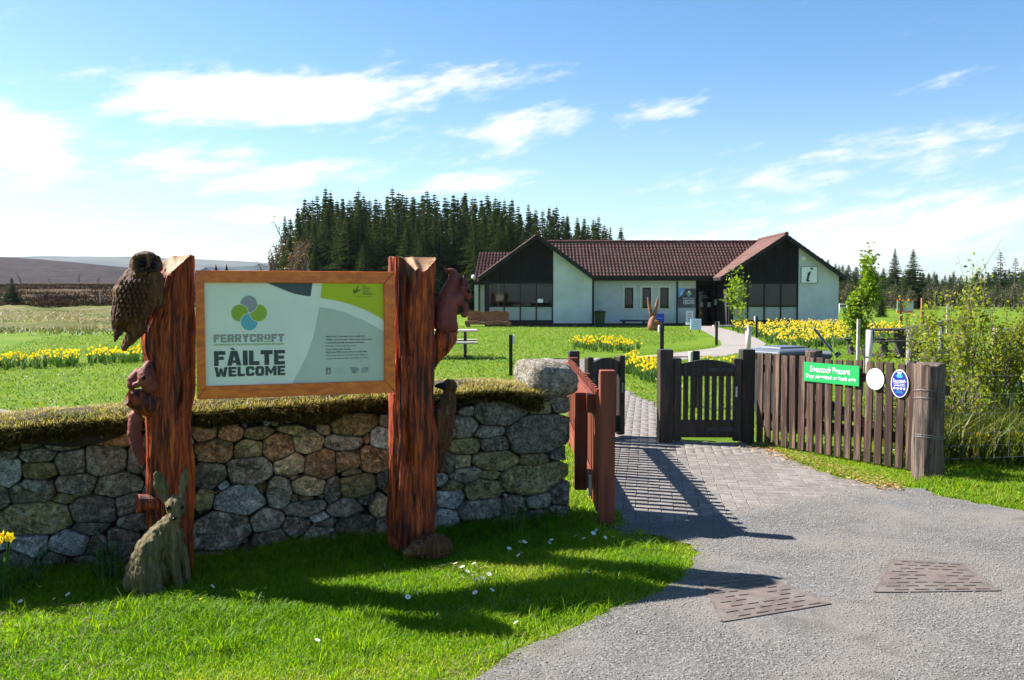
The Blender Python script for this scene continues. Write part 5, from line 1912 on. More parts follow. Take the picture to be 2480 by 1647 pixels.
for a in (-1.0, -.5, 0, .5, 1.0):
    p0 = cf + UZ * .055
    t = Vector(FD) * math.sin(a) + UZ * math.cos(a)
    s = Vector(FD) * math.cos(a) - UZ * math.sin(a)
    MB().prism([p0, p0 + t * .02 + s * .009, p0 + t * .045, p0 + t * .02 - s * .009], FN * .001).build('thistle_leaf', MT['teal'], bp)
MB().prism([cf + UZ * .092 + FD * a for a in (-.016, .016)] + [cf + UZ * .112 + FD * a for a in (.024, -.024)], FN * .0012).build('thistle_head', MT['sign_white'], bp)


# ---------------------------------------------------------------- bins
def wheelie(loc, rz, mat_b, mat_l, label, h=1.04, w=.56, dpt=.66, lid_open=False):
    r = empty('wheelie_bin', loc, label, 'bin')
    M = Matrix.Rotation(rz, 3, 'Z')
    L0 = Vector(loc)

    def T(x, y, z):
        return L0 + M @ Vector((x, y, z))
    mb = MB()
    rings = [(w * .36, dpt * .34, .03), (w * .38, dpt * .36, .10), (w * .47, dpt * .46, h * .88), (w * .5, dpt * .5, h * .9), (w * .5, dpt * .5, h * .95)]
    vs, fs = [], []
    for a, b, z in rings:
        vs += [T(-a, -b, z), T(a, -b, z), T(a, b, z), T(-a, b, z)]
    for k in range(len(rings) - 1):
        fs += [(k * 4 + i, k * 4 + (i + 1) % 4, k * 4 + 4 + (i + 1) % 4, k * 4 + 4 + i) for i in range(4)]
    fs += [(3, 2, 1, 0), tuple(len(vs) - 4 + i for i in range(4))]
    mb.add(vs, fs)
    mb.build('body', mat_b, r, bevel=.015)
    mb = MB()
    if not lid_open:
        vs = []
        lv = [(w * .53, dpt * .54, h * .935), (w * .54, dpt * .55, h * .965), (w * .47, dpt * .47, h * .995), (w * .33, dpt * .34, h * 1.005), (w * .30, dpt * .31, h * 1.03)]
        fs = []
        for a, b, z in lv:
            vs += [T(-a, -b, z), T(a, -b, z), T(a, b, z), T(-a, b, z)]
        for k in range(len(lv) - 1):
            fs += [(k * 4 + i, k * 4 + (i + 1) % 4, k * 4 + 4 + (i + 1) % 4, k * 4 + 4 + i) for i in range(4)]
        fs += [(3, 2, 1, 0), tuple(len(vs) - 4 + i for i in range(4))]
        mb.add(vs, fs)
    else:
        mb.bar(T(0, dpt * .5, h * .97), T(0, dpt * .12, h * 1.30), w * .96, .03)
    mb.build('lid', mat_l, r, bevel=.012)
    mb = MB()
    mb.tube([T(-w * .42, dpt * .56, h * .90), T(-w * .42, dpt * .64, h * .94), T(w * .42, dpt * .64, h * .94), T(w * .42, dpt * .56, h * .90)], .016, 8)
    mb.build('handle', mat_b, r, smooth=True)
    for s in (-1, 1):
        mb = MB()
        mb.tube([T(s * w * .40, dpt * .40, .10), T(s * w * .48, dpt * .40, .10)], .10, 16)
        mb.build('wheel', MT['iron'], r)
    return r


wheelie((3.42, 11.45, 0), R(-62), MT['bin_dark'], MT['bin_grey'], 'dark grey wheelie bin with closed lid behind the picket fence', h=1.03)
wheelie((4.10, 12.6, 0), R(-108), MT['bin_grey'], MT['bin_grey'], 'grey wheelie bin with its lid thrown open behind the fence', h=.96, lid_open=True)


# ---------------------------------------------------------------- bollard lights
def bollard(P, h, label, face=-1, w=.09, rz=0.0):
    r = empty('bollard_light', (P[0], P[1], 0), label, 'bollard', 'low bollard lights along the path')
    MB().box((P[0], P[1], h / 2), (w, w, h), rz=rz).build('post', MT['black_paint'], r, bevel=.006)
    c, s = math.cos(rz), math.sin(rz)
    dx, dy = face * (w * .5 + .026), 0
    MB().box((P[0] + dx * c, P[1] + dx * s, h - .10), (.05, .085, .19), rz=rz).build('lamp_head', MT['cream'], r, bevel=.014)
    return r


p = gp(1237, 910)
bollard((p.x, p.y), .87, 'bollard light on the lawn just beyond the wall', 1, .075)
bollard((4.13, 25), .88, 'bollard light standing behind the middle gate post', -1, .1)
p = gp(1735, 836)
bollard((p.x, p.y), .80, 'bollard light beside the bend of the path', 1, .085)
p = gp(1832, 818)
bollard((p.x, p.y), .86, 'bollard light in front of the right glazed gable', -1, .085)
bollard((2.78, 13.7), .86, 'cream faced bollard light showing over the closed gate', -1, .10)


# ---------------------------------------------------------------- manhole covers
def cover(pts, nu, nv, label, seed):
    rnd = random.Random(seed)
    P = [gp(x, y) for x, y in pts]
    c = sum(P, Vector()) / 4
    r = empty('manhole_cover', tuple(c), label, 'manhole cover')

    def q(u, v):
        return P[0].lerp(P[1], u).lerp(P[3].lerp(P[2], u), v)
    MB().prism([Vector((p.x, p.y, .010)) for p in P], UZ * .011).build('plate', MT['cover_iron'], r)
    rim = MB()
    for a, b in ((0, 1), (1, 2), (2, 3), (3, 0)):
        rim.bar(P[a] + UZ * .016, P[b] + UZ * .016, .014, .011)
    rim.build('rim', MT['cover_iron'], r)
    for j in range(nv):
        for i in range(nu):
            u, v = (i + .5 + (.25 if j % 2 else -.25)) / nu, (j + .5) / nv
            if not .06 < u < .94 or (.38 < u < .66 and .36 < v < .64):
                continue
            a, b = q(u - .34 / nu, v), q(u + .34 / nu, v)
            a, b = Vector((a.x, a.y, .0225)), Vector((b.x, b.y, .0225))
            MB().bar(a, b, .020, .0055).build('tread_bar', MT['cover_iron'], r)
    return r


cover([(1748, 1514), (2010, 1470), (1846, 1400), (1700, 1410)], 6, 9, 'rusty manhole cover nearest the verge, half in the sign shadow', 1)
cover([(2118, 1442), (2420, 1438), (2330, 1372), (2158, 1362)], 6, 9, 'rusty manhole cover further right in the gravel', 2)

# ---------------------------------------------------------------- visitor centre
WF, MW, RY = 49.6, 51.6, 54.3
bld = empty('visitor_centre', (7, 53, 0), 'white harled visitor centre with brown tiled roof and two dark glazed gables', 'building')


def bx(px, Y):
    return at(px, 700, Y).x


def bz(py, Y):
    return at(1240, py, Y).z


def tiled(name, e0, e1, r0, r1, parent, tw=.2, rows=12, amp=.028, step=.032):
    """pantiles between the eave line e0-e1 and the ridge line r0-r1"""
    e0, e1, r0, r1 = map(Vector, (e0, e1, r0, r1))
    nrm = (e1 - e0).cross(r0 - e0).normalized()
    if nrm.z < 0:
        nrm = -nrm
    nt_ = max(2, int(max((e1 - e0).length, (r1 - r0).length) / tw))
    m = nt_ * 6 + 1
    V, Fq = [], []
    b = 0
    t = np.linspace(0, 1, m)
    ph = (t * nt_) % 1.0
    wave = np.where(ph < .62, np.sin(np.pi * ph / .62), -.35 * np.sin(np.pi * (ph - .62) / .38)) * amp
    off = np.array(base_of(parent))
    for r in range(rows):
        for k, (v, lift) in enumerate(((r / rows - .01, step), ((r + 1) / rows + .012, 0.0))):
            L0, L1 = e0.lerp(r0, v), e1.lerp(r1, v)
            P = np.array(L0)[None] * (1 - t[:, None]) + np.array(L1)[None] * t[:, None]
            P = P + np.array(nrm)[None] * (wave + lift)[:, None]
            V.append(P - off)
        # front lip of the course
        L0, L1 = e0.lerp(r0, r / rows - .01), e1.lerp(r1, r / rows - .01)
        P = np.array(L0)[None] * (1 - t[:, None]) + np.array(L1)[None] * t[:, None] - np.array(nrm)[None] * .012
        V.append(P - off)
        i0 = np.arange(m - 1) + b
        Fq.append(np.stack([i0, i0 + 1, i0 + 1 + m, i0 + m], -1))
        Fq.append(np.stack([i0 + 2 * m, i0 + 1 + 2 * m, i0 + 1, i0], -1))
        b += 3 * m
    o = link(name, fast_mesh(name, np.vstack(V), [np.vstack(Fq)], smooth=False), MT['tile'], parent)
    o['kind'] = 'stuff'
    return o


def ridge(name, a, b, parent):
    a, b = Vector(a), Vector(b)
    n = max(2, int((b - a).length / .42))
    mb = MB()
    for k in range(n):
        p, q = a.lerp(b, k / n), a.lerp(b, (k + 1.04) / n)
        mb.tube([p, q], [.115, .10], 10)
    o = mb.build(name, MT['tile'], parent)
    o['kind'] = 'stuff'
    return o


zE, zA = bz(671, WF), bz(569, WF)            # wing eave and apex heights
zME, zMR = bz(669, MW - .45), bz(587, RY)
xl0, xla, xl1 = bx(1160, WF), bx(1300, WF), bx(1438, WF)
xr0, xra, xr1 = bx(1742, WF), bx(1897, WF), bx(2042, WF)
roof = empty('roof', (0, 0, 0))
roof.parent = bld
roof.location = (0, 0, 0)
# main roof
tiled('roof_tiles', (xla, MW - .45, zME), (xra + .2, MW - .45, zME), (xla, RY, zMR), (xra + .2, RY, zMR), roof)
tiled('roof_tiles', (xla, 57.2, zME), (xra + .2, 57.2, zME), (xla, RY, zMR), (xra + .2, RY, zMR), roof)
ridge('ridge_tiles', (xla, RY, zMR + .03), (xra, RY, zMR + .03), roof)
# wings
OV = .45
for (a, m, b) in ((xl0, xla, xl1), (xr0, xra, xr1)):
    tiled('roof_tiles', (a, WF - OV, zE), (a, RY + .2, zE), (m, WF - OV, zA), (m, RY + .2, zA), roof, rows=13)
    tiled('roof_tiles', (b, WF - OV, zE), (b, RY + .2, zE), (m, WF - OV, zA), (m, RY + .2, zA), roof, rows=13)
    ridge('ridge_tiles', (m, WF - OV - .03, zA + .03), (m, RY + .3, zA + .03), roof)
    for s in (a, b):
        MB().bar((s, WF - OV + .03, zE - .10), (m, WF - OV + .03, zA - .10), .06, .20).build('barge_board', MT['black_paint'], roof)
        MB().bar((s, WF - OV + .1, zE - .10), (s, RY, zE - .10), .05, .16).build('fascia', MT['black_paint'], roof)
# lower roof at the left end
zx, zy = bz(611, 54.0), bz(682, 52.4)
xa, xb = bx(1147, 52.4), bx(1250, 52.4)
tiled('roof_tiles', (xa, 52.4, zy), (xb, 52.4, zy), (xa + .28, 54.2, zx), (xb, 54.2, zx), roof, rows=10)
tiled('roof_tiles', (xa, 56.2, zy), (xb, 56.2, zy), (xa + .28, 54.2, zx), (xb, 54.2, zx), roof, rows=10)
MB().bar((xa, 52.45, zy - .1), (xb, 52.45, zy - .1), .05, .17).build('fascia', MT['black_paint'], roof)
MB().bar((bx(1430, MW), MW - .42, zME - .13), (bx(1762, MW), MW - .42, zME - .13), .06, .24).build('fascia', MT['black_paint'], roof)
mb = MB()
mb.bar((bx(1440, MW), MW - .52, zME - .03), (bx(1740, MW), MW - .52, zME - .03), .11, .10)
mb.build('gutter', MT['black_paint'], roof)
MB().tube([(bx(1488, 52.5), 52.6, bz(641, 52.6) - .1), (bx(1488, 52.5), 52.6, bz(641, 52.6) + .18)], [.09, .07], 10).build('vent_cowl', MT['black_paint'], roof)


def wall_holes(name, x0, x1, zlo, zhi, Y, th, holes, mat):
    mb = MB()
    xs = sorted({x0, x1, *[h[0] for h in holes], *[h[1] for h in holes]})
    for a, b in zip(xs[:-1], xs[1:]):
        hs = sorted([h for h in holes if h[0] <= a + 1e-6 and h[1] >= b - 1e-6], key=lambda h: h[2])
        z = zlo
        for h in hs:
            if h[2] > z + 1e-4:
                mb.box(((a + b) / 2, Y + th / 2, (z + h[2]) / 2), (b - a, th, h[2] - z))
            z = h[3]
        if zhi > z + 1e-4:
            mb.box(((a + b) / 2, Y + th / 2, (z + zhi) / 2), (b - a, th, zhi - z))
    return mb.build(name, mat, bld)


PB = bz(783, WF)
# left wing: white half gable
g0, g1 = bx(1340, WF), bx(1434, WF)


def slope_z(x, a, m, b):
    return zE + (zA - zE) * (1 - abs(x - m) / ((m - a) if x < m else (b - m)))


MB().prism([(g0, WF, PB), (g1, WF, PB), (g1, WF, slope_z(g1, xl0, xla, xl1) - .12), (g0, WF, slope_z(g0, xl0, xla, xl1) - .12)], (0, .25, 0)).build('wall', MT['harl'], bld)
h0, h1 = bx(1934, WF), bx(2031, WF)
MB().prism([(h0, WF, PB), (h1, WF, PB), (h1, WF, slope_z(h1, xr0, xra, xr1) - .12), (h0, WF, slope_z(h0, xr0, xra, xr1) - .12)], (0, .25, 0)).build('wall', MT['harl'], bld)
MB().box((h1 - .12, (WF + .25 + 57) / 2, (PB + zE) / 2), (.24, 57 - WF - .25, zE - PB)).build('wall', MT['harl'], bld)
MB().box((g1 - .1, (WF + .25 + MW) / 2, (PB + zE) / 2), (.2, MW - WF - .25, zE - PB)).build('wall', MT['harl'], bld)
# dark boarded half gables, board by board
for (x0, x1, a, m, b, zg) in ((bx(1178, WF), g0, xl0, xla, xl1, bz(684, WF)), (bx(1762, WF), h0, xr0, xra, xr1, bz(685, WF))):
    n = 22
    for k in range(n):
        xa_, xb_ = x0 + (x1 - x0) * k / n + .006, x0 + (x1 - x0) * (k + 1) / n - .006
        za_, zb_ = slope_z(xa_, a, m, b) - .1, slope_z(xb_, a, m, b) - .1
        pts = [(xa_, WF + .03, zg), (xb_, WF + .03, zg), (xb_, WF + .03, max(zg + .02, zb_))]
        if xa_ < m < xb_:
            pts.append((m, WF + .03, zA - .1))
        pts.append((xa_, WF + .03, max(zg + .02, za_)))
        MB().prism(pts, (0, .03, 0)).build('gable_board', MT['board_black'], bld)
    MB().bar((x0, WF + .03, zg - .03), (x1, WF + .03, zg - .03), .10, .10).build('window_head', MT['black_paint'], bld)
    pts = [(x0, WF + .07, zg), (x1, WF + .07, zg), (x1, WF + .07, slope_z(x1, a, m, b) - .1)] + ([(m, WF + .07, zA - .1)] if x0 < m < x1 else []) + [(x0, WF + .07, max(zg + .02, slope_z(x0, a, m, b) - .1))]
    MB().prism(pts, (0, .02, 0)).build('gable_backing', MT['black_paint'], bld)  # added sheet, keeps light from showing through the board gaps
# glazing of the gables
for (pxs, px_end, first) in (((1183, 1221, 1260, 1299), 1338, True), ((1775, 1812, 1852, 1892), 1932, False)):
    zt_, zm_, zb_ = bz(685, WF), bz(743, WF), bz(776, WF)
    ed_ = list(pxs) + [px_end]
    for k in range(4):
        xa_, xb_ = bx(ed_[k], WF), bx(ed_[k + 1], WF)
        w = MB().box(((xa_ + xb_) / 2, WF + .08, (zt_ + zm_) / 2), (xb_ - xa_ - .07, .012, zt_ - zm_ - .03)).build('window_pane', MT['glass'], bld)
        MB().box(((xa_ + xb_) / 2, WF + .08, (zm_ + zb_) / 2), (xb_ - xa_ - .07, .012, zm_ - zb_ - .03)).build('lower_pane', MT['frosted'], bld)
    for k in range(5):
        MB().box((bx(ed_[k], WF), WF + .06, (zt_ + zb_) / 2), (.07, .09, zt_ - zb_)).build('mullion', MT['black_paint'], bld)
    MB().box(((bx(ed_[0], WF) + bx(ed_[4], WF)) / 2, WF + .06, zm_), (bx(ed_[4], WF) - bx(ed_[0], WF), .06, .03)).build('transom', MT['black_paint'], bld)
    MB().box(((bx(ed_[0], WF) + bx(ed_[4], WF)) / 2, WF + .06, (zb_ + 0) / 2), (bx(ed_[4], WF) - bx(ed_[0], WF) + .1, .12, zb_)).build('sill_wall', MT['black_paint'], bld)
x_ = bx(1179, WF)
MB().box((x_, WF + .06, zE / 2), (.16, .16, zE - .05)).build('corner_post', MT['black_paint'], bld)
x_ = bx(1769, WF)
MB().box((x_, WF + .06, zE / 2), (.14, .16, zE - .05)).build('corner_post', MT['black_paint'], bld)
# notice in the left glazing
MB().box(((bx(1302, WF) + bx(1315, WF)) / 2, WF + .062, (bz(724, WF) + bz(733, WF)) / 2), (bx(1315, WF) - bx(1302, WF), .004, bz(724, WF) - bz(733, WF))).build('notice', MT['sign_white'], bld)
# main wall with three small windows
wins = [(1506.7, 1538.7), (1549.7, 1581.7), (1592.6, 1624.6)]
holes = [(bx(a + 6, MW), bx(b - 4.8, MW), bz(745, MW), bz(696.6, MW)) for a, b in wins]
mx0, mx1 = bx(1436, MW), bx(1685, MW)
wall_holes('wall', mx0, mx1, bz(783, MW), zME - .15, MW, .25, holes, MT['harl'])
for (a, b), h in zip(wins, holes):
    xa_, xb_, za_, zb_ = bx(a, MW), bx(b, MW), bz(750.5, MW), bz(691, MW)
    w = empty('window', (0, 0, 0))
    w.parent = bld
    sm = MB()
    sm.box(((xa_ + h[0]) / 2, MW - .015, (za_ + zb_) / 2), (h[0] - xa_, .05, zb_ - za_))
    sm.box(((xb_ + h[1]) / 2, MW - .015, (za_ + zb_) / 2), (xb_ - h[1], .05, zb_ - za_))
    sm.box(((h[0] + h[1]) / 2, MW - .015, (h[3] + zb_) / 2), (h[1] - h[0], .05, zb_ - h[3]))
    sm.box(((h[0] + h[1]) / 2, MW - .015, (h[2] + za_) / 2), (h[1] - h[0], .05, h[2] - za_))
    sm.build('surround', MT['cream'], w)
    fr = MB()
    for s in (h[0] + .03, h[1] - .03):
        fr.box((s, MW + .10, (h[2] + h[3]) / 2), (.06, .06, h[3] - h[2]))
    for z in (h[2] + .03, h[3] - .03):
        fr.box(((h[0] + h[1]) / 2, MW + .10, z), (h[1] - h[0] - .12, .06, .06))
    fr.build('frame', MT['black_paint'], w)
    MB().box(((h[0] + h[1]) / 2, MW + .11, (h[2] + h[3]) / 2), (h[1] - h[0] - .12, .01, h[3] - h[2] - .12)).build('pane', MT['glass'], w)
    MB().box(((h[0] + h[1]) / 2, MW - .03, h[2] - .012), (h[1] - h[0] + .06, .12, .03)).build('sill', MT['black_paint'], w)
MB().box(((mx0 + mx1) / 2, MW + .10, bz(783, MW) / 2), (mx1 - mx0, .26, bz(783, MW))).build('plinth', MT['black_paint'], bld)
for a, b in ((g0, g1), (h0, h1)):
    MB().box(((a + b) / 2, WF + .14, PB / 2), (b - a - .01, .24, PB)).build('plinth', MT['black_paint'], bld)
for px, Y in ((1437, WF + .3), (1640, MW - .06)):
    MB().tube([(bx(px, Y), Y, .05), (bx(px, Y), Y, zME - .25)], .045, 10).build('downpipe', MT['black_paint'], bld)
# small wing at the left
e0_, e1_ = bx(1149, 52.8), bx(1182, 52.8)
MB().box(((e0_ + e1_) / 2, 54.4, zy / 2), (e1_ - e0_, 3.2, zy - .1)).build('wall', MT['harl'], bld)
MB().tube([(bx(1160, 52.7), 52.72, .05), (bx(1160, 52.7), 52.72, zy - .1)], .05, 8).build('downpipe', MT['black_paint'], bld)
MB().sphere((bx(1147, 52.3), 52.2, bz(671, 52.3)), .13, 12, 8).build('lamp_globe', MT['white_paint'], bld, smooth=True)
# entrance recess
ex0, ex1 = bx(1686, MW), bx(1764, MW)
MB().box(((ex0 + ex1) / 2, 53.3, zME / 2), (ex1 - ex0, .1, zME)).build('recess_wall', MT['board_black'], bld)
MB().box((ex0 - .02, (MW + .25 + 53.3) / 2, zME / 2), (.12, 53.2 - MW - .25, zME - .2)).build('recess_wall', MT['board_black'], bld)
MB().box(((ex0 + ex1) / 2, MW + .05, bz(686, MW) + .12), (ex1 - ex0, .12, .42)).build('door_header', MT['board_black'], bld)
dr = empty('door', (0, 0, 0))
dr.parent = bld
dx0, dx1 = bx(1690, 53), bx(1728, 53)
for a, b in ((dx0, (dx0 + dx1) / 2), ((dx0 + dx1) / 2, dx1)):
    f = MB()
    for s in (a + .05, b - .05):
        f.box((s, 53.1, 1.03), (.09, .06, 2.06))
    for z in (.1, 2.0):
        f.box(((a + b) / 2, 53.1, z), (b - a - .19, .06, .14))
    f.build('leaf_frame', MT['black_paint'], dr)
    MB().box(((a + b) / 2, 53.12, 1.05), (b - a - .19, .01, 1.75)).build('pane', MT['glass'], dr)
    MB().box(((a + b) / 2, 53.08, 1.15), (.2, .004, .28)).build('paper_notice', MT['sage'], dr)
MB().tube([(dx0 + .1, 53.02, .8), (dx0 + .1, 53.02, 1.15)], .018, 8).build('handle', MT['steel'], dr)
fit_text('lettering', 'WELCOME', Vector((dx0 + .12, 53.05, bz(718, 53))), Vector((1, 0, 0)), UZ, Vector((0, -1, 0)), .4, .07, MT['pale_text'], dr)
fit_text('lettering', 'FÀILTE DHUIBH', Vector((dx0 + .12, 53.05, bz(721.5, 53))), Vector((1, 0, 0)), UZ, Vector((0, -1, 0)), .5, .07, MT['pale_text'], dr)
sx0, sx1 = bx(1729, 52.4), bx(1752, 52.4)
MB().box(((sx0 + sx1) / 2, 52.4, 1.2), (sx1 - sx0, .012, 2.1)).build('side_pane', MT['glass'], bld)
for s in (sx0, (sx0 + sx1) / 2 + .1, sx1):
    MB().box((s, 52.4, 1.25), (.07, .08, 2.5)).build('mullion', MT['black_paint'], bld)
MB().box(((sx0 + sx1) / 2, 52.38, bz(732, 52.4)), (sx1 - sx0 - .05, .01, .34)).build('window_poster', MT['teal_pale'], bld)
# sign board by the door
bx0, bx1, bz0, bz1 = bx(1642.7, MW), bx(1684, MW), bz(745, MW), bz(699, MW)
sgn = empty('wall_sign', (0, 0, 0))
sgn.parent = bld
FY = Vector((0, -1, 0))
UX = Vector((1, 0, 0))
MB().box(((bx0 + bx1) / 2, MW - .03, (bz0 + bz1) / 2), (bx1 - bx0, .04, bz1 - bz0)).build('board', MT['board_grey'], sgn)
o0 = Vector((bx0, MW - .052, bz0))
w_, h_ = bx1 - bx0, bz1 - bz0


def q(a, b, l=0.0):
    return o0 + UX * (a * w_) + UZ * (b * h_) + FY * l


flat_shape('blue_corner', [q(0, .57), q(.05, .56), (q(.18, .64)), q(.30, .78), q(.38, .93), q(.40, 1), q(0, 1)], FY, MT['sky_blue'], sgn, .003)
fit_text('lettering', 'i', q(.10, .66, .004), UX, UZ, FY, w_ * .10, h_ * .27, MT['sign_white'], sgn, .02, slant=.4)
for k, ((a, b), m_) in enumerate(zip(((.62, .82), (.70, .74), (.62, .64), (.54, .73)), ('sign_white', 'pgreen', 'sky_blue', 'pgreen'))):
    flat_shape('logo_petal', [q(a + .075 * math.cos(t), b + .068 * math.sin(t), .003) for t in np.linspace(0, 2 * math.pi, 14, endpoint=False)], FY, MT[m_], sgn, .001 + k * .001)
fit_text('lettering', 'FERRYCROFT', q(.27, .45, .003), UX, UZ, FY, w_ * .68, h_ * .08, MT['pale_text'], sgn, .03)
fit_text('lettering', 'VISITOR', q(.27, .305, .003), UX, UZ, FY, w_ * .68, h_ * .115, MT['sign_white'], sgn, .04)
fit_text('lettering', 'CENTRE', q(.27, .17, .003), UX, UZ, FY, w_ * .68, h_ * .115, MT['sign_white'], sgn, .04)
flat_shape('small_mark', [q(.82, .055, .003), q(.92, .055, .003), q(.92, .085, .003), q(.82, .085, .003)], FY, MT['pale_text'], sgn)
MB().box((bx(1664, MW), MW - .06, bz(693.5, MW)), (.34, .12, .07)).build('sign_lamp', MT['cream'], sgn)
# information sign on the right gable
ix0, ix1, iz0_, iz1_ = bx(1938.5, WF), bx(1979, WF), bz(686, WF), bz(645, WF)
isg = empty('information_sign', (0, 0, 0))
isg.parent = bld
MB().box(((ix0 + ix1) / 2, WF - .03, (iz0_ + iz1_) / 2), (ix1 - ix0, .05, iz1_ - iz0_)).build('border', MT['ink'], isg)
MB().box(((ix0 + ix1) / 2, WF - .058, (iz0_ + iz1_) / 2), (ix1 - ix0 - .05, .01, iz1_ - iz0_ - .05)).build('face', MT['sign_white'], isg)
o0, w_, h_ = Vector((ix0, WF - .064, iz0_)), ix1 - ix0, iz1_ - iz0_
flat_shape('i_dot', [q(.635 + .085 * math.cos(t), .86 + .07 * math.sin(t), 0) for t in np.linspace(0, 2 * math.pi, 18, endpoint=False)], FY, MT['ink'], isg, .002)
flat_shape('i_stem', [q(a, b, 0) for a, b in ((.38, .60), (.36, .56), (.40, .53), (.33, .28), (.30, .16), (.36, .085), (.46, .085), (.56, .17), (.545, .20), (.50, .175), (.465, .19), (.47, .26), (.60, .71), (.52, .69))], FY, MT['ink'], isg, .002)
MB().tube([(bx(1945, WF), WF - .10, bz(626, WF)), (bx(1945, WF), WF, bz(626, WF))], [.12, .13], 16).build('alarm_box', MT['white_paint'], bld)
# floor, ceiling and back of the rooms behind the glass
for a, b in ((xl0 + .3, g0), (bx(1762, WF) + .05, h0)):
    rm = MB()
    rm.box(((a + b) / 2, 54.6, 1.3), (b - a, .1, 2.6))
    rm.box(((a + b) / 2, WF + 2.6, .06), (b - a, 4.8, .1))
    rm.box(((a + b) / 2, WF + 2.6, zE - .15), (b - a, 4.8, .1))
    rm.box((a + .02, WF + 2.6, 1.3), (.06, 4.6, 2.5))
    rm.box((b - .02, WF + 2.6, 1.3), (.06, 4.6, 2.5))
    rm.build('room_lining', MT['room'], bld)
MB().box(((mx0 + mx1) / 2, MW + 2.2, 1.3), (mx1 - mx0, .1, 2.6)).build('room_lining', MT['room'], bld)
MB().box((bx(1207, WF), WF + .9, 1.3), (.05, .05, 2.4)).build('curtain_pole', MT['cream'], bld)
MB().box((bx(1265, WF), WF + 1.6, .75), (1.0, .5, .9)).build('display_case', MT['sage'], bld)
MB().box(((xl0 + xr1) / 2, 57.3, (zME) / 2), (xr1 - xl0 - 1.0, .2, zME)).build('wall', MT['harl'], bld)
MB().box((xl0 + .45, 55.6, zME / 2), (.2, 3.2, zME)).build('wall', MT['harl'], bld)

# ---------------------------------------------------------------- trees
def spruce_proto(h, rad, seed, mat, gap=.34, per=9, fine=1.0, crown0=.06, droop=.30, top=.85, dens=1.0):
    """returns (trunk mesh, crown mesh) of a conifer h tall"""
    rg = np.random.default_rng(seed)
    T, rv = [], []
    z = h * crown0
    while z < h * .985:
        t = (z - h * crown0) / (h * (1 - crown0))
        L0 = rad * (1 - t) ** (top + .5 * t) * (.8 + .4 * rg.random()) + .04
        m = max(3, int(per * (1 - .45 * t)))
        a0 = rg.random() * 6.28
        for k in range(m):
            if rg.random() > dens:
                continue
            a = a0 + 6.283 * k / m + rg.normal(0, .18)
            L = L0 * (.45 + .75 * rg.random())
            dz = min(rg.normal(0, gap * .75) * (1.05 - t), h * .97 - z)
            up = .25 + .5 * t
            ca, sa = math.cos(a), math.sin(a)
            n = max(2, int(L / (.26 * fine)))
            for j in range(n):
                s = (j + .5 * rg.random() + .35) / n
                px, pz_ = L * s, z + dz + up * L * s * .35 - droop * L * s * s
                w = (.16 + .34 * L * (1 - s) ** .8 * .55) * fine * (.7 + .6 * rg.random()) * (.3 + .7 * (1 - t))
                for sd in (-1, 1):
                    c = np.array([px * ca, px * sa, pz_])
                    fx = .55 * w + .10
                    tip = np.array([(px + fx) * ca - sd * w * sa, (px + fx) * sa + sd * w * ca, pz_ - w * (.15 + .45 * rg.random())])
                    b2 = np.array([(px - .10) * ca, (px - .10) * sa, pz_ + .02])
                    mid = (c + tip) / 2 + np.array([0, 0, -.10 * fine - .16 * w])
                    T += [b2, tip, c + np.array([.10 * ca, .10 * sa, 0]), b2, tip, mid]
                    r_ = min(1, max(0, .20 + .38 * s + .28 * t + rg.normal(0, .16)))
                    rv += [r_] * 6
        z += gap * (.6 + .8 * rg.random()) * (1 - .35 * t)
    T = np.array(T)
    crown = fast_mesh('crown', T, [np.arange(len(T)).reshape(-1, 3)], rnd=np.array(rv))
    crown.materials.append(mat)
    mb = MB()
    mb.tube([(0, 0, -.1), (0, 0, h * .5), (0, 0, h)], [h * .014 + .05, h * .008 + .03, .012], 7)
    trunk = mb.mesh('trunk')
    trunk.materials.append(MT['bark'])
    return trunk, crown


def place_tree(meshes, loc, s, rz, label, name='spruce_tree', cat='tree', group=None, sz=None):
    r = empty(name, loc, label, cat, group)
    r.rotation_euler = (0, 0, rz)
    r.scale = (s, s, s if sz is None else sz)
    for nm, me in zip(('trunk', 'crown'), meshes):
        o = bpy.data.objects.new(nm, me)
        col.objects.link(o)
        o.parent = r
    return r


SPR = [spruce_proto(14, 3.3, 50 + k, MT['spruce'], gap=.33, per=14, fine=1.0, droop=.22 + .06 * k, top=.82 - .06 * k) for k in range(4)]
ORD = 'first second third fourth fifth sixth seventh eighth ninth tenth eleventh twelfth thirteenth fourteenth fifteenth sixteenth seventeenth eighteenth nineteenth twentieth'.split()


def nth(k):
    if k < 20:
        return ORD[k]
    t, u = divmod(k + 1, 10)
    T = {2: 'twenty', 3: 'thirty', 4: 'forty'}[t]
    return T + '-' + ORD[u - 1] if u else {2: 'twentieth', 3: 'thirtieth', 4: 'fortieth'}[t]

# the plantation: tree tops follow the outline seen against the sky
tops = np.array([(690, 520), (722, 500), (738, 478), (768, 470), (788, 452), (800, 462), (830, 476), (868, 458), (880, 470), (910, 478), (938, 470), (950, 452), (975, 466), (1000, 472), (1024, 468), (1034, 458), (1052, 466), (1078, 474),
                 (1098, 468), (1120, 474), (1127, 462), (1150, 476), (1166, 480), (1180, 468), (1200, 476), (1222, 482), (1240, 480), (1255, 496), (1280, 492), (1298, 505), (1330, 500), (1348, 498), (1375, 520), (1398, 524), (1415, 526), (1450, 522), (1478, 548), (1504, 548)], float)
ng = 0
for k, (px, py) in enumerate(tops):
    Y = 98 + 8 * random.random() + max(0, px - 1250) * .06
    P = at(px, py, Y)
    h = P.z + .3
    s = h / 14.0
    place_tree(SPR[k % 4], (P.x, Y, -.2), s * random.uniform(1.05, 1.3), random.random() * 6.28, 'spruce on the plantation skyline, %s from its left end' % nth(k), group='plantation spruces', sz=s)
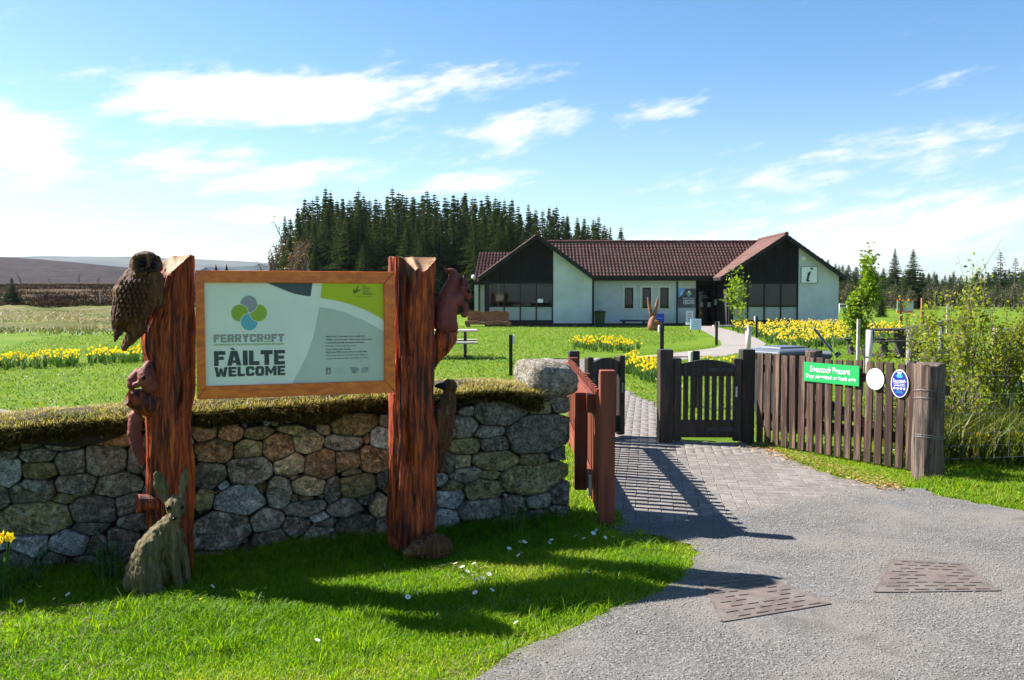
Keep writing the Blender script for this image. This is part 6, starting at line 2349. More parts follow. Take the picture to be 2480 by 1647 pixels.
for k in range(49):
    px = 700 + 780 * k / 48 + random.uniform(-8, 8)
    py = float(np.interp(px, tops[:, 0], tops[:, 1])) + random.uniform(10, 60)
    Y = random.uniform(89, 97) + max(0, px - 1250) * .06
    P = at(px, py, Y)
    s = (P.z + .2) / 14.0
    place_tree(SPR[(k * 3 + 1) % 4], (P.x, Y, -.1), s * random.uniform(1.2, 1.5), random.random() * 6.28, 'spruce in the front rank of the plantation, %s from its left end' % nth(k), group='front rank spruces', sz=s)
for k in range(40):
    px = 705 + 770 * k / 39 + random.uniform(-9, 9)
    py = float(np.interp(px, tops[:, 0], tops[:, 1])) + random.uniform(2, 20)
    Y = random.uniform(104, 116) + max(0, px - 1250) * .06
    P = at(px, py, Y)
    s = (P.z + .2) / 14.0
    place_tree(SPR[(k * 3 + 2) % 4], (P.x, Y, -.1), s * random.uniform(1.25, 1.6), random.random() * 6.28, 'spruce in the rear rank of the plantation, %s from its left end' % nth(k), group='rear rank spruces', sz=s)
# lower, greener conifers before the plantation
for k, (px, py, Y, lab) in enumerate(((760, 600, 78, 'round topped bluish conifer before the plantation, left of the right post'), (880, 585, 80, 'small green conifer just left of the right post'), (985, 530, 84, 'yellowish green conifer showing above the right post'),
                                      (1020, 560, 82, 'green conifer right of the right post'), (700, 575, 82, 'dark conifer at the left end of the plantation'), (1150, 600, 84, 'dark conifer beside the left end of the building'))):
    P = at(px, py, Y)
    s = P.z / 14.0
    place_tree(SPR[(k + 2) % 4], (P.x, Y, 0), s * 1.75, k * 1.3, lab, sz=s)


def leafy(seed, h, spread, levels, nleaf, leaf, mat, trunk_r=.02, up=.75, leafmin=.25, jitter=1.0, stems=1, lean=.15, leaf_from=1, bark='twig', droop=0.0, width=None):
    """branching skeleton with leaves; returns (wood mesh, leaf mesh)"""
    rg = random.Random(seed)
    mb = MB()
    tips = []

    def grow(p, d, L, r, lv):
        n = 3
        pts, rr = [p], [r]
        q = p
        for i in range(n):
            d2 = (d + Vector((rg.gauss(0, .13), rg.gauss(0, .13), rg.gauss(0, .07) + .05 * up)) * jitter).normalized()
            q = q + d2 * (L / n)
            pts.append(q)
            rr.append(r * (1 - .55 * (i + 1) / n))
            d = d2
        mb.tube(pts, rr, 5 if lv else 7, cap=False)
        if lv >= leaf_from:
            for i in range(n):
                tips.append((pts[i], pts[i + 1], lv))
        if lv < levels:
            m = rg.randint(3, 5)
            for k in range(m):
                t = .25 + .75 * (k + rg.random()) / m
                i = min(n - 1, int(t * n))
                b = pts[i].lerp(pts[i + 1], t * n - i)
                a = rg.random() * 6.28
                e = Vector((math.cos(a) * spread, math.sin(a) * spread, up - droop))
                grow(b, (d * .55 + e).normalized(), L * rg.uniform(.38, .66), r * .5, lv + 1)
    for s in range(stems):
        a = rg.random() * 6.28
        b = Vector((math.cos(a), math.sin(a), 0)) * (width or .04) * (rg.random() ** .5 if stems > 1 else 0)
        grow(b, Vector((math.cos(a) * lean, math.sin(a) * lean, 1)).normalized(), h * rg.uniform(.55, .75 if stems > 1 else .62), trunk_r, 0)
    V, rv = [], []
    for _ in range(nleaf):
        a, b, lv = tips[rg.randrange(len(tips))]
        p = a.lerp(b, rg.random()) + Vector((rg.gauss(0, 1), rg.gauss(0, 1), rg.gauss(0, 1))) * leaf * .9
        if p.z < leafmin * h:
            continue
        d = Vector((rg.gauss(0, 1), rg.gauss(0, 1), rg.gauss(0, .7) + .2)).normalized()
        s = d.cross(Vector((rg.gauss(0, 1), rg.gauss(0, 1), rg.gauss(0, 1)))).normalized()
        l = leaf * rg.uniform(.6, 1.3)
        V += [p, p + d * l * .5 + s * l * .32, p + d * l, p + d * l * .5 - s * l * .32]
        r_ = min(1, max(0, rg.gauss(.5, .22)))
        rv += [r_] * 4
    V = np.array([tuple(v) for v in V])
    kz = h / max(V[:, 2].max(), max(p.z for p in mb.v))
    V = V * kz
    mb.v = [p * kz for p in mb.v]
    lm = fast_mesh('leaves', V, [np.arange(len(V)).reshape(-1, 4)], rnd=np.array(rv))
    lm.materials.append(mat)
    wm = mb.mesh('branches', smooth=True)
    wm.materials.append(MT[bark])
    return wm, lm


def place_leafy(ms, loc, label, name, cat, s=1.0, rz=0.0, group=None, parts=('stems', 'leaves')):
    r = empty(name, loc, label, cat, group)
    r.rotation_euler = (0, 0, rz)
    r.scale = (s, s, s)
    for nm, me in zip(parts, ms):
        o = bpy.data.objects.new(nm, me)
        col.objects.link(o)
        o.parent = r
    return r


TP = ('trunk', 'crown')
# young rowan before the right gable: thin and open
p = gp(1812, 852)
rw = leafy(3, 2.7, .55, 2, 520, .10, MT['young_leaf'], .022, .9, .30)
r = place_leafy(rw, (p.x, p.y, 0), 'thin young rowan with sparse fresh leaves before the right gable', 'young_tree', 'tree', 1.0, parts=TP)
g = MB()
g.tube([(p.x, p.y, 0), (p.x, p.y, .78)], [.075, .085], 14)
g.build('tree_guard', MT['plastic_tube'], r, smooth=True)
# leafy sapling by the picnic bench, with guard and stake
sp = leafy(8, 2.62, .40, 2, 2300, .095, MT['young_leaf'], .022, 1.1, .40)
r = place_leafy(sp, (5.92, 15.3, 0), 'bushy bright green sapling in a pale guard beside the picnic bench', 'young_tree', 'tree', 1.0, parts=TP)
g = MB().tube([(5.98, 15.2, 0), (5.98, 15.2, 1.12)], [.055, .06], 14)
o = g.build('tree_guard', MT['plastic_tube'], None, smooth=True)
o.parent = r
o.matrix_parent_inverse = Matrix.Translation(-r.location)
o.scale = (1, 1, 1)
g = MB().box((5.82, 15.25, .65), (.045, .045, 1.3))
o = g.build('stake', MT['pale_wood'], None)
o.parent = r
o.matrix_parent_inverse = Matrix.Translation(-r.location)
# tall shrubs at the right edge
for k, (px, Y, h, nl, lab, seed) in enumerate(((2262, 9.6, 1.25, 1700, 'low leafy shrub just behind the thick round post', 21), (2318, 10.4, 2.36, 3000, 'tallest leafy shrub with wispy top shoots by the wire fence', 22), (2395, 10.0, 1.8, 3600, 'dense yellow green shrub behind the wire fence near the right edge', 23), (2500, 9.8, 1.7, 3500, 'leafy shrub cut by the right edge of the picture', 24))):
    ms = leafy(seed, h, .45, 2, nl, .05, MT['shrub_leaf'], .014, 1.0, .06, stems=9, lean=.3, leaf_from=0, width=.34)
    P = at(px, 700, Y)
    place_leafy(ms, (P.x, Y, 0), lab, 'shrub', 'shrub', group='shrubs behind the wire fence')
# dense low growth under them
n = 9000
q = scatter([Vector((4.1, 8.7, 0)), Vector((6.9, 8.9, 0)), Vector((6.9, 10.6, 0)), Vector((4.2, 10.8, 0))], n)
blades('undergrowth', q, .42, .016, .6, MT['shrub_blade'], hv=.6, label='tangled green undergrowth below the shrubs', cat='undergrowth')

# leafless and bronze trees at the left end of the plantation
bt = leafy(31, 9.0, .5, 3, 420, .2, MT['bronze_leaf'], .2, 1.0, .25, bark='twig')
P = at(652, 520, 72)
place_leafy(bt, (P.x, 72, 0), 'tall thin bare tree with pale twigs left of the plantation', 'bare_tree', 'tree', P.z / 9.0, parts=TP)
bt2 = leafy(32, 8.0, .5, 3, 900, .2, MT['bronze_leaf'], .12, .8, .1, stems=3)
P = at(700, 570, 70)
place_leafy(bt2, (P.x, 70, 0), 'bronze leaved tree beside the plantation edge', 'bronze_tree', 'tree', P.z / 8.0, parts=TP)
# bare birches on the moor edge
bb = leafy(33, 8.0, .5, 3, 260, .25, MT['dull_leaf'], .09, .8, .3)
for k, (px, py, Y, lab) in enumerate(((55, 655, 150, 'bare birch on the moor behind the small spruce'), (190, 655, 165, 'bare birch on the moor left of the owl'), (232, 660, 160, 'grey bare birch on the moor close to the owl'), (120, 668, 170, 'low bare birch far out on the moor'))):
    P = at(px, py, Y)
    z = float(land(np.array(P.x), np.array(float(Y))))
    place_leafy(bb, (P.x, Y, z), lab, 'bare_tree', 'tree', (P.z - z) / 8.0, k * 1.7, parts=TP)
P = at(28, 668, 95)
z = float(land(np.array(P.x), np.array(95.0)))
s = (P.z - z) / 14
place_tree(SPR[1], (P.x, 95, z - .1), s * 2.1, .5, 'small dark spruce alone at the left before the moor', sz=s)

# right hand woods
for k, (px, py, Y, w, lab) in enumerate(((2168, 598, 118, 1.25, 'tall pale spruce right of the building, left of a pair'), (2212, 600, 112, 1.6, 'broad dark spruce right of the building, right of a pair'))):
    P = at(px, py, Y)
    s = P.z / 14
    place_tree(SPR[k], (P.x, Y, 0), s * w, k, lab, sz=s)
PIN = spruce_proto(14, 2.6, 77, MT['pine'], gap=.7, per=7, fine=1.6, crown0=.28, droop=.05, top=.45, dens=.8)
for k, (px, py, Y) in enumerate(((2424, 606, 120), (2460, 622, 112), (2495, 612, 116))):
    P = at(px, py, Y)
    s = P.z / 14
    place_tree(PIN, (P.x, Y, 0), s * 1.25, k * 2.0, ('pine with clear trunk at the far right, first of three', 'pine at the far right, second of three', 'pine cut by the right edge of the picture')[k], name='pine_tree', sz=s)
for k in range(49):
    px = 1985 + 560 * k / 48 + random.uniform(-6, 6)
    py = float(np.interp(px, [1985, 2060, 2140, 2240, 2300, 2380, 2560], [626, 636, 650, 662, 668, 660, 640])) + random.uniform(-6, 22)
    Y = random.uniform(130, 170)
    P = at(px, py, Y)
    s = (P.z + .3) / 14
    place_tree(SPR[k % 4], (P.x, Y, -.3), s * random.uniform(1.5, 2.2), k, 'distant conifer in the wood right of the building, %s from its left end' % nth(k), group='far conifers', sz=s)
for k in range(40):
    px = 1990 + 550 * k / 39 + random.uniform(-7, 7)
    py = float(np.interp(px, [1985, 2060, 2140, 2240, 2300, 2380, 2560], [628, 636, 646, 652, 656, 650, 636])) + random.uniform(0, 16)
    Y = random.uniform(178, 210)
    P = at(px, py, Y)
    s = (P.z + .3) / 14
    place_tree(SPR[(k + 1) % 4], (P.x, Y, -.3), s * random.uniform(1.6, 2.2), k, 'conifer at the back of the wood right of the building, %s from its left end' % nth(k), group='back conifers', sz=s)
sm = leafy(41, 3.4, .6, 2, 900, .20, MT['dull_leaf'], .05, .6, .05, stems=5, width=.5)
for k in range(22):
    px = 2040 + 480 * k / 21 + random.uniform(-8, 8)
    Y = random.uniform(86, 118)
    P = at(px, 700, Y)
    place_leafy(sm, (P.x, Y, 0), 'brown bush along the far field edge, %s from the left' % nth(k), 'scrub_bush', 'bush', random.uniform(.7, 1.15), k * 1.1, group='scrub along the field edge')
P = at(2134, 725, 70)
place_tree(SPR[3], (P.x, 70, 0), .18, 1, 'small round conifer at the edge of the far lawn', sz=.145)


# ---------------------------------------------------------------- daffodils
def daffodil_mesh(seed, pale=False):
    rg = random.Random(seed)
    V, Fq, mi, rv = [], [], [], []

    def quad(pts, m, r):
        b = len(V)
        V.extend(pts)
        Fq.append([b, b + 1, b + 2, b + 3])
        mi.append(m)
        rv.extend([r] * 4)
    for k in range(9):
        a = rg.random() * 6.28
        L, ln = rg.uniform(.17, .32), rg.uniform(.03, .17)
        w = .009
        c, s = math.cos(a), math.sin(a)
        b0 = Vector((rg.gauss(0, .018), rg.gauss(0, .018), 0))
        m_ = b0 + Vector((c * ln * .35, s * ln * .35, L * .65))
        t_ = b0 + Vector((c * ln, s * ln, L))
        sd = Vector((-s, c, 0)) * w
        r_ = rg.random()
        quad([b0 - sd, b0 + sd, m_ + sd, m_ - sd], 0, r_)
        quad([m_ - sd, m_ + sd, t_ + sd * .25, t_ - sd * .25], 0, r_)
    for f in range(3 if rg.random() < .6 else 2):
        h = rg.uniform(.25, .40)
        x, y = rg.gauss(0, .06), rg.gauss(0, .06)
        quad([Vector((x * .2 - .004, y * .2, 0)), Vector((x * .2 + .004, y * .2, 0)), Vector((x + .003, y, h)), Vector((x - .003, y, h))], 0, .6)
        a = rg.uniform(-2.6, -.5)
        fw = Vector((math.cos(a), math.sin(a), .1)).normalized()
        s = fw.cross(Vector((0, 0, 1))).normalized()
        u = s.cross(fw)
        c = Vector((x, y, h)) + fw * .02
        pr = .034
        base = .75 if pale else .5
        for k in range(6):
            t = k * math.pi / 3 + .2
            d = s * math.cos(t) + u * math.sin(t)
            e = s * math.cos(t + 1.57) + u * math.sin(t + 1.57)
            quad([c, c + d * pr * .55 + e * pr * .36 + fw * .004, c + d * pr + fw * .002, c + d * pr * .55 - e * pr * .36 + fw * .004], 1, min(1, max(0, rg.gauss(base, .1))))
        for k in range(6):
            t, t2 = k * math.pi / 3, (k + 1) * math.pi / 3
            d1, d2 = s * math.cos(t) + u * math.sin(t), s * math.cos(t2) + u * math.sin(t2)
            quad([c + d1 * .010, c + d2 * .010, c + d2 * .016 + fw * .028, c + d1 * .016 + fw * .028], 1, .15)
    me = fast_mesh('daffodil', np.array([tuple(v) for v in V]), [np.array(Fq)], rnd=np.array(rv), mi=mi)
    me.materials.append(MT['bulb_leaf'])
    me.materials.append(MT['petal'])
    return me


DAF = [daffodil_mesh(k) for k in range(6)]
DAFP = [daffodil_mesh(20 + k, True) for k in range(4)]


def daffs(pts, label, group, s=1.0, meshes=None):
    for k, (x, y) in enumerate(pts):
        o = bpy.data.objects.new('daffodil', random.choice(meshes or DAF))
        col.objects.link(o)
        o.location = (x, y, 0)
        o.rotation_euler = (random.gauss(0, .08), random.gauss(0, .08), random.uniform(-.7, .7))
        q = s * random.uniform(.72, 1.05)
        o.scale = (q, q, q)
        tag(o, label, 'daffodil', group)


def bed(pxs, n):
    return [(p[0], p[1]) for p in scatter(px_poly(pxs), n)]


daffs(bed([(-60, 905), (0, 899), (200, 888), (360, 878), (370, 868), (200, 876), (0, 886), (-60, 890)], 118), 'yellow daffodil in the long row across the lawn left of the carved sign', 'daffodils in the long row', 1.05)
daffs(bed([(1388, 846), (1450, 853), (1545, 858), (1550, 846), (1470, 838), (1395, 834)], 76), 'yellow daffodil in the oval bed in the middle of the lawn', 'daffodils in the oval bed', 1.05)
daffs(bed([(1518, 905), (1560, 925), (1592, 932), (1598, 912), (1560, 893), (1522, 885)], 44), 'yellow daffodil in the clump by the path left of the middle gate post', 'daffodils by the gate', 1.05)
daffs(bed([(1690, 905), (1740, 915), (1790, 905), (1770, 890), (1700, 885)], 8), 'yellow daffodil showing over the closed gate', 'daffodils behind the gate', 1.0)
BED = [(1800, 812), (1850, 826), (1900, 850), (1990, 848), (2080, 832), (2190, 822), (2190, 806), (2050, 794), (1900, 793), (1780, 796), (1760, 802)]
near = bed([(1880, 846), (1990, 848), (2080, 832), (2180, 822), (2100, 816), (1960, 822)], 50)
daffs(near, 'cream and yellow daffodil at the near edge of the big bed before the right gable', 'daffodils in the big bed', 1.15, DAF[:3] + DAFP)
far = bed(BED, 520)
V, Fq, mi, rv, n = [], [], [], [], 0
for x, y in far:
    me = random.choice(DAF[:3] + DAFP + DAFP)
    v = np.empty(len(me.vertices) * 3, np.float32)
    me.vertices.foreach_get('co', v)
    v = v.reshape(-1, 3)
    a, s = random.uniform(-.7, .7), random.uniform(.95, 1.3)
    c_, s_ = math.cos(a), math.sin(a)
    v = np.c_[v[:, 0] * c_ - v[:, 1] * s_, v[:, 0] * s_ + v[:, 1] * c_, v[:, 2]] * s + np.array([x, y, 0])
    r0 = np.empty(len(me.vertices), np.float32)
    me.attributes['rnd'].data.foreach_get('value', r0)
    m0 = np.empty(len(me.polygons), np.int32)
    me.polygons.foreach_get('material_index', m0)
    V.append(v)
    Fq.append(np.arange(len(v)).reshape(-1, 4) + n)
    mi.append(m0)
    rv.append(r0)
    n += len(v)
o = link('daffodil_bed', fast_mesh('daffodil_bed', np.vstack(V), [np.vstack(Fq)], rnd=np.concatenate(rv), mi=np.concatenate(mi)), [MT['bulb_leaf'], MT['petal']])
tag(o, 'mass of cream and yellow daffodils filling the big bed before the right gable', 'daffodils', kind='stuff')
daffs(bed([(2290, 905), (2480, 915), (2480, 895), (2290, 890)], 0) + [(4.62, 8.9), (4.95, 9.0), (5.1, 8.9)], 'yellow daffodil among the undergrowth behind the wire fence', 'daffodils behind the wire', 1.2)


# strap leaved clumps at the wall foot
def leaf_clump(P, n, L, label, flower=False):
    r = empty('daffodil_clump', (P.x, P.y, 0), label, 'plant', 'daffodil clumps at the wall foot')
    V, Fq, rv = [], [], []
    for k in range(n):
        a = random.random() * 6.28
        l, ln = L * random.uniform(.6, 1.1), random.uniform(.05, .26)
        c, s = math.cos(a), math.sin(a)
        b0 = Vector((random.gauss(0, .03), random.gauss(0, .03), 0))
        sd = Vector((-s, c, 0)) * .0065
        prev = b0
        for j in range(1, 6):
            t = j / 5
            p = b0 + Vector((c, s, 0)) * ln * t * t * 1.3 + UZ * (l * (t - .45 * t ** 3 * (ln / .2)))
            b = len(V)
            w = 1 - .7 * t
            V += [prev - sd * (1 - .7 * (t - .2)), prev + sd * (1 - .7 * (t - .2)), p + sd * w, p - sd * w]
            Fq.append([b, b + 1, b + 2, b + 3])
            rv += [random.random()] * 4
            prev = p
    link('leaves', fast_mesh('leaves', np.array([tuple(v) for v in V]), [np.array(Fq)], rnd=np.array(rv)), MT['bulb_leaf'], r)
    if flower:
        o = bpy.data.objects.new('flower', daffodil_mesh(77))
        col.objects.link(o)
        o.parent = r
        o.scale = (1, 1, .98)
        o.location = (0.02, -.04, 0)
    return r


p = gp(75, 1425)
leaf_clump(p, 26, .34, 'dark strap leaved clump in the wall shade near the left edge')
p = gp(262, 1412)
leaf_clump(p, 26, .42, 'dark strap leaved clump beside the carved hare')
p = gp(1245, 1300)
leaf_clump(p, 22, .40, 'dark strap leaved clump at the foot of the wall right of the crow post')
p = gp(4, 1452)
leaf_clump(p, 8, .30, 'clump with yellow daffodil flowers at the very left edge', True)
P = gp(2420, 1085)
leaf_clump(P, 30, .40, 'pale strap leaved clump under the shrubs at the right')


# ---------------------------------------------------------------- daisies on the verge
def daisy_mesh():
    mb = MB()
    mb.tube([(0, 0, 0), (0, 0, .05)], .0012, 4)
    for k in range(11):
        t = k * 2 * math.pi / 11
        d, e = Vector((math.cos(t), math.sin(t), .18)), Vector((-math.sin(t), math.cos(t), 0))
        c = Vector((0, 0, .05))
        mb.mat = 1
        mb.add([c + d * .003, c + d * .009 + e * .003, c + d * .0145, c + d * .009 - e * .003], [(0, 1, 2, 3)])
    mb.mat = 2
    mb.sphere((0, 0, .0515), (.0042, .0042, .0025), 8, 5)
    me = mb.mesh('daisy')
    for m in ('bulb_leaf', 'daisy_white', 'daisy_eye'):
        me.materials.append(MT[m])
    return me


DM = daisy_mesh()


def daisies(pix, label, group):
    for px, py in pix:
        p = gp(px, py)
        o = bpy.data.objects.new('daisy', DM)
        col.objects.link(o)
        o.location = (p.x, p.y, .008)
        o.rotation_euler = (random.uniform(.2, .7), random.uniform(-.5, .2), random.random() * 6)
        s = random.uniform(1.0, 1.35)
        o.scale = (s, s, s)
        tag(o, label, 'daisy', group)


daisies([(1092, 1395), (1112, 1392), (1128, 1398), (1140, 1392), (1150, 1400), (1160, 1405), (1118, 1408), (1136, 1414), (1105, 1420), (1158, 1418), (1150, 1425), (1172, 1396), (1186, 1394), (1165, 1432), (1145, 1440), (1128, 1402), (1175, 1412), (1155, 1388)], 'white daisy in the cluster between the shadow bands below the crow', 'daisies in the near cluster')
daisies([(1235, 1340), (1250, 1335), (1262, 1334), (1278, 1338), (1245, 1358), (1255, 1362), (1268, 1366), (1228, 1350), (1320, 1332), (1340, 1330), (1430, 1310), (1460, 1318), (1452, 1300), (1418, 1324), (1482, 1322), (1405, 1318)], 'white daisy in the scattered cluster near the red post', 'daisies near the red post')
daisies([(500, 1442), (975, 1470), (1032, 1462), (1180, 1452), (1160, 1458), (1415, 1412), (860, 1468), (760, 1580), (985, 1465), (620, 1476), (1262, 1535), (150, 1475), (180, 1463), (60, 1478)], 'single white daisy scattered in the verge grass', 'scattered daisies')
o = bpy.data.objects.new('dandelion', MB().sphere((0, 0, .03), (.012, .012, .007), 10, 6).mesh('dandelion'))
o.data.materials.append(MT['daisy_eye'])
col.objects.link(o)
p = gp(487, 1467)
o.location = (p.x, p.y, .005)
tag(o, 'small yellow dandelion in the grass right of the hare', 'dandelion')

# ---------------------------------------------------------------- picnic tables and garden things
def picnic(loc, rz, L, mat_t, mat_l, label, top_h=.74):
    r = empty('picnic_table', loc, label, 'table')
    M = Matrix.Rotation(rz, 3, 'Z')
    B = Vector(loc)

    def T(x, y, z):
        return B + M @ Vector((x, y, z))
    for k in range(4):
        y = -.30 + k * .20
        MB().box(T(0, y, top_h), (L, .19, .045), M=M).build('table_plank', mat_t, r, bevel=.004)
    for s in (-1, 1):
        for k in range(2):
            MB().box(T(0, s * (.62 + .155 * k), .44), (L, .145, .045), M=M).build('bench_plank', mat_t, r, bevel=.004)
    for e in (-1, 1):
        x = e * (L / 2 - .32)
        lg = MB()
        lg.add([T(x - .04, -.26, top_h - .025), T(x + .04, -.26, top_h - .025), T(x + .04, .26, top_h - .025), T(x - .04, .26, top_h - .025), T(x - .04, -.16, 0), T(x + .04, -.16, 0), T(x + .04, .16, 0), T(x - .04, .16, 0)],
               [(0, 1, 2, 3), (7, 6, 5, 4), (0, 4, 5, 1), (1, 5, 6, 2), (2, 6, 7, 3), (3, 7, 4, 0)])
        lg.build('leg', mat_l, r, bevel=.004)
        for s in (-1, 1):
            lg = MB()
            y0 = s * .70
            lg.add([T(x - .04, y0 - .15, .415), T(x + .04, y0 - .15, .415), T(x + .04, y0 + .15, .415), T(x - .04, y0 + .15, .415), T(x - .04, y0 - .08, 0), T(x + .04, y0 - .08, 0), T(x + .04, y0 + .08, 0), T(x - .04, y0 + .08, 0)],
                   [(0, 1, 2, 3), (7, 6, 5, 4), (0, 4, 5, 1), (1, 5, 6, 2), (2, 6, 7, 3), (3, 7, 4, 0)])
            lg.build('leg', mat_l, r, bevel=.004)
        MB().box(T(x, 0, .10), (.05, 1.3, .07), M=M).build('cross_rail', mat_l, r)
    return r


p = gp(2140, 862)
picnic((p.x, p.y, 0), R(16), 1.75, MT['dark_wood'], MT['dark_wood'], 'dark picnic table with separate benches behind the picket fence')
p = gp(1062, 866)
picnic((p.x, p.y, 0), R(3), 2.1, MT['pale_wood'], MT['dark_wood'], 'pale topped picnic table on the lawn behind the squirrel post')
# weathered plank bench at the left edge
r = empty('plank_bench', (-4.6, 8.0, 0), 'grey weathered plank showing over the wall at the left edge', 'bench')
a = at(-120, 962, 8.6)
b = at(62, 975, 7.6)
a, b = Vector((a.x, a.y, .66)), Vector((b.x, b.y, .64))
MB().bar(a, b, .22, .05).build('seat_plank', MT['weather_wood'], r, bevel=.004)
for t in (.2, .85):
    q_ = a.lerp(b, t)
    MB().box((q_.x, q_.y, .34), (.12, .12, .68)).build('leg', MT['weather_wood'], r)


# carved log bench before the building
def log_bench():
    P = gp(1182, 792)
    Y = P.y
    r = empty('log_bench', (P.x, Y, 0), 'red brown carved log bench before the left gable', 'bench')
    x0, x1 = at(1126, 780, Y).x, at(1238, 780, Y).x
    n = 30
    for nm, za, zb, y0, th in (('backrest', bz(779, Y), bz(754, Y), .25, .10), ('seat', bz(786, Y), bz(778.5, Y), -.2, .45)):
        mb = MB()
        for k in range(n):
            a_, b_ = k / n, (k + 1) / n
            xa_, xb_ = x0 + (x1 - x0) * a_ + (.12 if nm == 'backrest' else 0) * (1 - 2 * a_), x0 + (x1 - x0) * b_ + (.12 if nm == 'backrest' else 0) * (1 - 2 * b_)
            wa, wb = .04 * math.sin(a_ * 11) + .02 * math.sin(a_ * 29), .04 * math.sin(b_ * 11) + .02 * math.sin(b_ * 29)
            mb.add([(xa_, Y + y0, za), (xb_, Y + y0, za), (xb_, Y + y0, zb + wb), (xa_, Y + y0, zb + wa), (xa_, Y + y0 + th, za), (xb_, Y + y0 + th, za), (xb_, Y + y0 + th, zb + wb), (xa_, Y + y0 + th, zb + wa)],
                   [(0, 1, 2, 3), (5, 4, 7, 6), (3, 2, 6, 7), (0, 4, 5, 1)] + ([(0, 3, 7, 4)] if k == 0 else []) + ([(1, 5, 6, 2)] if k == n - 1 else []))
        mb.build(nm, MT['log_wood'], r)
    for t in (.06, .5, .94):
        MB().tube([(x0 + (x1 - x0) * t, Y, 0), (x0 + (x1 - x0) * t, Y, bz(786, Y))], .14, 10).build('leg', MT['log_wood'], r)


log_bench()
wheelie((gp(1452, 792).x, gp(1452, 792).y, 0), R(180), MT['bin_green'], MT['bin_green'], 'green wheelie bin against the white wall beside the left gable', h=.86, w=.60, dpt=.6)
# dark plank bench under the small windows
P = gp(1535, 790)
r = empty('low_bench', (P.x, P.y, 0), 'low dark plank bench under the three small windows', 'bench')
MB().box((P.x, P.y, .30), (1.5, .32, .09)).build('seat', MT['dark_wood'], r)
for s in (-.55, .55):
    MB().box((P.x + s, P.y, .13), (.12, .26, .255)).build('leg', MT['dark_wood'], r)


# hare ear sculptures
def ears(P, h, label, mat, spread=.17):
    r = empty('ear_sculpture', (P.x, P.y, 0), label, 'sculpture')
    for s in (-1, 1):
        mb = MB()
        b0 = Vector((P.x + s * .05, P.y, h * .36))
        t_ = Vector((P.x + s * (spread + .03), P.y, h))
        pts = [b0.lerp(t_, t) + Vector((0, .03 * math.sin(t * 3), 0)) for t in (0, .25, .5, .75, .93, 1)]
        mb.tube(pts, [.075, .09, .088, .07, .035, .008], 9)
        mb.build('ear', mat, r, smooth=True)
    mb = MB()
    mb.tube([(P.x - .03, P.y, 0), (P.x, P.y, .18 * h), (P.x - .02, P.y - .03, .32 * h), (P.x + .03, P.y - .05, .44 * h)], [.22, .25, .17, .08], 12)
    mb.build('trunk', mat, r, smooth=True)
    mb = MB()
    mb.tube([(P.x + .05, P.y - .18, .30 * h), (P.x + .30, P.y - .1, .22 * h), (P.x + .42, P.y, .12 * h)], [.08, .11, .05], 9)
    mb.build('side_log', mat, r, smooth=True)
    return r


P = gp(1581, 801)
ears(P, 1.62, 'reddish wooden sculpture with two tall hare ears on the lawn', MT['log_wood'], .22)
P = at(535, 640, 20)
ears(P, P.z, 'dark wooden ear tips poking up above the sign frame', MT['dark_wood'], .09)
# boards by the door
P = gp(1597, 789)
r = empty('blue_board', (P.x, P.y, 0), 'blue pavement sign leaning behind the ear sculpture', 'sign')
c_ = Vector((P.x, P.y, 0))
MB().box(c_ + Vector((0, 0, .42)), (.50, .04, .52), M=Matrix.Rotation(R(10), 3, 'X')).build('board', MT['royal'], r)
for s in (-.2, .2):
    MB().box(c_ + Vector((s, .06, .2)), (.03, .03, .4)).build('leg', MT['iron'], r)
MB().box(c_ + Vector((0, -.035, .42)), (.30, .01, .06), M=Matrix.Rotation(R(10), 3, 'X')).build('mark', MT['sky_blue'], r)
P = gp(1670, 789)
r = empty('a_board', (P.x, P.y, 0), 'tall white pavement sign beside the door with dark lines of text', 'sign')
bd = MB().box((P.x, P.y, .42), (.40, .04, .82), M=Matrix.Rotation(R(-8), 3, 'X')).build('front_board', MT['white_paint'], r)
MB().box((P.x, P.y + .22, .42), (.40, .03, .80), M=Matrix.Rotation(R(12), 3, 'X')).build('rear_board', MT['white_paint'], r)
for k in range(6):
    MB().box((P.x, P.y - .032 + (.62 - k * .09 - .42) * .14, .70 - k * .095), (.26 - .04 * (k % 2), .008, .022), M=Matrix.Rotation(R(-8), 3, 'X')).build('text_line', MT['ink'], bd)
P = gp(1684, 805)
r = empty('notice_board', (P.x, P.y, 0), 'pale blue square notice board on legs beside the path', 'sign')
MB().box((P.x + .02, P.y, .37), (.50, .03, .50), rz=.12).build('board', MT['pale_blue_board'], r)
for s in (-.2, .2):
    MB().box((P.x + s, P.y + .04, .18), (.03, .03, .36)).build('leg', MT['iron'], r)
for k in range(4):
    MB().box((P.x + .02, P.y - .02, .52 - k * .08), (.30, .004, .014), rz=.12).build('text_line', MT['pgrey'], r)
MB().box((P.x - .32, P.y + .12, .40), (.16, .06, .08)).build('tray', MT['white_paint'], r)
# doorstep kerb and boot scraper
P = gp(1762, 792)
o = MB().box((P.x, P.y, .05), (1.6, .35, .10), rz=.1).build('doorstep_stone', MT['stone_g'], loc=(P.x, P.y, 0), bevel=.02)
tag(o, 'long kerb stone by the entrance path before the right gable', 'stone')
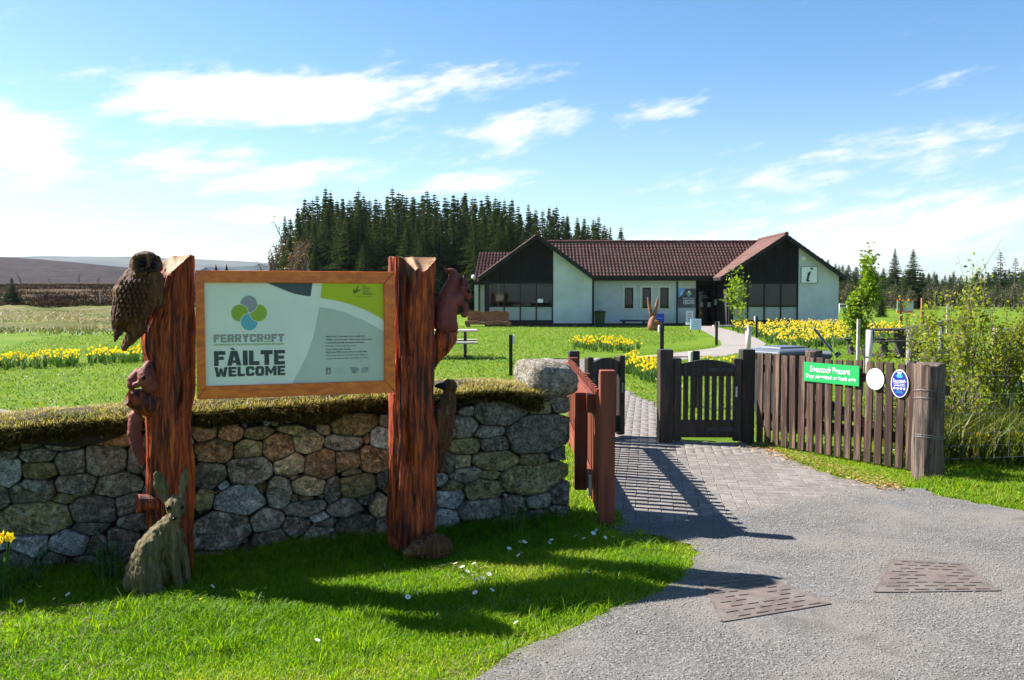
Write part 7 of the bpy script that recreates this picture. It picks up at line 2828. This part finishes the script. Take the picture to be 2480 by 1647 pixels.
# information panel on the far lawn
P = gp(2206, 803)
Y = P.y
r = empty('information_panel', (P.x, Y, 0), 'orange framed information panel on two posts on the far lawn', 'sign')
for px in (2182, 2234):
    x = at(px, 760, Y).x
    MB().box((x, Y, at(px, 722, Y).z / 2), (.13, .13, at(px, 722, Y).z)).build('post', MT['log_wood'], r)
xa_, xb_, za_, zb_ = at(2188, 0, Y).x, at(2228, 0, Y).x, at(0, 757, Y).z, at(0, 726, Y).z
for (x, z, sx, sz) in (((xa_ + xb_) / 2, za_ + .03, xb_ - xa_, .08), ((xa_ + xb_) / 2, zb_ - .03, xb_ - xa_, .08)):
    MB().box((x, Y, z), (sx, .07, sz)).build('frame_rail', MT['frame_wood'], r)
MB().box(((xa_ + xb_) / 2, Y, (za_ + zb_) / 2), (xb_ - xa_, .03, zb_ - za_ - .1)).build('panel', MT['pale_panel'], r)
MB().prism([(xa_ + .05, Y - .018, za_ + .12), (xa_ + .5, Y - .018, za_ + .3), (xb_ - .1, Y - .018, zb_ - .15), (xa_ + .2, Y - .018, zb_ - .12)], (0, -.003, 0)).build('map_shape', MT['map_yellow'], r)
MB().prism([(xa_ + .02, Y - .022, za_ + .15), (xa_ + .16, Y - .022, (za_ + zb_) / 2), (xa_ + .02, Y - .022, zb_ - .12)], (0, -.003, 0)).build('map_shape', MT['map_green'], r)
P = gp(2182, 812)
for k, (dx, s) in enumerate(((0, .35), (.55, .25))):
    mb = MB()
    mb.sphere((0, 0, 0), (s * 1.3, s, s * .5), 12, 8)
    V = np.array([tuple(v) for v in mb.v])
    V += (fbm(V * 4, k, 3)[:, None] - .5) * V * .6
    me = bpy.data.meshes.new('boulder')
    me.from_pydata([tuple(v) for v in V], [], mb.f)
    o = link('boulder', me, MT['stone_b'])
    o.location = (P.x + dx, P.y, s * .2)
    tag(o, ('larger brown boulder at the foot of the information panel', 'smaller brown boulder at the foot of the information panel')[k], 'boulder')


# grey rail fence at the right
def rail_fence(pts, h, label, mat, rails=(.95, .5), name='rail_fence', pr=.045):
    c = sum((Vector(p) for p in pts), Vector()) / len(pts)
    r = empty(name, (c.x, c.y, 0), label, 'fence')
    for p in pts:
        MB().tube([(p[0], p[1], 0), (p[0], p[1], h)], pr, 9).build('post', mat, r, smooth=True)
    for a, b in zip(pts[:-1], pts[1:]):
        for z in rails:
            MB().bar((a[0], a[1] - .05, z * h), (b[0], b[1] - .05, z * h), .03, .10).build('rail', mat, r)
    return r


p0, p1 = at(2205, 700, 14.0), at(2282, 700, 17.5)
rail_fence([(p0.x, 14.0, 0), (p1.x, 17.5, 0), (at(2350, 700, 21).x, 21, 0)], 1.22, 'grey weathered two rail fence behind the shrubs', MT['weather_wood'])
rail_fence([(7.6, 14.3, 0), (9.2, 15.2, 0), (10.6, 15.6, 0)], 1.18, 'pale rail fence half hidden by shrubs at the right edge', MT['pale_wood'], rails=(.96, .60, .25))
rail_fence([(at(2034, 700, 76).x, 76, 0), (at(2052, 700, 76).x, 76, 0), (at(2080, 700, 76).x, 76, 0)], 1.0, 'small white rail fence beyond the right end of the building', MT['white_paint'], rails=(.95, .65, .3))
p = at(2296, 740, 40)
o = MB().tube([(p.x, 40, 0), (p.x, 40, 1.3)], .06, 8).build('stake', MT['pale_wood'], loc=(p.x, 40, 0))
o.name = 'fence_stake'
tag(o, 'pale stake standing alone on the far lawn behind the shrubs', 'stake')
p = at(243, 740, 98)
z_ = float(land(np.array(p.x), np.array(98.0)))
o = MB().tube([(p.x, 98, z_), (p.x, 98, z_ + 1.5)], .09, 8).build('fence_stake', MT['pale_wood'], loc=(p.x, 98, z_))
tag(o, 'pale marker stake in the bog left of the owl', 'stake')
# far house roof showing above the sign
Y = 150
hs = empty('far_house', (at(503, 660, Y).x, Y, 0), 'far grey roofed house just showing above the sign frame', 'house')
x0, x1 = at(476, 655, Y).x, at(524, 655, Y).x
zt_ = at(503, 647, Y).z
MB().box(((x0 + x1) / 2, Y + 3, (zt_ - 1.0) / 2), (x1 - x0 - .6, 5, zt_ - 1.0)).build('wall', MT['harl'], hs)
xm = (x0 + x1) / 2
for s in (x0, x1):
    MB().prism([(s, Y, zt_ - 1.05), (xm, Y, zt_ - .06), (xm, Y, zt_ + .06), (s, Y, zt_ - .9)], (0, 6.5, 0)).build('roof_slope', MT['bin_grey'], hs)
    MB().bar((s, Y - .05, zt_ - .98), (xm, Y - .05, zt_), .08, .16).build('verge_board', MT['white_paint'], hs)
MB().prism([(x0 + .2, Y + .1, zt_ - 1.05), (x1 - .2, Y + .1, zt_ - 1.05), (xm, Y + .1, zt_ - .08)], (0, .2, 0)).build('gable', MT['harl'], hs)

# ---------------------------------------------------------------- thin air over the moor
def haze_box():
    o = MB().box((0, 1650, 61), (9000, 3700, 124)).build('haze', [])
    m = bpy.data.materials.new('haze')
    m.use_nodes = True
    nt = m.node_tree
    nt.nodes.clear()
    out = nt.nodes.new('ShaderNodeOutputMaterial')
    v = nt.nodes.new('ShaderNodeVolumePrincipled')
    v.inputs['Color'].default_value = (0.80, 0.88, 1.0, 1)
    v.inputs['Density'].default_value = 0.00006
    v.inputs['Anisotropy'].default_value = 0.2
    nt.links.new(v.outputs[0], out.inputs['Volume'])
    o.data.materials.append(m)
    tag(o, 'thin bluish haze over the far hills', 'haze', kind='stuff')


haze_box()
